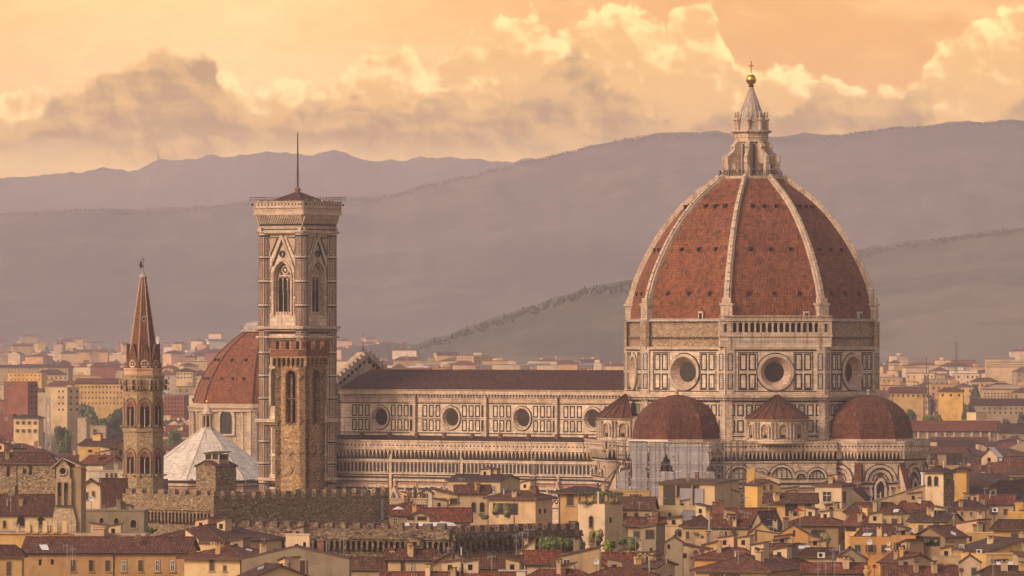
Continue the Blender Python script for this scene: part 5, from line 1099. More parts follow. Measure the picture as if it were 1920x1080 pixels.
    # bronze figure on a plinth beside the bell tower
chapel_dome()
def stone_keep():
    Y = 1215.0; k = FPX / Y; z = lambda py: PZ(py, Y); root = empty('stone_tower_house', (PX(404, Y), Y, 0), 'small square stone tower house topped by a tiled roof and a glazed lookout', 'house')
    K = Vector((PX(404, Y), Y, 0)); ps = R(38); F = FR(K, (-math.sin(ps), -math.cos(ps))); G = FR(K, (math.cos(ps), -math.sin(ps))); a = 38 / k / math.cos(ps); b = 37 / k / math.sin(ps); m = MB()
    ze, zr = z(874), z(864)
    m.prism(F, [(-a, 0), (0, 0), (0, ze), (-a / 2, zr), (-a, ze)], -b, 0, 'stone'); m.box(F, -a * 0.55, -a * 0.45, z(872), z(869), 0, 0.04, 'opening')
    m.build('wall', root); m = MB(); P = lambda x, y, zz: F.p(x, zz, -y)
    m.slab([P(-a - 0.3, -0.3, ze), P(-a / 2, -0.3, zr + 0.1), P(-a / 2, b + 0.3, zr + 0.1), P(-a - 0.3, b + 0.3, ze)][::-1], 0.2, 'roof_tiles'); m.slab([P(0.3, -0.3, ze), P(0.3, b + 0.3, ze), P(-a / 2, b + 0.3, zr + 0.1), P(-a / 2, -0.3, zr + 0.1)], 0.2, 'roof_tiles')
    m.build('roof', root); m = MB(); x0, x1, y0, y1 = -a * 0.85, -a * 0.15, b * 0.3, b * 0.75
    for x in (x0, x1, (x0 + x1) / 2):
        for y in (y0, y1): m.tube(P(x, y, zr - 1), P(x, y, z(850)), 0.14, 'white_frame', 5)
    m.box(FR(P(0, y0, 0), (F.n.x, F.n.y)), x0, x1, zr - 1, z(862), -(y1 - y0), 0, 'beige'); m.box(FR(P(0, y0, 0), (F.n.x, F.n.y)), x0 + 0.1, x1 - 0.1, z(862), z(852), -(y1 - y0) + 0.1, -0.1, 'glass')
    m.slab([P(x0 - 0.4, y0 - 0.4, z(850)), P(x1 + 0.4, y0 - 0.4, z(850)), P(x1 + 0.4, y1 + 0.4, z(847)), P(x0 - 0.4, y1 + 0.4, z(847))], 0.15, 'roof_tiles_brown'); m.build('lookout', root)
stone_keep()
def bell_gable():
    Y = 1040.0; k = FPX / Y; z = lambda py: PZ(py, Y); root = empty('bell_gable', (PX(118, Y), Y, 0), 'tall tan bell gable with two arched openings under a small tiled roof', 'belfry')
    K = Vector((PX(118, Y), Y, 0)); F = FR(K, (-0.17, -0.985)); s = 1 / k; m = MB(); o = MB()
    D = 4.2
    # face with openings: built from pieces
    def bx(x0, x1, p0, p1, h0=-1.2, h1=0.0, mt='sandstone'): m.box(F, x0 * s, x1 * s, z(p0), z(p1), h0, h1, mt, back=True)
    bx(-14.5, 16, 1060, 948); m.prism(F, [(-23 * s, 0), (-14.4 * s, 0), (-14.4 * s, z(948)), (-17 * s, z(958)), (-23 * s, z(982))], -1.2, -0.05, 'sandstone'); m.prism(F, [(16 * s, 0), (25 * s, 0), (25 * s, z(975)), (18 * s, z(950)), (16 * s, z(945))], -1.2, -0.05, 'sandstone')
    for x0, x1 in ((-14.5, -10.5), (-2.2, 2.2), (10.5, 16)): bx(x0, x1, 948, 903)
    for c in (-6.35, 6.35):
        r_ = 4.15; bs = z(908)
        for i in range(10):
            t0, t1 = math.pi * i / 10, math.pi * (i + 1) / 10
            m.prism(F, [(c * s + r_ * s * math.cos(t0), bs + r_ * s * math.sin(t0)), (c * s + r_ * s * math.cos(t0), z(903) + 0.0), (c * s + r_ * s * math.cos(t1), z(903)), (c * s + r_ * s * math.cos(t1), bs + r_ * s * math.sin(t1))], -1.2, 0, 'sandstone')
        m.archband(F, c * s, z(948), 8.3 * s, z(904) - z(948), 0.25, 'stone_beige', -0.1, 0.08)
        o.box(F, (c - 4) * s, (c + 4) * s, z(948), z(930), -1.0, -0.7, 'sandstone'); 
        p = F.p(c * s, 0, -0.6); o.lathe(p.x, p.y, [(0.36, z(921)), (0.28, z(917)), (0.2, z(912)), (0.05, z(910))], 10, 'bronze'); o.tube(F.p((c - 4) * s, z(909.5), -0.6), F.p((c + 4) * s, z(909.5), -0.6), 0.09, 'wood', 5)
    bx(-14.5, 16, 903, 897); m.box(F, -15 * s, 16.5 * s, z(949.5), z(947), -0.2, 0.45, 'iron'); 
    m.prism(F, [(-13 * s, z(897)), (13 * s, z(897)), (13 * s, z(876)), (0, z(860)), (-13 * s, z(876))], -D, 0, 'sandstone')
    o.ring(F, 0, z(883), 0.55, 0.8, 0, 0.2, 'stone_beige', n=16); o.arched(F, 0, z(893), 1.0, z(872) - z(893), 'opening', 0.05, 0.4)
    m.box(F, -15.5 * s, -11 * s, z(1010), z(875), -D, -1.25, 'sandstone', back=True); m.box(F, 13 * s, 33 * s, z(1060), z(877), -D, -0.7, 'stone_beige', back=True)
    m.build('wall', root); o.build('bell_opening', root)
    m = MB(); P = lambda x, y, zz: F.p(x * s, zz, -y)
    m.slab([P(-22, -0.5, z(877)), P(0, -0.5, z(857.5)), P(0, D, z(857.5)), P(-22, D, z(877))][::-1], 0.25, 'roof_tiles_brown', 'stone_beige'); m.slab([P(36, -0.4, z(873)), P(36, D, z(873)), P(0, D, z(857.5)), P(0, -0.4, z(857.5))], 0.25, 'roof_tiles_red', 'stone_beige')
    m.build('roof', root)
bell_gable()
# ================================================================ houses in front of the cathedral
RNG = random.Random(77)
def W(px, py, w, h, s='d'): return (px, py, w, h, s)
def row(x0, x1, n, py, w, h, s='d'): return [(x0 + (x1 - x0) * i / max(1, n - 1), py, w, h, s) for i in range(n)]
def window(F, a, b, w, h, style, parent):
    """style: d dark pane, s closed shutters, g green shutters, a arched, o bare opening, f white frame with mullion, b big glazed opening"""
    m = MB(); a0, a1, b0, b1 = a - w / 2, a + w / 2, b - h / 2, b + h / 2
    if style == 'a':
        m.archband(F, a, b0, w, h, 0.14, 'stone_beige', -0.02, 0.10); m.arched(F, a, b0, w, h, 'opening', 0.04); m.box(F, a0 - 0.2, a1 + 0.2, b0 - 0.16, b0, 0, 0.2, 'stone_beige')
    elif style == 'o': m.box(F, a0, a1, b0, b1, -0.1, 0.03, 'opening')
    elif style == 'b':
        m.box(F, a0, a1, b0, b1, -0.1, 0.03, 'glass'); n = max(2, int(w / 1.3))
        for i in range(n + 1): x = a0 + w * i / n; m.box(F, x - 0.06, x + 0.06, b0, b1, 0, 0.12, 'wood')
        m.box(F, a0, a1, b1 - 0.15, b1, 0, 0.15, 'wood')
    else:
        m.box(F, a0 - 0.13, a1 + 0.13, b0 - 0.02, b1 + 0.12, -0.05, 0.07, 'stone_beige'); m.box(F, a0 - 0.2, a1 + 0.2, b0 - 0.18, b0 - 0.02, 0, 0.2, 'stone_beige')
        if style in 'sg':
            mt = 'shutter_green' if style == 'g' else 'shutter_brown'; m.box(F, a0, a - 0.02, b0, b1, 0, 0.13, mt); m.box(F, a + 0.02, a1, b0, b1, 0, 0.13, mt)
            y = b0 + 0.2
            while y < b1 - 0.1: m.box(F, a0 + 0.06, a1 - 0.06, y, y + 0.06, 0.1, 0.16, 'iron'); y += 0.3
        else:
            m.box(F, a0, a1, b0, b1, 0, 0.085, 'glass')
            t = 0.07; mt = 'white_frame' if style == 'f' else 'wood'
            m.box(F, a - t / 2, a + t / 2, b0, b1, 0, 0.13, mt); m.box(F, a0, a1, b0 + h * 0.62, b0 + h * 0.62 + t, 0, 0.12, mt); m.frame_rect(F, a0, a1, b0, b1, 0.08, 0, 0.12, mt)
            if style == 'd' and w > 0.7: m.box(F, a0 - w * 0.42, a0 - 0.14, b0, b1, 0, 0.1, 'shutter_brown'); m.box(F, a1 + 0.14, a1 + w * 0.42, b0, b1, 0, 0.1, 'shutter_brown')
    return m.build('window', parent)
ALLH = []
def house(label, p0, pc, p2, pe, pr, Y=None, ze=17.0, roof='A', wall='cream', tiles='roof_tiles', psi=None, depth=9.0, wa=(), wb=(), wallB=None, chim=(), oh=0.5, cat='house', zb=0.0, rt=0.24, name=None, group=None, extra=None):
    if Y is None: Y = FPX * (HC - ze) / (pe - 640.0)
    k = FPX / Y; ze = PZ(pe, Y); rise = max(0.15, (pe - pr) / k)
    if psi is None: psi = 26.0 if (p2 > pc and p0 < pc) else (5.0 if p2 <= pc else 85.0)
    ps = R(psi); K = Vector((PX(pc, Y), Y, 0)); uA = Vector((-math.cos(ps), math.sin(ps), 0)); uB = Vector((math.sin(ps), math.cos(ps), 0))
    a = (pc - p0) / (k * math.cos(ps)) if pc > p0 else depth; b = (p2 - pc) / (k * math.sin(ps)) if p2 > pc else depth
    FA, FB = FR(K, (-uB.x, -uB.y)), FR(K, (-uA.x, -uA.y))
    root = empty(name or 'house', (K.x, K.y, 0), label, cat, group); ALLH.append((root, p0, max(pc, p2), pr, Y)); INFO = dict(n=len(ALLH))
    def P(x, y, z): return K - uA * x + uB * y + Vector((0, 0, z))
    wB = wallB or wall; m = MB(); g = 0.03
    def wallbox(z1):
        m.face([P(-a, 0, zb), P(0, 0, zb), P(0, 0, z1), P(-a, 0, z1)], wall); m.face([P(0, 0, zb), P(0, b, zb), P(0, b, z1), P(0, 0, z1)], wB)
        m.face([P(0, b, zb), P(-a, b, zb), P(-a, b, z1), P(0, b, z1)], wall); m.face([P(-a, b, zb), P(-a, 0, zb), P(-a, 0, z1), P(-a, b, z1)], wB)
    zt = ze + rise; r = MB(); o = oh; sl = 'wood'
    if roof in ('A', 'B'):
        wallbox(ze)
        if roof == 'A':
            m.face([P(0, 0, ze), P(0, b, ze), P(0, b / 2, zt - g)], wB); m.face([P(-a, b, ze), P(-a, 0, ze), P(-a, b / 2, zt - g)], wB)
            q = rise / (b / 2) * o
            r.slab([P(-a - o, -o, ze - q + rt), P(o, -o, ze - q + rt), P(o, b / 2, zt + rt), P(-a - o, b / 2, zt + rt)], rt, tiles, sl); r.slab([P(o, b + o, ze - q + rt), P(-a - o, b + o, ze - q + rt), P(-a - o, b / 2, zt + rt), P(o, b / 2, zt + rt)], rt, tiles, sl)
            r.tube(P(-a - o, b / 2, zt + rt), P(o, b / 2, zt + rt), 0.15, tiles, 6)
            r.tube(P(-a - o, -o - 0.06, ze - q + rt * 0.6), P(o, -o - 0.06, ze - q + rt * 0.6), 0.09, 'iron', 5)
        else:
            m.face([P(-a, 0, ze), P(0, 0, ze), P(-a / 2, 0, zt - g)], wall); m.face([P(0, b, ze), P(-a, b, ze), P(-a / 2, b, zt - g)], wall)
            q = rise / (a / 2) * o
            r.slab([P(-a - o, b + o, ze - q + rt), P(-a - o, -o, ze - q + rt), P(-a / 2, -o, zt + rt), P(-a / 2, b + o, zt + rt)], rt, tiles, sl); r.slab([P(o, -o, ze - q + rt), P(o, b + o, ze - q + rt), P(-a / 2, b + o, zt + rt), P(-a / 2, -o, zt + rt)], rt, tiles, sl)
            r.tube(P(-a / 2, -o, zt + rt), P(-a / 2, b + o, zt + rt), 0.15, tiles, 6)
    elif roof == 'hip':
        wallbox(ze); c = [P(-a - o, -o, ze), P(o, -o, ze), P(o, b + o, ze), P(-a - o, b + o, ze)]; up = Vector((0, 0, rt)); h = min(a, b) / 2
        if a >= b: R0, R1 = P(-a + h, b / 2, zt), P(-h, b / 2, zt)
        else: R0, R1 = P(-a / 2, h, zt), P(-a / 2, b - h, zt)
        c = [v + up for v in c]
        if a >= b: fs = [[c[0], c[1], R1, R0], [c[1], c[2], R1], [c[2], c[3], R0, R1], [c[3], c[0], R0]]
        else: fs = [[c[0], c[1], R0], [c[1], c[2], R1, R0], [c[2], c[3], R1], [c[3], c[0], R0, R1]]
        for f in fs: r.face(f, tiles)
        r.face([v - up for v in c][::-1], sl)
        for i in range(4):
            p, q2 = c[i], c[(i + 1) % 4]; r.face([p - up, q2 - up, q2, p], sl); r.tube(p, (R0, R1, R1, R0)[i] if a >= b else (R0, R0, R1, R1)[i], 0.13, tiles, 5)
        r.tube(R0, R1, 0.14, tiles, 5)
    elif roof in ('shedA', 'shedR', 'shedL'):
        # shedA falls towards us; shedR is high on the right of side A, shedL high on its left
        if roof == 'shedA':
            hz = {(-a, 0): ze, (0, 0): ze, (0, b): zt, (-a, b): zt}
        elif roof == 'shedR': hz = {(-a, 0): ze, (0, 0): zt, (0, b): zt, (-a, b): ze}
        else: hz = {(-a, 0): zt, (0, 0): ze, (0, b): ze, (-a, b): zt}
        cs = [(-a, 0), (0, 0), (0, b), (-a, b)]
        for i in range(4):
            c0, c1 = cs[i], cs[(i + 1) % 4]; m.face([P(c0[0], c0[1], zb), P(c1[0], c1[1], zb), P(c1[0], c1[1], hz[c1]), P(c0[0], c0[1], hz[c0])], wall if i % 2 == 0 else wB)
        def zz(x, y):
            if roof == 'shedA': return ze + rise * y / b
            t = (x + a) / a; return ze + rise * (t if roof == 'shedR' else 1 - t)
        r.slab([P(x, y, zz(x, y) + rt) for x, y in ((-a - o, -o), (o, -o), (o, b + o), (-a - o, b + o))], rt, tiles, sl)
    elif roof == 'flat':
        wallbox(ze); r.slab([P(-a - o * 0.3, -o * 0.3, ze + 0.2), P(o * 0.3, -o * 0.3, ze + 0.2), P(o * 0.3, b + o * 0.3, ze + 0.2), P(-a - o * 0.3, b + o * 0.3, ze + 0.2)], 0.2, tiles, wall)
    m.build('wall', root); rf = r.build('roof', root)
    if not wa and roof not in ('shedL', 'shedR') and (pc - p0) > 24 and zt - zb > 8:
        n_ = max(2, int((pc - p0) / 22)); wa = [W(p0 + (pc - p0) * (i + 0.5 + RNG.uniform(-.15, .15)) / n_, pe + 1.75 * k, RNG.uniform(0.75, 1.0) * k, RNG.uniform(1.2, 1.6) * k, RNG.choice('dsdfg')) for i in range(n_) if RNG.random() < 0.85]
    if not wb and roof in ('A', 'hip') and (p2 - pc) > 12:
        n_ = max(1, int((p2 - pc) / 18)); wb = [W(pc + (p2 - pc) * (i + 0.5) / n_, pe + 1.75 * k, 0.5 * k, 1.3 * k, RNG.choice('ds')) for i in range(n_)]
    for (px, py, w, h, s) in wa: window(FA, (px - pc) / (k * math.cos(ps)), PZ(py, Y), w / (k * math.cos(ps)), h / k, s, root)
    for (px, py, w, h, s) in wb: window(FB, (px - pc) / (k * math.sin(ps)), PZ(py, Y + b / 2), w / (k * math.sin(ps)), h / k, s, root)
    for (px, top, w, mt) in chim:       # a chimney: photograph column, top row, width, material
        x = (px - pc) / k / math.cos(ps); x = max(-a + 0.5, min(-0.5, x)); c = MB(); y = b * 0.35; zt_ = PZ(top, Y); hw = w / k / 2; F = FR(P(0, y, 0), (FA.n.x, FA.n.y))
        c.box(F, x - hw, x + hw, ze - 0.2, zt_, -hw * 1.6, 0, mt); c.box(F, x - hw - 0.12, x + hw + 0.12, zt_, zt_ + 0.15, -hw * 1.6 - 0.12, 0.12, mt, back=True)
        c.slab([P(x - hw - 0.1, y - 0.1, zt_ + 0.45), P(x + hw + 0.1, y - 0.1, zt_ + 0.45), P(x + hw + 0.1, y + hw * 1.7, zt_ + 0.6), P(x - hw - 0.1, y + hw * 1.7, zt_ + 0.6)], 0.1, tiles)
        c.box(F, x - hw + 0.05, x - hw + 0.25, zt_ + 0.1, zt_ + 0.42, -hw * 1.2, -0.1, mt); c.box(F, x + hw - 0.25, x + hw - 0.05, zt_ + 0.1, zt_ + 0.42, -hw * 1.2, -0.1, mt)
        c.build('chimney', rf)
    # rooftop rooms, lean-tos and terraces grown on the house over the years
    if Y < 1420 and (max(pc, p2) - p0) > 34 and roof in ('A', 'hip', 'flat') and 'tower' not in label:
        for _ in range(RNG.choice([0, 1, 1, 2])):
            w_ = RNG.uniform(1.4, 2.8); x = RNG.uniform(-a + 1.5, -1.5 - w_) if a > 6 else -a / 2 - w_ / 2; y0 = b * RNG.uniform(0.42, 0.7); d_ = RNG.uniform(1.5, 2.6); top = (zt if roof != 'flat' else ze) + RNG.uniform(0.4, 1.7); an = MB(); F = FR(P(0, y0, 0), (FA.n.x, FA.n.y)); wm = RNG.choice([wall, 'cream', 'beige', 'cream_pale', 'pink', 'grey'])
            an.box(F, x, x + w_, ze - 0.2, top, -d_, 0, wm, back=True); s_ = RNG.choice([-0.5, 0.4, 0.5])
            an.slab([P(x - 0.25, y0 - 0.3, top + 0.12 + max(0, -s_)), P(x + w_ + 0.25, y0 - 0.3, top + 0.12 + max(0, s_)), P(x + w_ + 0.25, y0 + d_ + 0.2, top + 0.12 + max(0, s_)), P(x - 0.25, y0 + d_ + 0.2, top + 0.12 + max(0, -s_))], 0.14, RNG.choice(['roof_tiles', 'roof_tiles_brown', 'roof_tiles_red']), 'wood')
            an.prism(F, [(x, top), (x + w_, top), (x + w_, top + max(0, s_)), (x, top + max(0, -s_))], -d_, 0, wm)
            an.box(F, x + w_ * 0.3, x + w_ * 0.3 + 0.6, top - 1.1, top - 0.35, 0, 0.04, 'opening'); an.build('annex', root)
    # a downpipe where two walls meet the eaves
    if roof in ('A', 'hip', 'shedA') and (pc - p0) > 30 and RNG.random() < 0.7:
        c = MB(); x = -a * RNG.choice([0.03, 0.97, 0.45]); c.tube(P(x, -0.12, zb), P(x, -0.12, ze - 0.1), 0.07, 'iron', 5); c.build('downpipe', root)
    return dict(root=root, P=P, FA=FA, FB=FB, k=k, Y=Y, a=a, b=b, ze=ze, zt=zt, roof=rf, ps=ps)
H = house
# ---- left
hs = H('big brown stone house with a low dark hipped roof at the left edge', -60, 103, 118, 871, 849, Y=1230, roof='hip', wall='stone', tiles='roof_tiles_dark', psi=18, wa=[W(13, 884, 6, 18, 'o'), W(44, 884, 6, 9, 'o'), W(56, 882, 5, 16, 'o'), W(29, 920, 5, 17, 'o'), W(80, 916, 2, 3, 'o')], wb=[])
H('small cream box room with a dark roof standing on the brown stone house', -10, 24, 45, 856, 843, Y=1236, roof='shedR', wall='cream_pale', tiles='roof_tiles_dark', psi=30, wa=[], wb=[W(34, 854, 2, 2, 'o')], oh=0.2)
H('long cream house with a wide red roof and deep windows left of the bell gable', -80, 97, 97, 963, 931, Y=1075, roof='A', wall='cream', tiles='roof_tiles', depth=7, wa=[W(8, 983, 5, 13, 'a'), W(39, 978, 14, 18, 'a'), W(77, 979, 14, 18, 'a')])
lg = H('low ochre arcaded wing with a terrace, below the bell gable', -80, 140, 140, 1001, 1000, Y=1035, roof='flat', wall='yellow', tiles='lead', depth=9, wa=[W(60, 1018, 13, 22, 'a'), W(78, 1018, 13, 22, 'a'), W(97, 1018, 13, 22, 'a'), W(116, 1018, 13, 22, 'a')], oh=1.2)
H('grey stained wall block with dark arches right of the bell gable', 160, 270, 270, 958, 955, Y=1060, roof='flat', wall='grey', tiles='lead', depth=5, wa=[W(190, 976, 8, 10, 'a'), W(218, 978, 9, 13, 'a'), W(250, 982, 11, 15, 'a')])
H('low cream arcaded block between the terrace and the big red roof', 140, 272, 272, 1003, 1001, Y=1022, roof='flat', wall='cream', tiles='lead', depth=6, wa=[W(209, 1016, 17, 18, 'a'), W(232, 1016, 16, 18, 'a')])
H('narrow pinkish stair block with a flat cap in the arcaded block', 173, 195, 195, 992, 990, Y=1018, roof='flat', wall='pink', tiles='lead', depth=5)
H('cream gabled house with two small windows behind the balustrade', 149, 188, 190, 912, 901, Y=1130, roof='B', wall='cream_pale', tiles='roof_tiles_dark', psi=8, wa=[W(162, 930, 5, 13, 'd'), W(175, 926, 4, 9, 'd')])
H('cream house with a dark red roof touching the foot of the spire tower', 188, 234, 236, 916, 900, Y=1150, roof='A', wall='cream', tiles='roof_tiles_dark', depth=8, wa=[])
H('white plastered house with three windows and a railed terrace left of the spire tower', 165, 234, 234, 884, 880, Y=1260, roof='flat', wall='white', tiles='lead', depth=8, wa=[W(200, 892, 4, 9, 'd'), W(209, 892, 4, 9, 'd'), W(217, 892, 4, 9, 'd')])
H('white gabled house with a red roof above the railed terrace', 150, 196, 230, 870, 857, Y=1300, roof='A', wall='cream_pale', tiles='roof_tiles_red', psi=30, wa=[W(158, 880, 6, 5, 'a')])
H('yellow house with a flat dark roof and a penthouse left of the spire tower', 147, 212, 236, 835, 826, Y=1500, roof='A', wall='yellow', tiles='roof_tiles_dark', psi=20, depth=9, wa=[W(168, 846, 7, 5, 'o'), W(199, 842, 6, 8, 'd'), W(210, 842, 6, 8, 'd')], chim=[(170, 817, 16, 'yellow')])
lng = H('long ochre building with a deep red roof and many windows, bottom left', 42, 352, 352, 1037, 1013, Y=905, roof='A', wall='ochre', tiles='roof_tiles', psi=3, depth=13,
  wa=[W(74, 1055, 5, 11, 'o'), W(97, 1054, 5, 10, 'o')] + [W(x, 1061, 8, 21, s) for x, s in ((136, 's'), (170, 'd'), (201, 's'), (232, 'f'), (263, 's'), (295, 'f'), (324, 'f'))])
H('bright ochre corner house with one tall shuttered window at the bottom left corner', -60, 41, 43, 1046, 1023, Y=895, roof='hip', wall='yellow', tiles='roof_tiles', psi=4, depth=11, wa=[W(16, 1066, 8, 26, 's')])
H('wide red tiled roof with a small cream dormer wall left of the battlements', 262, 420, 520, 1019, 988, Y=960, roof='hip', wall='cream', tiles='roof_tiles', psi=25, depth=16)
H('cream triangular dormer wall set in the wide red roof', 347, 372, 373, 1012, 994, Y=938, roof='shedL', wall='cream', tiles='roof_tiles', depth=3, oh=0.05, zb=14)
H('cream house with a low spreading red roof and closed brown shutters', 343, 455, 520, 1050, 1027, Y=875, roof='hip', wall='cream', tiles='roof_tiles', psi=24, wa=[W(396, 1061, 8, 20, 's'), W(421, 1066, 5, 10, 'd')], chim=[(381, 1028, 12, 'white')], oh=0.9)
H('rough grey patched gable wall with a small window at the bottom', 452, 655, 658, 1049, 1026, Y=868, roof='B', wall='grey', tiles='roof_tiles', psi=5, depth=12, wa=[W(567, 1063, 10, 25, 'd')], oh=0.1)
H('pinkish white cube room standing behind the grey gable wall', 535, 580, 582, 1003, 1001, Y=935, roof='flat', wall='cream_pale', tiles='roof_tiles', depth=4, wa=[W(571, 1021, 5, 9, 'o')], chim=[(542, 1010, 12, 'grey')])
H('low cream gable with a stubby tiled roof in the bottom row', 450, 478, 570, 1082, 1063, Y=835, roof='A', wall='cream', tiles='roof_tiles', psi=60, depth=5)
H('dark red roof without visible walls between the grey gable and the cream house', 600, 722, 728, 1070, 1046, Y=878, roof='hip', wall='beige', tiles='roof_tiles_brown', depth=11)
H('cream house with two tall windows under a brown roof, bottom centre', 727, 808, 812, 1048, 1034, Y=873, roof='A', wall='cream', tiles='roof_tiles', depth=8, psi=5, wa=[W(755, 1063, 7, 20, 'd'), W(773, 1064, 7, 19, 'f')], chim=[(732, 1036, 8, 'beige')])
H('stained cream gable wall with one window beside two dark pipes', 812, 882, 884, 1054, 1036, Y=869, roof='B', wall='beige', tiles='roof_tiles', depth=9, psi=4, wa=[W(865, 1066, 8, 18, 'd')], chim=[(809, 1048, 12, 'brownish')])
H('row of coarse red tiles running along the bottom edge', 716, 960, 962, 1090, 1077, Y=838, roof='A', wall='cream', tiles='roof_tiles_red', depth=8, psi=3)
H('low brown roofed house with yellow slivers of wall right of the stained gable', 884, 975, 976, 1059, 1045, Y=892, roof='A', wall='yellow', tiles='roof_tiles_brown', depth=8, psi=3, wa=[W(935, 1062, 8, 4, 'o')])
H('grey white terrace box with a flat top at the bottom right of centre', 936, 985, 986, 1071, 1068, Y=850, roof='flat', wall='white', tiles='lead', depth=5, psi=4)
# ---- centre, in front of the nave
H('low cream terrace block right of the upper battlements', 730, 800, 802, 936, 933, Y=1290, roof='flat', wall='cream', tiles='stone_beige', depth=7, psi=5)
H('grey lower wall with a small dark window under the cream terrace', 728, 790, 792, 948, 946, Y=1262, roof='flat', wall='beige', tiles='lead', depth=5, psi=5, wa=[W(765, 952, 5, 7, 'o')])
H('small cream dormer house with a red roof on the terrace', 786, 810, 812, 925, 917, Y=1305, roof='B', wall='white', tiles='roof_tiles', depth=6, psi=8, wa=[W(795, 930, 8, 9, 'd')])
H('cream house with a long thin dark roof right in front of the striped aisle', 839, 938, 975, 902, 893, Y=1345, roof='A', wall='cream', tiles='roof_tiles_dark', depth=8, psi=24, wb=[W(950, 921, 8, 12, 'f')])
lo = H('cream loggia house with a pale gable, open columns below', 815, 872, 874, 930, 917, Y=1262, roof='shedL', wall='cream', tiles='roof_tiles', depth=6, psi=8, wa=[W(828, 947, 16, 26, 'b'), W(855, 947, 22, 26, 'b')], oh=0.9)
H('cream house with a red roof and an arched window beside the loggia', 858, 914, 916, 922, 912, Y=1254, roof='A', wall='cream', tiles='roof_tiles', depth=7, psi=4, wa=[W(888, 951, 8, 18, 'a'), W(904, 951, 9, 18, 'a')], oh=0.7)
H('cream villa with a wide low tiled roof and an ivy-covered terrace', 916, 1004, 1036, 937, 921, Y=1238, roof='hip', wall='cream', tiles='roof_tiles_brown', psi=30, wa=[W(948, 955, 46, 22, 'b')], wb=[W(1012, 958, 4, 9, 'o'), W(1022, 958, 4, 9, 'o')], oh=0.9, chim=[(988, 918, 14, 'brick')])
H('little cream gabled attic with a wide dark window in the red roofs', 763, 805, 808, 968, 960, Y=1175, roof='B', wall='cream', tiles='roof_tiles_red', depth=9, psi=5, wa=[W(770, 972, 12, 7, 'b'), W(791, 972, 16, 8, 'b')])
H('red roofed house partly hidden behind the little attic', 790, 880, 882, 972, 955, Y=1205, roof='A', wall='cream', tiles='roof_tiles_red', depth=10, psi=6)
H('dark red roof right behind the upper battlements', 732, 785, 787, 962, 950, Y=1225, roof='A', wall='beige', tiles='roof_tiles_red', depth=8, psi=6)
H('ochre house with a low pyramid roof left of the pale pink tower', 1047, 1122, 1135, 926, 913, Y=1190, roof='hip', wall='ochre', tiles='roof_tiles_brown', psi=15, wa=[W(1069, 938, 12, 20, 's'), W(1075, 984, 16, 14, 'b')], oh=1.1)
pk = H('pale pink square tower house with an arched window and a roof garden', 1084, 1134, 1168, 947, 945, Y=1130, roof='flat', wall='cream_pale', tiles='stone_beige', psi=38, wa=[W(1109, 979, 7, 22, 'a')], wb=[W(1145, 975, 4, 10, 'o')], oh=0.1)
H('low yellow building behind the roof garden', 1120, 1218, 1220, 921, 918, Y=1330, roof='flat', wall='yellow', tiles='roof_tiles_dark', depth=8, psi=4, wa=[W(1150, 931, 12, 8, 'd'), W(1192, 931, 12, 8, 'd')])
H('cream brown-roofed house with four small windows right of the pink tower', 1160, 1222, 1232, 953, 935, Y=1200, roof='A', wall='cream', tiles='roof_tiles_brown', psi=12, wa=[W(1172, 968, 6, 12, 'd'), W(1193, 968, 6, 12, 'd'), W(1213, 968, 6, 10, 'd')])
def modern():
    h = H('cream penthouse house with a deep glazed loggia in front of the netting', 1236, 1340, 1390, 907, 903, Y=1245, roof='shedA', wall='cream', tiles='roof_tiles_brown', psi=20, depth=9, wa=[W(1278, 929, 66, 38, 'b')], oh=0.7)
    F, k = h['FA'], h['k']; m = MB(); q = lambda px: (px - 1340) / (k * math.cos(h['ps']))
    for px in (1270, 1300): m.tube(F.p(q(px), PZ(948, 1245), 0.5), F.p(q(px), PZ(909, 1245), 0.5), 0.16, 'stone_beige', 8)
    for px0, px1 in ((1276, 1298), (1303, 1320)): m.box(F, q(px0), q(px1), PZ(947, 1245), PZ(916, 1245), 0.1, 0.22, 'net')
    m.build('loggia_column', h['root'])
modern()
H('cream lower wing with three small windows under the glazed loggia', 1222, 1345, 1347, 950, 947, Y=1205, roof='flat', wall='cream', tiles='brick', psi=4, depth=8, wa=[W(1234, 966, 5, 9, 'd'), W(1256, 965, 6, 7, 'o'), W(1310, 965, 6, 5, 'o')], oh=0.4)
H('grey metal mansard standing under the glazed loggia', 1270, 1312, 1314, 978, 958, Y=1150, roof='hip', wall='lead', tiles='lead', psi=5, depth=5)
H('cream sloping side wing right of the glazed loggia', 1340, 1388, 1389, 925, 907, Y=1255, roof='shedL', wall='cream', tiles='stone_beige', depth=6, psi=5, oh=0.1)
H('bright yellow tower house with a stepped chimney block in front of the dark scaffold', 1398, 1420, 1463, 911, 902, Y=1215, roof='A', wall='bright_yellow', wallB='yellow', tiles='roof_tiles_brown', psi=62, wb=[W(1433, 914, 3, 7, 's'), W(1446, 914, 4, 10, 's'), W(1431, 934, 4, 6, 's')], depth=6, oh=0.2)
H('tall narrow yellow chimney block behind the yellow tower house', 1400, 1415, 1417, 881, 880, Y=1232, roof='flat', wall='bright_yellow', tiles='yellow', psi=5, depth=2, oh=0.1)
H('white sloping roof terrace beside the yellow chimney block', 1417, 1462, 1463, 899, 884, Y=1236, roof='shedL', wall='cream_pale', tiles='awning', psi=5, depth=3, oh=0.1)
H('large dark red roof with a grey gable in front of the yellow tower house', 1336, 1450, 1454, 989, 956, Y=1080, roof='A', wall='beige', tiles='roof_tiles', psi=6, depth=14, chim=[(1341, 948, 12, 'brick'), (1352, 944, 9, 'dull_red')])
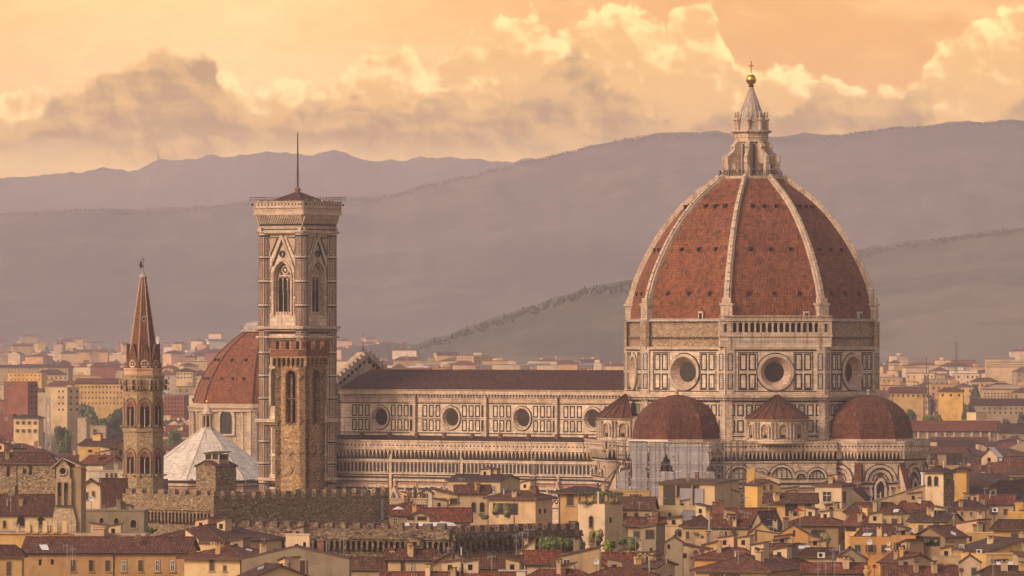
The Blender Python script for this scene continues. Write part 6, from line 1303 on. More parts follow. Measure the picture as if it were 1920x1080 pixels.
H('grey gable with one dark window and a lone chimney', 1412, 1433, 1466, 986, 962, Y=1068, roof='B', wall='grey', tiles='roof_tiles_dark', psi=58, depth=8, wb=[W(1445, 980, 9, 12, 'd')], oh=0.3)
H('brown roofed cream house with silver flues on its wall', 1280, 1328, 1352, 990, 966, Y=1060, roof='hip', wall='beige', tiles='roof_tiles_dark', psi=25, wa=[W(1290, 1004, 6, 14, 'd'), W(1317, 1007, 5, 5, 'o')], chim=[(1292, 975, 7, 'cream_pale')])
H('beige house with two tall dark openings under a brown roof', 1335, 1402, 1405, 990, 978, Y=1040, roof='A', wall='beige', tiles='roof_tiles', psi=5, depth=8, wa=[W(1350, 1005, 6, 20, 'f'), W(1361, 1006, 4, 18, 'o'), W(1376, 1005, 9, 22, 's')], oh=0.3)
H('bright yellow gabled house with one narrow window and a dark red roof', 1403, 1452, 1482, 1002, 981, Y=1025, roof='B', wall='yellow', tiles='roof_tiles_dark', psi=14, depth=9, wa=[W(1419, 1004, 7, 23, 's')], oh=0.2)
H('yellow low wall with a shallow gable and red dishes beside it', 1296, 1405, 1407, 1029, 1015, Y=1005, roof='B', wall='yellow', tiles='roof_tiles_dark', psi=4, depth=6, oh=0.15)
H('rough stone lookout with a dark glazed front and a tiled cap', 1204, 1230, 1248, 990, 985, Y=1010, roof='shedR', wall='grey', tiles='roof_tiles_red', psi=30, wa=[W(1219, 1002, 15, 18, 'b'), W(1221, 1031, 5, 7, 'o')], oh=0.3)
H('grey cement gable with small square windows right of the stone lookout', 1246, 1280, 1282, 1018, 1008, Y=985, roof='B', wall='grey', tiles='roof_tiles_red', psi=5, depth=9, wa=[W(1254, 1025, 5, 8, 'o')], oh=0.15)
H('cream side wall with an arched dark opening behind the grey gable', 1246, 1283, 1285, 986, 983, Y=1095, roof='flat', wall='cream', tiles='roof_tiles', psi=4, depth=6, wa=[W(1272, 999, 12, 14, 'a')])
H('low tiled roof behind the stone lookout', 1178, 1275, 1277, 985, 973, Y=1115, roof='A', wall='cream', tiles='roof_tiles', psi=4, depth=8)
H('cream wall with one square window beside the yellow low wall', 1280, 1330, 1332, 1030, 1020, Y=990, roof='shedL', wall='cream_pale', tiles='roof_tiles', psi=5, depth=7, wa=[W(1284, 1042, 7, 9, 'o')])
H('red roof spreading below the yellow low wall', 1303, 1420, 1450, 1050, 1029, Y=965, roof='hip', wall='orange', tiles='roof_tiles_red', psi=18, depth=9)
H('large brown red roof over cream walls in the bottom row', 1308, 1440, 1500, 1074, 1044, Y=880, roof='hip', wall='cream', tiles='roof_tiles', psi=22, wa=[W(1345, 1082, 14, 8, 'd'), W(1375, 1082, 14, 8, 'd')], oh=0.8)
H('cream house with a tiled roof and two fan units on its wall', 1133, 1205, 1208, 1056, 1040, Y=935, roof='A', wall='cream', tiles='roof_tiles_red', psi=6, depth=9)
H('small cream block with coarse pantiles in the bottom row', 1162, 1228, 1270, 1066, 1056, Y=885, roof='A', wall='cream_pale', tiles='roof_tiles', psi=14, wa=[W(1198, 1080, 10, 8, 'f')])
H('coarse red roof rising from the bottom edge below the fan units', 1105, 1225, 1232, 1084, 1066, Y=852, roof='hip', wall='cream', tiles='roof_tiles_red', psi=6, depth=8)
H('grey gabled house with a white mullioned window, lower centre', 1045, 1124, 1127, 1044, 1026, Y=925, roof='shedR', wall='beige', wallB='cream_pale', tiles='roof_tiles_red', psi=6, depth=9, wa=[W(1063, 1060, 13, 22, 'f')], oh=0.3)
H('red roof over a row of low white windows, lower centre', 984, 1046, 1048, 1052, 1036, Y=948, roof='A', wall='cream_pale', tiles='roof_tiles_red', psi=5, depth=9, wa=[W(1010, 1058, 13, 8, 'f'), W(1036, 1058, 12, 8, 'f')])
H('steep lean-to roof against a narrow cream wall under the battlements', 962, 1002, 1004, 1042, 1013, Y=960, roof='shedR', wall='cream', tiles='roof_tiles', psi=5, depth=5, oh=0.3)
H('brick red rows of tiles below the mullioned window', 990, 1100, 1104, 1086, 1069, Y=858, roof='hip', wall='cream', tiles='roof_tiles_red', psi=6, depth=8)
# ---- right
H('yellow house with tall curtained openings under a brown roof', 1438, 1526, 1530, 940, 928, Y=1135, roof='A', wall='yellow', tiles='roof_tiles_brown', psi=6, depth=9, wa=[W(1484, 955, 22, 26, 'b'), W(1515, 955, 11, 26, 'b')], oh=0.8)
H('cream rooftop pavilion with a low hipped roof in front of the right tribune', 1530, 1578, 1600, 913, 903, Y=1225, roof='hip', wall='cream_pale', tiles='roof_tiles', psi=38, wa=[W(1552, 932, 16, 20, 'f')], wb=[W(1583, 932, 6, 20, 's')], oh=0.4)
H('cream sloping wing right of the rooftop pavilion', 1598, 1622, 1640, 938, 917, Y=1232, roof='shedL', wall='cream', tiles='roof_tiles_dark', psi=30, depth=8, oh=0.1)
H('long pale sloping wall running up to the white chimney', 1640, 1735, 1737, 941, 911, Y=1265, roof='shedR', wall='beige', tiles='stone_beige', psi=4, depth=6, wa=[W(1707, 928, 7, 10, 'a'), W(1718, 927, 7, 10, 'a')], oh=0.1)
H('cream tower house with two arched openings and a rubble side wall', 1735, 1769, 1790, 888, 874, Y=1345, roof='hip', wall='cream_pale', wallB='stone', tiles='roof_tiles_dark', psi=30, wa=[W(1744, 902, 7, 18, 'a'), W(1756, 902, 7, 18, 'a')], chim=[(1731, 880, 6, 'cream_pale')], oh=0.5)
H('mustard coloured turret room behind the arched tower house', 1790, 1812, 1818, 884, 876, Y=1400, roof='hip', wall='bright_yellow', tiles='roof_tiles_dark', psi=20, depth=5, oh=0.6)
H('orange gabled house with one slit window above the bottom row', 1458, 1516, 1519, 1003, 986, Y=1025, roof='B', wall='orange', tiles='roof_tiles_dark', psi=5, depth=9, wa=[W(1489, 1000, 4, 12, 'o')], oh=0.12)
H('yellow parapet wall with dark planters left of the orange gable', 1420, 1462, 1464, 1002, 996, Y=1018, roof='shedL', wall='yellow', tiles='yellow', psi=5, depth=6, wa=[W(1454, 1010, 5, 8, 'o')], oh=0.05)
H('wide low red roof over a shaded terrace right of the orange gable', 1476, 1572, 1590, 986, 970, Y=1078, roof='hip', wall='brownish', tiles='roof_tiles', psi=18, wa=[W(1535, 1004, 26, 22, 'b')], oh=0.8)
H('cream terrace house with an air unit between the yellow house and the pavilion', 1527, 1590, 1592, 957, 954, Y=1155, roof='flat', wall='cream', tiles='roof_tiles_brown', psi=4, depth=8, wa=[W(1541, 965, 16, 9, 'f')], oh=0.7)
H('yellow house with a red lean-to roof and shaded balcony', 1586, 1614, 1648, 984, 965, Y=1072, roof='A', wall='yellow', wallB='cream', tiles='roof_tiles_red', psi=48, wa=[W(1597, 992, 18, 10, 'b')], wb=[W(1630, 984, 5, 7, 'd')], oh=0.5, chim=[(1634, 955, 14, 'yellow')])
H('dark red roof sloping below the pavilion', 1586, 1690, 1695, 963, 943, Y=1150, roof='hip', wall='cream', tiles='roof_tiles', psi=8, depth=12)
H('dark red roof crowded with chimneys right of the pavilion', 1680, 1755, 1758, 962, 940, Y=1165, roof='hip', wall='beige', tiles='roof_tiles', psi=8, depth=12, chim=[(1724, 938, 6, 'white')])
H('yellow house with dark green shutters under a broad brown roof', 1706, 1775, 1808, 978, 962, Y=1090, roof='A', wall='yellow', tiles='roof_tiles_brown', psi=25, wa=[W(1728, 991, 8, 12, 'g'), W(1756, 985, 9, 10, 'g')], oh=0.4)
H('dark red roof over a long orange wall', 1608, 1706, 1710, 1007, 983, Y=1058, roof='hip', wall='cream', tiles='roof_tiles_brown', psi=8, depth=11)
H('long bright orange wall with white dishes', 1594, 1670, 1672, 1009, 1007, Y=1022, roof='flat', wall='orange', tiles='roof_tiles', psi=3, depth=3, oh=0.1)
H('orange end block of the long orange wall', 1672, 1717, 1719, 1006, 1004, Y=1020, roof='flat', wall='orange', tiles='roof_tiles', psi=3, depth=4, oh=0.1)
H('cream gabled house with a planted loggia and a red dish', 1716, 1772, 1816, 1008, 990, Y=1020, roof='B', wall='brownish', wallB='cream', tiles='roof_tiles', psi=40, wa=[W(1742, 1015, 42, 18, 'b')], wb=[W(1782, 1011, 4, 10, 'f')], oh=0.4)
H('cream box house with a tiled lean-to left of the bright yellow block', 1795, 1832, 1860, 983, 976, Y=1082, roof='shedR', wall='pink', wallB='yellow', tiles='roof_tiles', psi=35, oh=0.2)
H('long ochre terrace wall left of the green shuttered house at the edge', 1812, 1862, 1864, 1000, 996, Y=1040, roof='flat', wall='yellow', tiles='yellow', psi=4, depth=4, wa=[W(1820, 1010, 5, 10, 'o')], oh=0.2)
H('yellow house with a large green shuttered window at the right edge', 1863, 1990, 1992, 995, 975, Y=1050, roof='hip', wall='yellow', tiles='roof_tiles_brown', psi=6, depth=12, wa=[W(1903, 1010, 12, 20, 'g')], oh=0.6)
H('bright yellow flat block at the right edge', 1890, 1980, 1982, 962, 960, Y=1120, roof='flat', wall='bright_yellow', tiles='yellow', psi=4, depth=8, oh=0.2)
H('bright yellow upper step at the right edge', 1904, 1980, 1982, 945, 943, Y=1130, roof='flat', wall='bright_yellow', tiles='yellow', psi=4, depth=8, oh=0.1)
H('wide brown roof above a yellow gable wall near the right edge', 1802, 1852, 1990, 1035, 1014, Y=985, roof='A', wall='yellow', tiles='roof_tiles_brown', psi=70, wb=[], wa=[W(1812, 1031, 7, 12, 'f')], depth=9, oh=0.4)
H('yellow terrace wall with white awnings near the right edge', 1850, 1985, 1987, 1040, 1037, Y=968, roof='flat', wall='yellow', tiles='stone_beige', psi=3, depth=5, wa=[W(1874, 1052, 30, 8, 'b')], oh=0.5)
H('cream gable with a dark opening and a red dish in the bottom right', 1798, 1838, 1841, 1056, 1042, Y=925, roof='B', wall='cream_pale', tiles='roof_tiles', psi=6, depth=9, wa=[W(1826, 1072, 8, 14, 'g')], oh=0.15)
H('small orange rooftop room with plants behind the cream gable', 1762, 1800, 1803, 1036, 1032, Y=965, roof='flat', wall='bright_yellow', tiles='clay_pot', psi=5, depth=4, oh=0.2)
H('white cream side house with a stained wall at the right edge bottom', 1900, 1985, 1987, 1046, 1036, Y=930, roof='shedL', wall='cream_pale', tiles='roof_tiles', psi=5, depth=6)
H('bright red roof on a cream house in the bottom row, right of centre', 1655, 1697, 1752, 1056, 1040, Y=935, roof='A', wall='cream', tiles='roof_tiles_red', psi=60, depth=7, wb=[W(1716, 1064, 10, 6, 'o')], oh=0.4)
H('patched grey gable with crossed roof edges above the gilt finials', 1560, 1624, 1628, 1050, 1029, Y=945, roof='B', wall='grey', tiles='roof_tiles_dark', psi=6, depth=10, wa=[W(1586, 1062, 5, 10, 'o')], oh=0.25)
H('dark red roof with an air unit left of the patched gable', 1500, 1572, 1575, 1046, 1028, Y=965, roof='hip', wall='cream', tiles='roof_tiles_dark', psi=8, depth=11)
H('brown hipped roof over ochre walls in the bottom row', 1415, 1470, 1520, 1066, 1043, Y=905, roof='hip', wall='ochre', tiles='roof_tiles', psi=24, wa=[W(1436, 1076, 14, 14, 's'), W(1462, 1076, 10, 14, 's')], oh=0.9)
H('red roof with a white skylight strip left of the air unit roof', 1422, 1505, 1508, 1036, 1023, Y=985, roof='A', wall='beige', tiles='roof_tiles', psi=5, depth=9)
H('low red roofs with tangled aerials along the bottom edge', 1505, 1620, 1625, 1074, 1060, Y=880, roof='A', wall='cream', tiles='roof_tiles_red', psi=5, depth=10)
H('dark roof with small grey gable at the bottom edge right of the finials', 1655, 1790, 1795, 1080, 1066, Y=862, roof='A', wall='beige', tiles='roof_tiles', psi=5, depth=10)
H('brown roof in the bottom right corner', 1838, 1990, 1994, 1078, 1062, Y=880, roof='hip', wall='cream', tiles='roof_tiles_brown', psi=6, depth=10)
H('cream wall with small openings under the orange rooftop room', 1748, 1800, 1803, 1046, 1042, Y=945, roof='flat', wall='cream', tiles='stone_beige', psi=5, depth=5, oh=0.2)
# ---- right middle distance
pb = H('long grey building with pale pilasters under a red roof, right of the cathedral', 1706, 1872, 1876, 807, 791, Y=2330, roof='A', wall='grey', tiles='roof_tiles_red', psi=4, depth=22, oh=0.8)
H('long grey arcaded building at the right edge beyond the pilastered one', 1873, 2010, 2014, 811, 796, Y=2310, roof='A', wall='grey', tiles='roof_tiles_dark', psi=4, depth=22)
H('low building with a bright orange red roof and tall panelled wall', 1735, 1805, 1825, 850, 840, Y=1760, roof='A', wall='beige', tiles='roof_tiles_red', psi=12, wa=[W(1750, 862, 16, 20, 'b'), W(1790, 862, 30, 20, 'b')])
H('small white gabled house with a pale roof among the dark roofs', 1841, 1870, 1880, 856, 841, Y=1740, roof='B', wall='cream_pale', tiles='awning', psi=20, wa=[W(1855, 862, 6, 8, 'o')])
for i, (x0, x1, pe, pr, lab) in enumerate([(1745, 1850, 838, 822, 'broad dark red roof directly below the pilastered building'), (1850, 1990, 846, 826, 'broad dark red roof with skylights at the right edge'), (1800, 1920, 872, 858, 'dark red roof right of the panelled wall'),
    (1830, 1995, 893, 868, 'very wide dark roof near the right edge, level with the arched tower house'), (1790, 1850, 918, 904, 'dark roof with a cream attic right of the rubble side wall'), (1850, 1990, 925, 902, 'wide dark roof above the cream wall with small windows'),
    (1820, 1900, 945, 930, 'dark roof left of the bright yellow step'), (1775, 1850, 955, 938, 'reddish roof above a cream parapet right of the chimney roof'), (1700, 1760, 838, 828, 'dark roofs clustered at the foot of the right tribune')]):
    H(lab, x0, x1, x1 + 5, pe, pr, Y=FPX * (HC - 15) / (pe - 640.0), roof='hip' if i % 2 else 'A', wall=('cream', 'beige', 'cream_pale')[i % 3], tiles='roof_tiles_dark' if i % 3 else 'roof_tiles_red', psi=6, depth=16, wa=row(x0 + 12, x1 - 12, 4, pe + 8, 4, 6, 'd') if i in (4, 5, 7) else ())
# pilasters on the long building
m = MB(); F = pb['FA']
for i in range(11): a = -pb['a'] * i / 10; m.box(F, a - 0.45, a + 0.45, 0, pb['ze'] - 0.3, -0.02, 0.4, 'marble')
m.build('pilaster', pb['root'])
# balustrade on the terrace wing
m = MB(); F = lg['FA']; k = lg['k']
for px in (52, 68, 85, 104, 122): a = (px - 140) / k; m.box(F, a - 0.4, a + 0.4, lg['ze'] + 0.2, lg['ze'] + 2.2, 0.1, 0.7, 'cream', back=True)
a = (50 - 140) / k
while a < -1.5: m.box(F, a - 0.07, a + 0.07, lg['ze'] + 0.2, lg['ze'] + 1.3, 0.25, 0.4, 'iron', back=True); a += 0.4
m.box(F, (47 - 140) / k, -1.2, lg['ze'] + 1.3, lg['ze'] + 1.45, 0.2, 0.5, 'stone_beige', back=True); m.build('balustrade', lg['root'])
# ================================================================ the town behind
def ground_z(Y): return max(0.0, (Y - 3600.0) * 0.0062)
def grid(x0, x1, nx, y0, y1, ny, w, h, s='o'): return [(x0 + (x1 - x0) * i / max(1, nx - 1), y0 + (y1 - y0) * j / max(1, ny - 1), w, h, s) for i in range(nx) for j in range(ny)]
FAR = []
def bg(label, p0, pc, p2, pe, pr, Y, **kw): FAR.append((min(p0, pc), max(pc, p2), Y)); return house(label, p0, pc, p2, pe, pr, Y=Y, cat=kw.pop('cat', 'building'), **kw)
bg('tall dull red windowless apartment slab at the left edge', 5, 52, 68, 716, 712, 2650, roof='flat', wall='dull_red', tiles='lead', psi=24, depth=14, wb=grid(58, 65, 2, 724, 766, 5, 3, 4))
bg('dark red lower block standing below the dull red slab', -20, 24, 30, 777, 774, 2420, roof='flat', wall='dull_red', tiles='lead', psi=12, depth=14)
bg('cream stepped apartment tower right of the dull red slab', 84, 126, 145, 727, 724, 2700, roof='flat', wall='cream', tiles='lead', psi=24, depth=16, wa=grid(110, 118, 2, 734, 768, 4, 3, 4), wb=grid(132, 142, 2, 734, 768, 4, 3, 4))
bg('cream slab wing attached left of the stepped apartment tower', 68, 88, 92, 737, 735, 2720, roof='flat', wall='cream_pale', tiles='lead', psi=10, depth=12)
bg('long yellow palace with four rows of little windows', 140, 238, 244, 719, 711, 2950, roof='A', wall='yellow', tiles='roof_tiles_red', psi=6, depth=20, wa=grid(146, 234, 14, 726, 756, 4, 2.2, 4))
bg('yellow flat-roofed block behind the dull red slab', 14, 78, 84, 700, 697, 3500, roof='flat', wall='bright_yellow', tiles='lead', psi=8, depth=20, wa=grid(20, 74, 8, 704, 712, 2, 2.4, 2.4))
bg('long block with a plum coloured roof on the far left', -20, 128, 132, 689, 685, 4300, roof='A', wall='beige', tiles='roof_tiles_dark', psi=4, depth=24, wa=grid(-10, 124, 22, 692, 697, 2, 2, 2))
bg('three-storey cream house with a white cornice left of the trees', 24, 72, 80, 785, 778, 2230, roof='hip', wall='cream', tiles='roof_tiles_dark', psi=20, depth=14, wa=grid(32, 66, 4, 793, 808, 2, 4, 6, 'd'))
bg('plain square tan tower standing alone before the trees', 145, 162, 168, 784, 782, 2330, roof='flat', wall='sandstone', tiles='stone_beige', psi=22, depth=6, wa=[W(161, 788, 2, 3, 'o')], cat='tower')
bg('low battlemented tan wall right of the plain square tower', 168, 198, 200, 799, 797, 2350, roof='flat', wall='sandstone', tiles='stone_beige', psi=6, depth=4)
bg('brick red apartment block between the spire tower and the red dome', 306, 345, 352, 742, 738, 2900, roof='flat', wall='dull_red', tiles='lead', psi=10, depth=14, wa=grid(310, 341, 6, 748, 778, 5, 3, 3))
bg('pale block with rows of windows left of the red dome', 330, 362, 366, 697, 691, 3700, roof='hip', wall='cream', tiles='roof_tiles_dark', psi=10, depth=14, wa=grid(334, 358, 5, 701, 708, 2, 2.5, 3))
bg('long dark warehouse with roof lanterns, above the nave roof', 900, 985, 988, 687, 684, 4700, roof='A', wall='brownish', tiles='lead', psi=4, depth=22, wa=grid(906, 980, 12, 692, 692, 1, 3, 4))
bg('second dark warehouse, closer to the great dome', 990, 1110, 1113, 686, 682, 4720, roof='A', wall='brownish', tiles='lead', psi=4, depth=22, wa=grid(996, 1104, 18, 692, 692, 1, 3, 4))
bg('yellow apartment block with vertical balconies above the nave roof', 856, 888, 924, 668, 666, 5200, roof='flat', wall='yellow', tiles='lead', psi=50, depth=22, wa=grid(860, 884, 5, 672, 692, 5, 2, 2), wb=grid(893, 920, 6, 672, 692, 5, 2, 2))
bg('tall white apartment block far behind, nearest to the great dome', 1087, 1104, 1108, 665, 663, 5600, roof='flat', wall='cream_pale', tiles='lead', psi=12, depth=16, wa=grid(1090, 1100, 3, 669, 685, 4, 2, 2))
bg('pale curved hangar roof left of the warehouses', 712, 800, 804, 694, 688, 4600, roof='A', wall='white', tiles='awning', psi=5, depth=30)
bg('long cream apartment terrace with flat roofs at the far right', 1848, 1990, 1994, 675, 672, 4300, roof='flat', wall='cream', tiles='lead', psi=5, depth=18, wa=grid(1852, 1916, 16, 679, 688, 3, 2.4, 2.2))
bg('cream palace with two projecting ends at the right edge', 1842, 1980, 1984, 730, 722, 3050, roof='hip', wall='cream', tiles='stone_beige', psi=5, depth=18, wa=grid(1848, 1916, 12, 738, 744, 2, 2.4, 3.4))
bg('grey barrack with a red roof and two rows of windows at the right', 1822, 1980, 1984, 759, 749, 2600, roof='A', wall='grey', tiles='roof_tiles_dark', psi=4, depth=18, wa=grid(1846, 1916, 8, 766, 774, 2, 3, 4))
bg('long yellow house with a plum roof behind the right tribune trees', 1669, 1736, 1739, 736, 727, 2850, roof='A', wall='yellow', tiles='roof_tiles_red', psi=6, depth=16, wa=grid(1675, 1731, 7, 742, 742, 1, 3.4, 5))
bg('small bright yellow house right of the lattice mast', 1760, 1805, 1808, 735, 727, 2820, roof='hip', wall='bright_yellow', tiles='roof_tiles_red', psi=8, depth=12, wa=grid(1768, 1798, 3, 741, 741, 1, 4, 5))
bg('low cream villa with a tower room in front of the right-hand trees', 1785, 1855, 1858, 789, 786, 2400, roof='flat', wall='cream', tiles='lead', psi=6, depth=10, wa=grid(1795, 1848, 5, 793, 793, 1, 4, 3))
bg('square cream room rising from the low cream villa', 1814, 1830, 1851, 774, 771, 2410, roof='flat', wall='cream', tiles='lead', psi=50, depth=8)
# auto-built town: each house its own object until they are too many
rt = random.Random(4242)
ZONES = [('left of the spire tower', -25, 236, 1440, 5200), ('beside the domed chapel', 300, 372, 1700, 5200), ('right of the great dome', 1640, 1950, 1480, 5200), ('beyond the nave roof', 640, 1175, 4550, 5400)]
WALLS = ['cream', 'cream', 'cream_pale', 'cream_pale', 'yellow', 'beige', 'white', 'pink', 'ochre', 'stone_beige', 'dull_red']
WNAME = dict(cream='cream', cream_pale='pale cream', yellow='yellow', beige='beige', white='white', pink='pinkish', ochre='ochre', stone_beige='tan', dull_red='brick red')
TILES = ['roof_tiles', 'roof_tiles_dark', 'roof_tiles_red', 'roof_tiles_brown']
ORD = ['first', 'second', 'third', 'fourth', 'fifth', 'sixth', 'seventh', 'eighth', 'ninth', 'tenth', 'eleventh', 'twelfth', 'thirteenth', 'fourteenth', 'fifteenth', 'sixteenth', 'seventeenth', 'eighteenth', 'nineteenth', 'twentieth']
def simple_house(m, m2, x, Y, z0, w, d, h, rise, yaw, kind, wall, tile, detail):
    c, s = math.cos(yaw), math.sin(yaw); u = Vector((c, s, 0)); v = Vector((-s, c, 0)); O = Vector((x, Y, z0))
    def P(a, b, z): return O + u * a + v * b + Vector((0, 0, z))
    F = FR(P(0, -d / 2, 0), (-v.x, -v.y)); G = FR(P(w / 2, 0, 0), (u.x, u.y)); G2 = FR(P(-w / 2, 0, 0), (-u.x, -u.y))
    m.box(F, -w / 2, w / 2, -6, h, -d, 0, wall, back=True)
    if kind == 'flat':
        m2.box(F, -w / 2 - 0.2, w / 2 + 0.2, h, h + 0.4, -d - 0.2, 0.2, tile if rt.random() < 0.5 else 'lead', back=True)
        if rt.random() < 0.6: a = rt.uniform(-0.3, 0.2) * w; m2.box(F, a, a + w * 0.25, h + 0.4, h + 2.6, -d * 0.7, -d * 0.3, wall, back=True)
    else:
        o = 0.6
        c4 = [P(-w / 2 - o, -d / 2 - o, h), P(w / 2 + o, -d / 2 - o, h), P(w / 2 + o, d / 2 + o, h), P(-w / 2 - o, d / 2 + o, h)]
        q = min(w, d) / 2 if kind == 'hip' else -o
        if w >= d: r0, r1 = P(-w / 2 + q, 0, h + rise), P(w / 2 - q, 0, h + rise); fs = [[c4[0], c4[1], r1, r0], [c4[1], c4[2], r1], [c4[2], c4[3], r0, r1], [c4[3], c4[0], r0]]
        else: r0, r1 = P(0, -d / 2 + q, h + rise), P(0, d / 2 - q, h + rise); fs = [[c4[0], c4[1], r0], [c4[1], c4[2], r1, r0], [c4[2], c4[3], r1], [c4[3], c4[0], r0, r1]]
        for i, f in enumerate(fs): m2.face(f, tile if len(f) == 4 or kind == 'hip' else wall)
        m2.face(c4[::-1], 'wood')
        for _ in range(rt.randint(0, 3)):
            a = rt.uniform(-0.4, 0.4) * w; m2.box(F, a, a + 0.9, h + 0.1, h + rise + rt.uniform(0.2, 1.2), -d * 0.55, -d * 0.45, wall, back=True)
    if detail:
        fl = 3.4 if detail > 1 else 3.6; z = h - 2.2
        sp = rt.uniform(2.6, 3.6); wn = rt.choice(['opening', 'shutter_brown', 'shutter_green', 'glass'])
        while z > -2 and z > h - 18:
            for FF, L in ((F, w), (G, d), (G2, d)):
                n = int(L / sp)
                for i in range(n):
                    if rt.random() < 0.9: a = -L / 2 + L * (i + 0.5) / n; m.box(FF, a - 0.5, a + 0.5, z - 0.8, z + 0.8, -0.1, 0.08, wn)
            z -= fl
nth = 0; farM, farR = MB(), MB()
for zi, (zname, px0, px1, Ya, Yb) in enumerate(ZONES):
    Y = Ya; rowi = 0
    while Y < Yb:
        k = FPX / Y; px = px0 + rt.uniform(-10, 10); n = 0; step = 30 + (Y - Ya) * 0.018
        while px < px1:
            tall = rt.random() < (0.0 if Y < 2950 else 0.2 if Y < 3600 else 0.34)
            w = rt.uniform(8, 20) * (1.15 if tall else 1.0); d = rt.uniform(8, 14); h = rt.uniform(11, 16.5) if not tall else rt.uniform(19, 29)
            x = PX(px + w * k / 2, Y); YY = Y + rt.uniform(-step * 0.4, step * 0.4)
            pxa, pxb = px, px + w * k; px = pxb + rt.uniform(0, 5 if rt.random() < 0.8 else 28) * k / 3
            if any(a - 6 < pxb and pxa < b + 6 and abs(YY - yy) < 26 for a, b, yy in FAR): continue
            if 2100 < Y < 2950 and ((zi == 0 and pxb > 82) or (zi == 2 and pxa < 1800 and Y > 2350)): continue
            if Y < 1700 and zi == 2 and pxa < 1700: continue
            kind = rt.choice(['gable', 'hip', 'hip', 'gable', 'flat']) if not tall else rt.choice(['flat', 'flat', 'hip'])
            wall = rt.choice(WALLS); tile = rt.choice(TILES); yaw = rt.uniform(-0.35, 0.35); z0 = ground_z(YY); rise = rt.uniform(2.0, 3.6)
            if nth < 270 and Y < 3300 and len(ORD) > n and rowi < 20:
                root = empty('house', (x, YY, z0), None, 'house', 'houses of the town behind the cathedral'); a_, b_ = MB(), MB()
                simple_house(a_, b_, x, YY, z0, w, d, h, rise, yaw, kind, wall, tile, 2)
                a_.build('wall', root); b_.build('roof', root)
                root['label'] = '%s %s %s, %s from left in %s row %s' % (WNAME[wall], {'gable': 'gabled', 'hip': 'hip-roofed', 'flat': 'flat-topped'}[kind], 'block' if tall else 'house', ORD[n], ORD[rowi], zname)
                nth += 1; n += 1
            else: simple_house(farM, farR, x, YY, z0, w, d, h, rise, yaw, kind, wall, tile, 1 if Y < 4200 else 0)
        rowi += 1; Y += step
# the plain right up to the foot of the hills
Y = 5250.0
while Y < 8600:
    k = FPX / Y; px = -40.0
    while px < 1960:
        w = rt.uniform(7, 20) * rt.choice([1, 1, 1, 1.8]); d = rt.uniform(12, 20); tall = rt.random() < 0.3; h = rt.uniform(7, 14) if not tall else rt.uniform(16, 30)
        if rt.random() < (0.7 if Y < 6800 else 0.55): simple_house(farM, farR, PX(px, Y), Y + rt.uniform(-60, 60), ground_z(Y), w, d, h, 3, rt.uniform(-0.5, 0.5), rt.choice(['flat', 'hip', 'gable']), rt.choice(WALLS), rt.choice(TILES), 0)
        px += w * k + rt.uniform(0, 22) * k
    Y += 80
m = MB(); m.v, m.f, m.m, m.uv, m.sm, m.mats = farM.v, farM.f, farM.m, farM.uv, farM.sm, farM.mats
off = len(m.v); rem = [m.mi(q) for q in farR.mats]
m.v.extend(farR.v); m.f.extend([tuple(i + off for i in f) for f in farR.f]); m.m.extend([rem[i] for i in farR.m]); m.uv.extend(farR.uv); m.sm.extend(farR.sm)
tag(m.build('distant_town'), 'hazy carpet of far pale houses and blocks below the hills', 'houses', kind='stuff')
# ---------------------------------------------------------------- masts
def lattice(label, px, ytop, Y, w, mat='steel', cat='mast'):
    m = MB(); x = PX(px, Y); zt = PZ(ytop, Y); c = [(-w, -w), (w, -w), (w, w), (-w, w)]; z = 0.0; n = int(zt / (w * 4)) + 1
    for i in range(4): m.tube((x + c[i][0], Y + c[i][1], 0), (x + c[i][0] * 0.5, Y + c[i][1] * 0.5, zt), w * 0.2, mat, 4)
    for j in range(n):
        z0, z1 = zt * j / n, zt * (j + 1) / n; f0, f1 = 1 - 0.5 * j / n, 1 - 0.5 * (j + 1) / n
        for i in range(4): p, q = c[i], c[(i + 1) % 4]; m.tube((x + p[0] * f0, Y + p[1] * f0, z0), (x + q[0] * f1, Y + q[1] * f1, z1), w * 0.12, mat, 3)
    m.tube((x, Y, zt), (x, Y, zt + w * 5), w * 0.14, mat, 4); tag(m.build('lattice_mast'), label, cat)
lattice('dark lattice mast rising behind the trees right of the great dome', 1737, 702, 2700, 1.5)
lattice('thin tall lattice mast on the right horizon', 1793, 640, 4300, 1.1)
lattice('grey lattice mast with dishes among the left-hand trees', 90, 742, 2500, 1.3, 'metal_grey')
lattice('tall chimney-like mast above the left end of the nave roof', 729, 646, 5000, 1.2)
lattice('orange brown site crane mast above the nave roof', 763, 664, 4600, 1.4, 'clay_pot')
lattice('tiny transmitter mast on the farthest ridge at the left', 297, 291, 15400, 3.0, 'steel', 'transmitter')
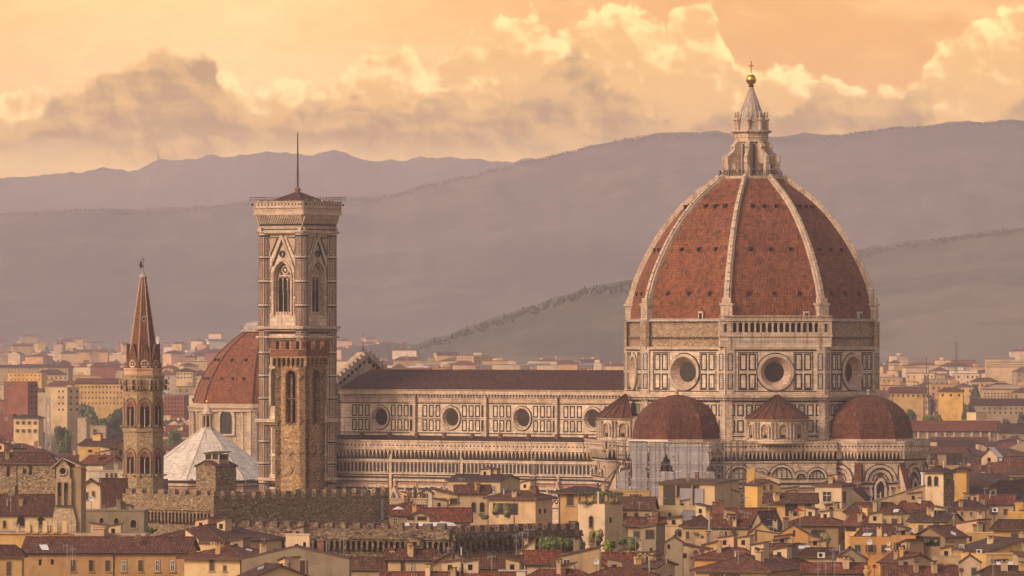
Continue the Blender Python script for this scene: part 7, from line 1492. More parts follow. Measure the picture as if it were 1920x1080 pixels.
# ================================================================ trees and plants
def leaf_mesh(name, blobs, n, size, mat, seed, base=0.0, trunk=None, dry=None):
    """foliage: n little leaf sprays spread through overlapping lumps (x,y,z,rx,ry,rz)"""
    r = random.Random(seed); m = MB(); tot = sum(b[3] * b[4] + b[5] * b[4] for b in blobs)
    for b in blobs:
        k = int(n * (b[3] * b[4] + b[5] * b[4]) / tot)
        for _ in range(k):
            d = Vector((r.gauss(0, 1), r.gauss(0, 1), r.gauss(0, 1))).normalized(); q = r.uniform(0.55, 1.0) ** 0.6 * (1 + 0.14 * math.sin(7 * d.x + 5 * d.z + b[0]))
            c = Vector((b[0] + d.x * b[3] * q, b[1] + d.y * b[4] * q, b[2] + d.z * b[5] * q))
            u = (d.orthogonal().normalized() + Vector((r.uniform(-.8, .8), r.uniform(-.8, .8), r.uniform(-.8, .8)))).normalized(); w = u.cross(d + Vector((r.uniform(-.5, .5), r.uniform(-.5, .5), 0))).normalized(); s = size * r.uniform(0.5, 1.3)
            mt = mat if r.random() < 0.8 or not dry else dry
            m.face([c - u * s - w * s * 0.5, c + u * s * 0.2 - w * s * 0.8, c + u * s, c + w * s * 0.8], mt)
    return m
TREE_PROTOS = {}
def tree_proto(kind):
    if kind in TREE_PROTOS: return TREE_PROTOS[kind]
    r = random.Random(hash(kind) % 1000 if False else sum(map(ord, kind))); blobs = []
    if kind.startswith('round'):
        for i in range(14): a = r.uniform(0, 6.3); q = r.uniform(0, 0.66); blobs.append((math.cos(a) * q, math.sin(a) * q, r.uniform(0.7, 1.72), r.uniform(.32, .5), r.uniform(.32, .5), r.uniform(.2, .36)))
    elif kind == 'tall':
        for i in range(7): blobs.append((r.uniform(-.12, .12), r.uniform(-.12, .12), 0.5 + i * 0.3, .34 - i * 0.035, .34 - i * 0.035, .3))
    m = leaf_mesh(kind, blobs, 2600, 0.085, 'leaf_dark' if kind != 'round_b' else 'leaf', sum(map(ord, kind)), dry='leaf')
    t = MB(); t.tube((0, 0, -0.5), (0, 0, 0.9), 0.075, 'bark', 7, 0.05)
    for i in range(5): a = r.uniform(0, 6.3); t.tube((0, 0, 0.5 + 0.08 * i), (math.cos(a) * 0.5, math.sin(a) * 0.5, 1.15 + 0.1 * i), 0.035, 'bark', 5, 0.012)
    TREE_PROTOS[kind] = (m, t); return TREE_PROTOS[kind]
TREE_FIRST = {}
def tree(label, px, ytop, Y, wpx, kind='round_a', z0=0.0, group=None):
    """wpx: crown width in photograph pixels"""
    zt = PZ(ytop, Y); s = wpx * Y / FPX / 2.0; x = PX(px, Y)
    if kind not in TREE_FIRST:
        m, t = tree_proto(kind); root = empty('tree', (0, 0, 0)); c = m.build('crown', root); b = t.build('trunk', root); TREE_FIRST[kind] = root
    else: root = copy_tree(TREE_FIRST[kind])
    z0 = ground_z(Y); h = 2.1 if kind != 'tall' else 2.7
    root.location = (x, Y, z0); root.scale = (s, s, (zt - z0) / h); root.rotation_euler = (0, 0, random.Random(int(px)).uniform(0, 6)); tag(root, label, 'tree', group)
    return root
GR = 'trees of the gardens behind the town'
T_ = [('broad dark tree right of the lattice mast on the left', 118, 768, 2900, 52, 'round_a'), ('rounded dark tree below the stepped apartment tower', 120, 790, 2450, 44, 'round_b'), ('large dark tree below the long yellow palace', 172, 748, 2780, 60, 'round_b'),
      ('dark tree beside the large one, nearer the spire tower', 208, 762, 2700, 56, 'round_a'), ('dark bushy tree directly left of the spire tower', 228, 758, 2750, 44, 'round_c'), ('low dark tree behind the plain square tower', 190, 778, 2600, 46, 'round_c'), ('small tree between the tall masts at the left', 88, 778, 2800, 30, 'round_c'),
      ('green tree between spire tower and pale pyramid roof', 326, 795, 2250, 40, 'round_b'), ('darker tree right behind the green one near the pyramid roof', 338, 782, 2500, 34, 'round_a'),
      ('tall pointed conifer nearest the right tribune', 1674, 744, 2550, 22, 'tall'), ('dark tree right of the pointed conifer', 1686, 755, 2500, 34, 'round_a'), ('dark tree in the middle of the grove right of the cathedral', 1706, 760, 2560, 36, 'round_c'), ('light green tree at the front of the grove right of the cathedral', 1736, 768, 2450, 40, 'round_b'),
      ('green tree right of the light green one in the grove', 1766, 775, 2450, 38, 'round_b'), ('dark tree above the low cream villa', 1760, 762, 2600, 30, 'round_a'), ('big dark tree left of the grey barrack', 1822, 753, 2560, 42, 'round_c'), ('small tree beneath the big dark one', 1806, 776, 2450, 26, 'round_b'),
      ('round tree in front of the grey barrack', 1886, 768, 2480, 40, 'round_a'), ('small round tree at the right end of the cream villa', 1862, 780, 2450, 22, 'round_b'), ('pale tree before the cream palace on the right', 1830, 714, 3300, 24, 'round_c'), ('tree at the very right edge by the barrack', 1915, 766, 2520, 26, 'round_c')]
for t in T_: tree(*t, group=GR)
for i in range(9): tree('%s tree from the left in the dark row beneath the right-hand hills' % ORD[i], 1688 + i * 7, 684 + (i % 3), 4400, 11, ('round_a', 'round_c', 'round_b')[i % 3], group='row of trees beneath the right-hand hills')
mat_plain('hill_tree', (0.045, 0.047, 0.032), 0.95)
def woodland(name, label, n, fn, seed, mat):
    r = random.Random(seed); m = MB()
    for _ in range(n):
        x, y, z, s, tall = fn(r); h = s * (2.6 if tall else 1.5)
        m.lathe(x, y, [(0.0, z - s), (s * 0.9, z), (s * (0.7 if not tall else 0.45), z + h * 0.6), (0.0, z + h)], 5, mat, r.uniform(0, 90), r.uniform(0, 90) + 360 if False else 360, cap=False)
    tag(m.build(name), label, 'woodland', kind='stuff')
def ridge_of(prof):
    pts = sorted(prof)
    def f(px):
        for (a, b), (c, d) in zip(pts, pts[1:]):
            if a <= px <= c: t = (px - a) / (c - a); t = t * t * (3 - 2 * t) * 0.5 + t * 0.5; return b + (d - b) * t
        return pts[-1][1]
    return f
def on_ridge(prof, D, x0, x1, smin, smax, tp):
    f = ridge_of(prof)
    def g(r):
        px = r.uniform(x0, x1); return PX(px, D), D - r.uniform(0, 90), PZ(f(px), D) - r.uniform(2, 9) - smin, r.uniform(smin, smax), r.random() < tp
    return g
def on_mesh(name, smin, smax, tp, thr, sc_):
    from mathutils import noise
    vs_ = [v.co.copy() for v in bpy.data.objects[name].data.vertices if v.co.z > 4]
    def g(r):
        while True:
            v = r.choice(vs_)
            if noise.noise(Vector((v.x * sc_, v.y * sc_, 3.3))) > thr: break
        s_ = r.uniform(smin, smax); return v.x + r.uniform(-9, 9), v.y + r.uniform(-20, 20), v.z - s_ * 0.3, s_, r.random() < tp
    return g
woodland('hillside_trees', 'ragged line of cypresses and trees along the near hill crest', 700, on_ridge(HILL_D, 5600, 780, 1190, 0.6, 1.7, 0.25), 3, 'hill_tree')
woodland('mountain_trees', 'fine fringe of trees along the mountain crest', 5200, on_ridge(HILL_B, 10800, -20, 1940, 0.8, 1.6, 0.05), 4, 'hill_wood')
woodland('ridge_trees', 'fringe of trees along the right-hand ridge', 1500, on_ridge(HILL_C, 7200, 1590, 1940, 0.6, 1.3, 0.1), 5, 'hill_near')
def villas():
    """little pale villas on the slopes"""
    r = random.Random(31); m = MB()
    for nm, n in (('near_hill', 9), ('hillside', 16), ('mountain', 24)):
        vs_ = [v.co for v in bpy.data.objects[nm].data.vertices if 5 < v.co.z < (90 if nm != 'mountain' else 75)]
        for _ in range(n): v = r.choice(vs_); simple_house(m, m, v.x, v.y, v.z - 1, r.uniform(12, 26), 10, r.uniform(6, 10), 2.5, r.uniform(-.5, .5), 'hip', r.choice(['cream_pale', 'cream', 'white']), 'roof_tiles', 0)
    tag(m.build('hill_villas'), 'small pale villas dotted over the hazy slopes', 'houses', kind='stuff')
villas()
def plain_trees(r):
    Y = r.uniform(3300, 8200); px = r.choice([r.uniform(-20, 480), r.uniform(640, 1175), r.uniform(1640, 1940)]); s = r.uniform(2.5, 7); return PX(px, Y), Y, ground_z(Y) + s * 1.2, s, r.random() < 0.15
woodland('town_trees', 'dark tree clumps scattered among the far houses', 1500, plain_trees, 6, 'leaf_dark')
# terrace garden in the foreground
def bush(label, px, py0, py1, wpx, Y, mat='leaf', n=900, seed=1, boxy=False, cat='bush', group=None, dry='leaf_bright'):
    k = FPX / Y; r = random.Random(seed); z0, z1 = PZ(py1, Y), PZ(py0, Y); w = wpx / k / 2; h = (z1 - z0) / 2; bl = []
    for i in range(7 if not boxy else 10):
        bl.append((r.uniform(-.7, .7) * w, r.uniform(-.5, .5) * min(w, 1.5), h + r.uniform(-.45, .5) * h, w * r.uniform(.25, .45), min(w, 1.6) * .5, h * r.uniform(.35, .5)))
    if boxy: bl = [(-w + 2 * w * (i + 0.5) / 8, 0, h, w / 6, 0.9, h * 0.95) for i in range(8)]
    root = empty('bush', (PX(px, Y), Y, z0), label, cat, group); m = leaf_mesh('b', [(b[0] + PX(px, Y), b[1] + Y, b[2] + z0, *b[3:]) for b in bl], int(n * 1.6), 0.26, mat, seed, dry=dry); m.build('foliage', root)
    t = MB()
    for i in range(3): a = (i - 1) * w * 0.4; t.tube((PX(px, Y) + a * 0.4, Y, z0 - 0.1), (PX(px, Y) + a, Y, z0 + h * 1.2), 0.07, 'bark', 5, 0.03)
    t.build('stem', root); return root
H('low cream terrace carrying the green garden', 1008, 1205, 1208, 1040, 1039, Y=982, roof='flat', wall='stone_beige', tiles='stone_beige', psi=3, depth=5, oh=0.2)
GG = 'plants of the roof garden below the pale pink tower'
bush('clipped square hedge at the left end of the roof garden', 1032, 1006, 1040, 42, 984, 'leaf', 1400, 1, True, 'hedge', GG); bush('grey green rounded shrub right of the square hedge', 1062, 998, 1040, 36, 985, 'leaf', 1100, 2, False, 'bush', GG, 'leaf_dry')
bush('tall thin shrub in front of the pale pink tower wall', 1117, 986, 1040, 26, 986, 'leaf_dry', 700, 3, False, 'bush', GG); bush('bright green shrub in the middle of the roof garden', 1143, 1008, 1045, 26, 983, 'leaf_bright', 900, 4, False, 'bush', GG)
bush('dark green shrub at the right end of the roof garden', 1176, 1003, 1040, 40, 985, 'leaf', 1200, 5, False, 'bush', GG); bush('small dark shrub between the rounded and the tall shrub', 1088, 1010, 1040, 22, 985, 'leaf_dark', 500, 6, False, 'bush', GG, 'leaf')
bush('loose green bush beside the pale pink tower', 1176, 975, 993, 16, 1130, 'leaf', 400, 7)
bush('cascade of pale ivy over the villa terrace, left half', 932, 941, 970, 20, 1230, 'leaf_dry', 900, 8, False, 'ivy', 'ivy on the villa terrace'); bush('cascade of pale ivy over the villa terrace, right half', 954, 941, 972, 22, 1230, 'leaf_dry', 900, 9, False, 'ivy', 'ivy on the villa terrace')
bush('row of potted plants below the villa arches', 905, 962, 974, 22, 1232, 'leaf', 400, 10); bush('dry creeper on the shaded terrace wall, lower right', 1551, 998, 1026, 24, 1040, 'leaf_dry', 700, 11, False, 'creeper')
bush('plants filling the brown loggia', 1742, 1010, 1024, 40, 1017, 'leaf_dark', 500, 12); bush('yellowing plants on the red roof with the skylight', 1470, 1030, 1044, 24, 960, 'leaf_dry', 350, 13)
bush('dark bush on the balustraded terrace', 284, 988, 1000, 18, 1030, 'leaf_dark', 300, 14)
def pergola():
    Y = 1131.0; root = empty('pergola', (PX(1110, Y), Y, PZ(946, Y)), 'vine-covered pergola on the roof of the pale pink tower', 'pergola'); m = MB()
    xs = [1087, 1100, 1113, 1128, 1140, 1152, 1165]
    for i, px in enumerate(xs):
        for dy in (0.5, 4.5): m.tube((PX(px, Y), Y + dy + abs(px - 1134) * 0.02, PZ(946, Y)), (PX(px, Y), Y + dy + abs(px - 1134) * 0.02, PZ(926, Y)), 0.07, 'wood', 5)
    m.tube((PX(1086, Y), Y + 1, PZ(926.5, Y)), (PX(1166, Y), Y + 1, PZ(926.5, Y)), 0.07, 'wood', 5); m.build('post', root)
    bl = [(PX(px, Y), Y + 1, PZ(926, Y), 0.55, 0.5, 0.35) for px in range(1086, 1168, 5)] + [(PX(px, Y), Y + 0.8, PZ(936, Y), 0.28, 0.3, 0.9) for px in xs] + [(PX(px, Y), Y + 0.9, PZ(943, Y), 0.7, 0.5, 0.32) for px in range(1090, 1165, 6) if not 1115 < px < 1124]
    leaf_mesh('v', bl, 1500, 0.15, 'leaf', 9, dry='leaf_bright').build('vine', root)
    m = MB(); m.tube((PX(1122, Y), Y + 0.5, PZ(946, Y)), (PX(1122, Y), Y + 0.5, PZ(922, Y)), 0.14, 'dish_white', 8); m.build('flue', root)
pergola()
# ================================================================ rooftop clutter
def dish(label, px, py, rpx, Y, mat='dish_white', az=0.3):
    k = FPX / Y; r = rpx / k; c = Vector((PX(px, Y), Y, PZ(py, Y))); m = MB(); root = empty('satellite_dish', c, label, 'satellite dish', 'satellite dishes on the roofs')
    n = Vector((math.sin(az), -math.cos(az), 0.35)).normalized(); x = n.orthogonal().normalized(); y = n.cross(x); R_ = [(0.0, -0.16), (0.5, -0.11), (0.85, -0.04), (1.0, 0.0)]
    for i in range(16):
        a, b = 2 * math.pi * i / 16, 2 * math.pi * (i + 1) / 16
        for (r0, h0), (r1, h1) in zip(R_, R_[1:]):
            f = lambda rr, hh, t: c + (x * math.cos(t) + y * math.sin(t)) * rr * r + n * hh * r
            p = [f(r0, h0, a), f(r1, h1, a), f(r1, h1, b), f(r0, h0, b)]; m.face(p if r0 > 0 else p[:3], mat)
            q = [v - n * 0.04 for v in p][::-1]; m.face(q if r0 > 0 else [p[2] - n * 0.04, p[1] - n * 0.04, p[0] - n * 0.04], mat)
    m.build('reflector', root); m = MB(); m.tube(c - n * r * 0.1, c + Vector((0, 0.25, -r * 1.0)), 0.05, 'iron', 5); m.tube(c + Vector((0, 0.25, -r * 1.0)), c + Vector((0, 0.25, -r - 2.2)), 0.05, 'iron', 5); m.tube(c - y * r * 0.9, c + n * r * 0.9, 0.03, 'iron', 4); m.build('bracket', root)
for a in [('white dish on the cream gabled house near the bell gable', 171, 935, 5.5, 1120), ('big white dish on the long orange wall', 1630, 1016, 6, 1018), ('small white dish at the right of the long orange wall', 1666, 1019, 4.2, 1018), ('white dish beside the green shuttered yellow house', 1709, 993, 5.5, 1060),
          ('white dish on the grey mullioned-window house', 1118, 1053, 6, 918), ('white dish beside the stone lookout', 1200, 1040, 5.5, 940), ('white dish on the ridge near the dark red roofs', 1316, 962, 4.5, 1075), ('white dish on the cream-pink wall of the left dormer', 158, 877, 4, 1295),
          ('white dish on the roofs far right', 1660, 1003, 3.5, 1055), ('round white dish above the aisle roofs', 1876, 861, 3, 1735)]: dish(*a)
for a in [('dark red dish, left of the pair by the yellow low wall', 1305, 1036, 5.5, 985), ('red dish, right of the pair by the yellow low wall', 1316, 1033, 5.5, 983), ('dark red dish on the cream gabled house with the loggia', 1784, 1021, 5.5, 1012), ('dark red dish above the small green door, bottom right', 1803, 1069, 5, 915),
          ('red dish on the rooftops left of the bright yellow step', 1803, 954, 4, 1140), ('small red dish at the bottom by the gilt finials', 1640, 1062, 4, 900), ('red dish against the baptistery wall houses', 360, 901, 3.2, 1262)]: dish(*a, mat='dish_red')
NA = [0]
def aerial(label, px, ytop, ybot, Y, bars=5, cat='aerial'):
    k = FPX / Y; m = MB(); x = PX(px, Y); z1, z0 = PZ(ytop, Y), PZ(ybot, Y); r = random.Random(int(px * 7)); m.tube((x, Y, z0 - 1.5), (x, Y, z1), 0.045, 'metal_grey', 5)
    a = r.uniform(-0.5, 0.5); L = r.uniform(0.9, 1.7); z = z1 - 0.25; d = Vector((math.cos(a), math.sin(a), 0)); e = Vector((-d.y, d.x, 0)); c = Vector((x, Y, z)); m.tube(c - d * L * 0.4, c + d * L * 0.6, 0.03, 'metal_grey', 4)
    for i in range(bars): q = c + d * (L * (-0.4 + i / max(1, bars - 1))); w = 0.55 - 0.06 * i; m.tube(q - e * w, q + e * w, 0.02, 'metal_grey', 3); m.tube(q - Vector((0, 0, w * 0.5)), q + Vector((0, 0, w * 0.5)), 0.02, 'metal_grey', 3)
    if r.random() < 0.6: c = c - Vector((0, 0, 0.9)); m.tube(c - e * 0.7, c + e * 0.7, 0.03, 'metal_grey', 4); m.tube(c - e * 0.7 - Vector((0, 0, 0.3)), c - e * 0.7 + Vector((0, 0, 0.3)), 0.02, 'metal_grey', 3); m.tube(c + e * 0.7 - Vector((0, 0, 0.3)), c + e * 0.7 + Vector((0, 0, 0.3)), 0.02, 'metal_grey', 3)
    tag(m.build('roof_aerial'), label, cat, 'television aerials on the roofs')
AE = [('tall aerial on the long ochre building, left of two', 126, 1020, 1040, 900), ('aerial on the long ochre building, right of two', 136, 1026, 1042, 900), ('aerial on the wide red roof at the left', 324, 1004, 1040, 930), ('aerial before the pale pyramid roof', 461, 862, 900, 1400),
      ('aerial over the loggia house roofs', 990, 990, 1010, 980), ('aerial rising from the lower battlement corner', 1398, 930, 960, 1100), ('tall aerial left of the grey lookout', 1181, 1012, 1040, 980), ('aerial beside the tall one near the lookout', 1192, 1006, 1040, 980), ('aerial over the four-windowed cream house', 1199, 940, 955, 1195),
      ('thin aerial over the large dark red roof', 1402, 960, 985, 1078), ('tall aerial between pavilion and dark red roof', 1642, 925, 972, 1150), ('second tall aerial right of the pavilion', 1648, 932, 975, 1148), ('aerial over the patched gable', 1562, 1028, 1075, 940), ('aerial over the air unit roof, left', 1489, 1020, 1052, 950),
      ('aerial in the tangle at the bottom, far left one', 1534, 1052, 1080, 875), ('aerial in the tangle at the bottom, middle one', 1548, 1050, 1080, 876), ('aerial in the tangle at the bottom, right one', 1565, 1056, 1080, 877), ('aerial over the orange end block', 1696, 985, 1010, 1040), ('aerial above the planted loggia', 1770, 985, 1010, 1030),
      ('white pole above the yellow terrace at the right', 1788, 960, 985, 1080), ('aerial in front of the dark roofs at the far right', 1893, 850, 900, 1700), ('aerial at the right edge over the wide roof', 1855, 872, 930, 1600), ('aerial at the bottom right corner', 1796, 1030, 1078, 915), ('aerial right of the bottom dish', 1862, 1050, 1078, 875),
      ('aerial on the cream house at bottom centre', 922, 1040, 1066, 885), ('tall aerial over the brown roofs right of centre', 968, 1000, 1050, 930), ('aerial over the cream gable near the bell gable', 188, 885, 905, 1145), ('aerial on the red roof left of the bell gable', 20, 925, 945, 1065), ('aerial above the brick red rows of tiles', 1076, 1046, 1075, 870),
      ('aerial above the yellow gabled house', 1442, 985, 1005, 1020), ('aerial over the orange gable', 1500, 960, 990, 1040), ('slim aerial above the right-hand red roof', 1712, 1010, 1042, 950)]
for a in AE: aerial(*a)
def pole(label, px, ytop, ybot, Y, r, mat='iron'):
    m = MB(); m.lathe(PX(px, Y), Y, [(r, PZ(ybot, Y)), (r, PZ(ytop, Y)), (r * 1.5, PZ(ytop, Y)), (r * 1.5, PZ(ytop, Y) + 0.25)], 8, mat); tag(m.build('vent_pipe'), label, 'pipe', 'tall roof pipes')
pole('thick dark pipe in front of the stained gable, left of two', 850, 1027, 1082, 866, 0.22); pole('thinner dark pipe right of the stained gable', 877, 1035, 1082, 866, 0.13); pole('silver flue on the brown roofed cream house, left', 1330, 974, 1020, 1052, 0.17, 'metal_grey'); pole('silver flue on the brown roofed cream house, right', 1334, 972, 1020, 1053, 0.17, 'metal_grey')
pole('tall white chimney pipe left of the arched tower house', 1730, 888, 922, 1330, 0.33, 'dish_white')
def finial(label, px, ytop, ybot, Y, r):
    m = MB(); z0, z1 = PZ(ybot, Y), PZ(ytop, Y); h = z1 - z0; x = PX(px, Y)
    m.lathe(x, Y, [(r * 0.55, z0 - 1), (r * 0.55, z0 + h * 0.2), (r * 0.8, z0 + h * 0.35), (r, z0 + h * 0.5), (r, z0 + h * 0.62), (r * 0.55, z0 + h * 0.72), (r * 0.7, z0 + h * 0.8), (r * 0.7, z0 + h), (r * 0.5, z1)], 8, 'bright_yellow'); tag(m.build('chimney_pot'), label, 'chimney pot', 'yellow chimney pots at the bottom edge')
finial('large octagonal yellow chimney pot at the bottom edge', 1626, 1060, 1084, 845, 0.55); finial('slim yellow chimney pot right of the large one', 1650, 1060, 1084, 845, 0.22)
m = MB(); Y = 880.0; m.lathe(PX(1765, Y), Y, [(0.18, PZ(1078, Y)), (0.2, PZ(1068, Y)), (0.45, PZ(1065, Y)), (0.3, PZ(1063, Y)), (0.0, PZ(1060, Y))], 8, 'cream_pale'); tag(m.build('chimney_pot'), 'white mushroom-capped chimney pot in the bottom right', 'chimney pot')
def ac(label, px, py, Y, w=0.95):
    root = empty('air_conditioner', (PX(px, Y), Y, PZ(py, Y)), label, 'air conditioner', 'air conditioning units'); F = FR((PX(px, Y), Y, 0), (0, -1)); z = PZ(py, Y); m = MB(); m.box(F, -w / 2, w / 2, z - w * 0.36, z + w * 0.36, -0.35, 0, 'dish_white', back=True); m.build('casing', root)
    m = MB(); m.ring(F, -w * 0.1, z, w * 0.2, w * 0.27, 0, 0.03, 'iron', n=14); m.disc(F, -w * 0.1, z, w * 0.2, 0.02, 'opening', 14); m.build('fan', root)
ac('left fan unit on the cream house in the lower centre', 1150, 1061, 927, 0.85); ac('right fan unit on the cream house in the lower centre', 1163, 1061, 927, 0.85); ac('white air unit standing on the dark red roof', 1540, 1041, 955, 1.15); ac('air unit under the cream terrace roof', 1556, 965, 1150, 1.0); ac('air unit on the yellow gable near the right edge', 1836, 1034, 980, 0.9); ac('air unit on the cream wall under the dark roofs, right', 1866, 956, 1340, 1.3)
def awning(label, pts, Y, mat='awning', cat='awning'):
    m = MB(); q = [(PX(px, Y), Y - (0 if i < 2 else -2.5), PZ(py, Y)) for i, (px, py) in enumerate(pts)]; m.slab(q, 0.08, mat, mat)
    for p in q: m.tube((p[0], p[1], p[2] - 1.8), p, 0.04, 'iron', 4)
    tag(m.build('awning'), label, cat)
awning('long pale corrugated awning behind the lower battlements', [(752, 989), (812, 989), (832, 980), (755, 981)], 1012); awning('white sheet roof right of the corrugated awning', [(822, 981), (858, 988), (850, 981), (826, 978)], 1013)
awning('pale skylight panel on the long ochre building', [(78, 1030), (92, 1030), (86, 1022), (71, 1022)], 889); awning('white awning over the roof with yellow plants', [(1478, 1028), (1528, 1027), (1526, 1024), (1480, 1024)], 975); awning('white flat canopy at the right edge', [(1868, 1058), (1904, 1058), (1902, 1054), (1870, 1054)], 952)
awning('white flat awning on the roofs right of the chimney pots', [(1662, 1031), (1672, 1031), (1670, 1029), (1660, 1029)], 960); awning('pale skylight below the long orange wall dishes', [(1616, 1004), (1632, 1004), (1638, 1000), (1622, 1000)], 1040)
awning('white skylight below the rooftop pavilion', [(1674, 960), (1684, 959), (1688, 955), (1678, 955)], 1140)
def parasol(label, px, py, Y, mat):
    x, z = PX(px, Y), PZ(py, Y); root = empty('parasol', (x, Y, z - 2.2), label, 'parasol'); m = MB(); m.lathe(x, Y, [(1.2, z - 0.6), (0.0, z)], 8, mat, cap=False); m.build('canopy', root); m = MB(); m.tube((x, Y, z - 2.2), (x, Y, z - 0.05), 0.04, 'wood', 5); m.build('pole', root)
parasol('folded white parasol on the red roofs near the battlements', 747, 949, 1210, 'dish_white'); parasol('closed dark red parasol on the yellow house terrace', 1497, 952, 1125, 'red_cloth')
for root, p0, p1, pr, Y in list(ALLH):
    lb = root['label']
    if Y < 1420 and p1 - p0 > 22 and len(lb.replace('-', ' ').split()) <= 12:
        rr_ = random.Random(int(p0) + 7); px = rr_.uniform(p0 + 6, p1 - 6)
        if 0 < px < 1920 and pr < 1070: aerial('aerial standing on the ' + lb, px, pr - rr_.uniform(8, 22), pr + 2, Y + 3.5, rr_.choice([3, 4, 6]))
# chimneys, skylights and vents on the hand-placed roofs, as parts of their houses
rc = random.Random(99)
for root, p0, p1, pr, Y in list(ALLH):
    if Y > 1420 or p1 - p0 < 26: continue
    rf = [c for c in root.children if c.name.startswith('roof')]
    if not rf: continue
    rf = rf[0]; me = rf.data; loc = abs_loc(rf)
    tops = [p for p in me.polygons if p.normal.z > 0.75 and p.area > 9 and p.normal.y < 0.25]
    if not tops: continue
    for _ in range(rc.choice([1, 1, 2, 2, 3]) if p1 - p0 > 50 else rc.choice([0, 1, 1])):
        p = rc.choice(tops); vs_ = [me.vertices[i].co for i in p.vertices]; ws = [rc.random() ** 0.8 + 0.12 for _ in vs_]; s_ = sum(ws); c = sum((v * (w / s_) for v, w in zip(vs_, ws)), Vector((0, 0, 0))) + loc
        q = rc.random(); m = MB(); F = FR((c.x, c.y, 0), (rc.uniform(-.3, .3), -1)); w = rc.uniform(0.28, 0.5); h = rc.uniform(0.7, 1.5)
        if q < 0.62:
            mt = rc.choice(['cream', 'beige', 'brick', 'grey', 'cream_pale', 'yellow']); m.box(F, -w, w, c.z - 0.5, c.z + h, -w, w, mt, back=True); m.box(F, -w - 0.1, w + 0.1, c.z + h, c.z + h + 0.12, -w - 0.1, w + 0.1, 'stone_beige', back=True)
            for sx in (-1, 1): m.box(F, sx * w * 0.7 - 0.08, sx * w * 0.7 + 0.08, c.z + h + 0.12, c.z + h + 0.4, -w, w, mt, back=True)
            m.box(F, -w - 0.08, w + 0.08, c.z + h + 0.4, c.z + h + 0.5, -w - 0.1, w + 0.1, 'roof_tiles_red', back=True); m.build('chimney', rf)
        elif q < 0.8:
            n = p.normal; u = Vector((1, 0, 0)) - n * n.x; u.normalize(); v = n.cross(u); a, b = 0.45, 0.7; o = c + n * 0.12
            m.slab([o - u * a - v * b, o + u * a - v * b, o + u * a + v * b, o - u * a + v * b], 0.14, rc.choice(['glass', 'awning', 'metal_grey']), 'lead'); m.build('skylight', rf)
        else: m.tube((c.x, c.y, c.z - 0.3), (c.x, c.y, c.z + h), 0.09, rc.choice(['metal_grey', 'dish_white', 'iron']), 6); m.tube((c.x, c.y, c.z + h), (c.x, c.y, c.z + h + 0.2), 0.16, 'metal_grey', 6); m.build('vent', rf)
# ================================================================ visitors on the two high terraces
def person_mesh(pose):
    J = dict(pel=(0, 0, .95), che=(0, .0, 1.3), nek=(0, 0, 1.47), hed=(0, -.015, 1.6), top=(0, -.01, 1.74))
    if pose == 0: arms = [[(-.2, 0, 1.4), (-.27, -.02, 1.13), (-.24, -.12, .9)], [(.2, 0, 1.4), (.27, -.02, 1.13), (.25, -.1, .9)]]; legs = [[(-.1, 0, .9), (-.11, -.02, .5), (-.12, 0, .08), (-.12, -.14, .03)], [(.1, 0, .9), (.12, .02, .5), (.13, .03, .08), (.14, -.12, .03)]]
    elif pose == 1: arms = [[(-.2, 0, 1.4), (-.3, -.15, 1.2), (-.1, -.35, 1.12)], [(.2, 0, 1.4), (.3, -.15, 1.2), (.1, -.35, 1.12)]]; legs = [[(-.1, 0, .9), (-.14, -.06, .5), (-.15, 0, .08), (-.16, -.14, .03)], [(.1, 0, .9), (.1, .02, .5), (.1, .05, .08), (.11, -.1, .03)]]
    else: arms = [[(-.2, 0, 1.4), (-.28, -.1, 1.2), (-.12, -.22, 1.5)], [(.2, 0, 1.4), (.27, .02, 1.13), (.25, -.06, .9)]]; legs = [[(-.1, 0, .9), (-.12, .08, .5), (-.12, .14, .08), (-.12, 0, .03)], [(.1, 0, .9), (.12, -.1, .5), (.12, -.1, .08), (.13, -.24, .03)]]
    V, E, Rr = [], [], []
    def add(p, r, prev=None): V.append(p); Rr.append(r); i = len(V) - 1; (E.append((prev, i)) if prev is not None else None); return i
    a = add(J['pel'], .15); b = add((0, 0, 1.12), .13, a); c = add(J['che'], .15, b); d = add(J['nek'], .06, c); e = add(J['hed'], .09, d); add(J['top'], .07, e)
    for L in arms:
        q = c
        for p, r in zip(L, (.07, .05, .035)): q = add(p, r, q)
        add((L[-1][0], L[-1][1] - .05, L[-1][2] - .07), .03, q)
    for L in legs:
        q = a
        for p, r in zip(L, (.1, .075, .05, .045)): q = add(p, r, q)
    me = bpy.data.meshes.new('person_rig'); me.from_pydata(V, E, []); o = bpy.data.objects.new('person_rig', me); COL.objects.link(o); md = o.modifiers.new('s', 'SKIN'); sub = o.modifiers.new('u', 'SUBSURF'); sub.levels = 1
    for i, r in enumerate(Rr): me.skin_vertices[0].data[i].radius = (r, r)
    me.skin_vertices[0].data[0].use_root = True
    dg = bpy.context.evaluated_depsgraph_get(); out = bpy.data.meshes.new_from_object(o.evaluated_get(dg)); bpy.data.objects.remove(o); return out
POSES = [person_mesh(i) for i in range(3)]
CL = [('navy', 'cloth_navy'), ('red', 'cloth_red'), ('white', 'cloth_white'), ('black', 'cloth_black'), ('green', 'cloth_green'), ('grey', 'cloth_grey')]
def person(label, x, y, z, yaw, top, legs, pose, group):
    me = POSES[pose].copy(); me.name = 'person'; me.materials.clear()
    for q in (top, legs, 'skin', 'hair'): me.materials.append(MAT[q])
    for p in me.polygons:
        c = p.center; p.material_index = 3 if (c.z > 1.66 or (c.z > 1.56 and c.y > 0.02)) else 2 if c.z > 1.45 else 1 if c.z < .93 and abs(c.x) < .22 else 0; p.use_smooth = True
    o = bpy.data.objects.new('person', me); COL.objects.link(o); o.location = (x, y, z); o.rotation_euler = (0, 0, yaw); tag(o, label, 'person', group)
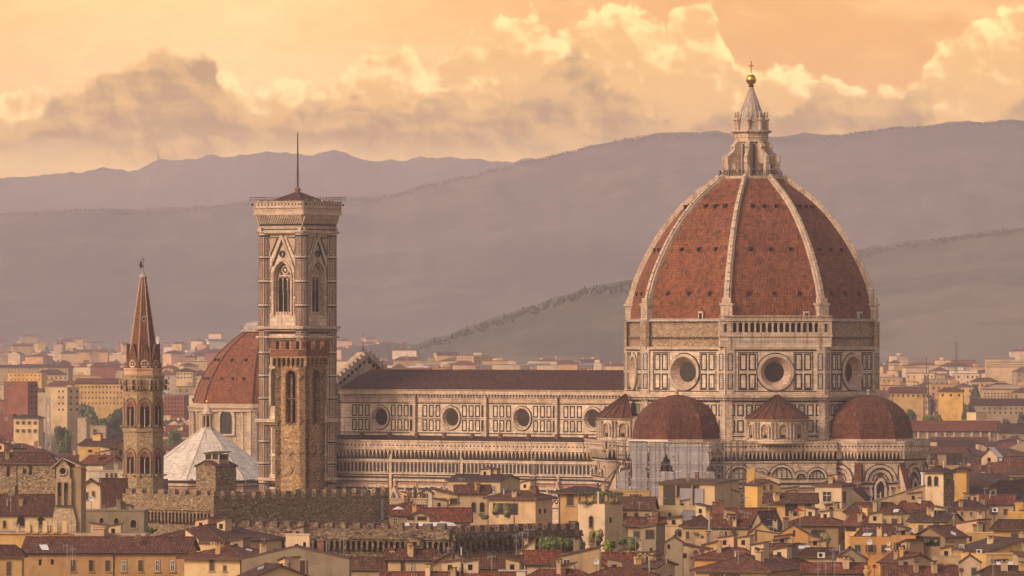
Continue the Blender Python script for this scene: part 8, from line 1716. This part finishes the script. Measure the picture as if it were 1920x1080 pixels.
rp = random.Random(12); xs = [1350, 1354, 1358, 1362, 1367, 1372, 1376, 1381, 1386, 1391, 1410, 1414, 1420, 1425, 1440, 1445, 1450, 1454, 1458]
for i, px in enumerate(xs):
    dx = (px - 1408.5) / 8.0; rr = 6.9; dy = -math.sqrt(max(0.5, rr * rr - dx * dx)); t, l = rp.choice(CL), rp.choice(CL[:1] + CL[3:])
    person('visitor in a %s top, %s from the left on the lantern gallery' % (t[0], ORD[i]), CC.x + dx, CC.y + dy, 90.62, rp.uniform(-0.6, 0.6), t[1], l[1], rp.randint(0, 2), 'visitors on the lantern gallery')
for i, px in enumerate([490, 496, 505, 514, 548, 572, 590, 606, 622, 630]):
    F = FR(CAMP + (S2 if px < 570 else E2) * 7.2, (S2.x, S2.y) if px < 570 else (E2.x, E2.y)); a = ((px - 527) / 60.0 * 9) if px < 570 else ((px - 605) / 40.0 * 7); p = F.p(max(-6.5, min(6.5, a)), 84.42, 0.0); t = rp.choice(CL)
    person('visitor in a %s top, %s from the left on the bell tower terrace' % (t[0], ORD[i]), p.x, p.y, 84.42, rp.uniform(-0.6, 0.6), t[1], 'cloth_black', rp.randint(0, 2), 'visitors on the bell tower terrace')
# ================================================================ haze
def build_haze():
    m = MB(); x0, x1, y0, y1, z0, z1 = -3200, 3400, -60, 17200, -2.0, 600.0
    F = FR((0, y0, 0), (0, -1)); m.box(F, x0, x1, z0, z1, -(y1 - y0), 0, 'haze', back=True)
    t = bpy.data.materials.new('haze'); t.use_nodes = True; n = NT(t.node_tree); n.n.clear()
    v = n.new('ShaderNodeVolumePrincipled'); v.inputs['Color'].default_value = tuple(HAZE_COLOR) + (1,); v.inputs['Density'].default_value = HAZE_DENSITY; v.inputs['Anisotropy'].default_value = 0.0
    o = n.new('ShaderNodeOutputMaterial'); n.l.new(v.outputs[0], o.inputs['Volume']); MAT['haze'] = t
    h = m.build('haze', None, weld=True); tag(h, 'thin mauve evening haze lying over the whole city and its hills', 'haze', kind='stuff')
if HAZE_DENSITY > 0: build_haze()
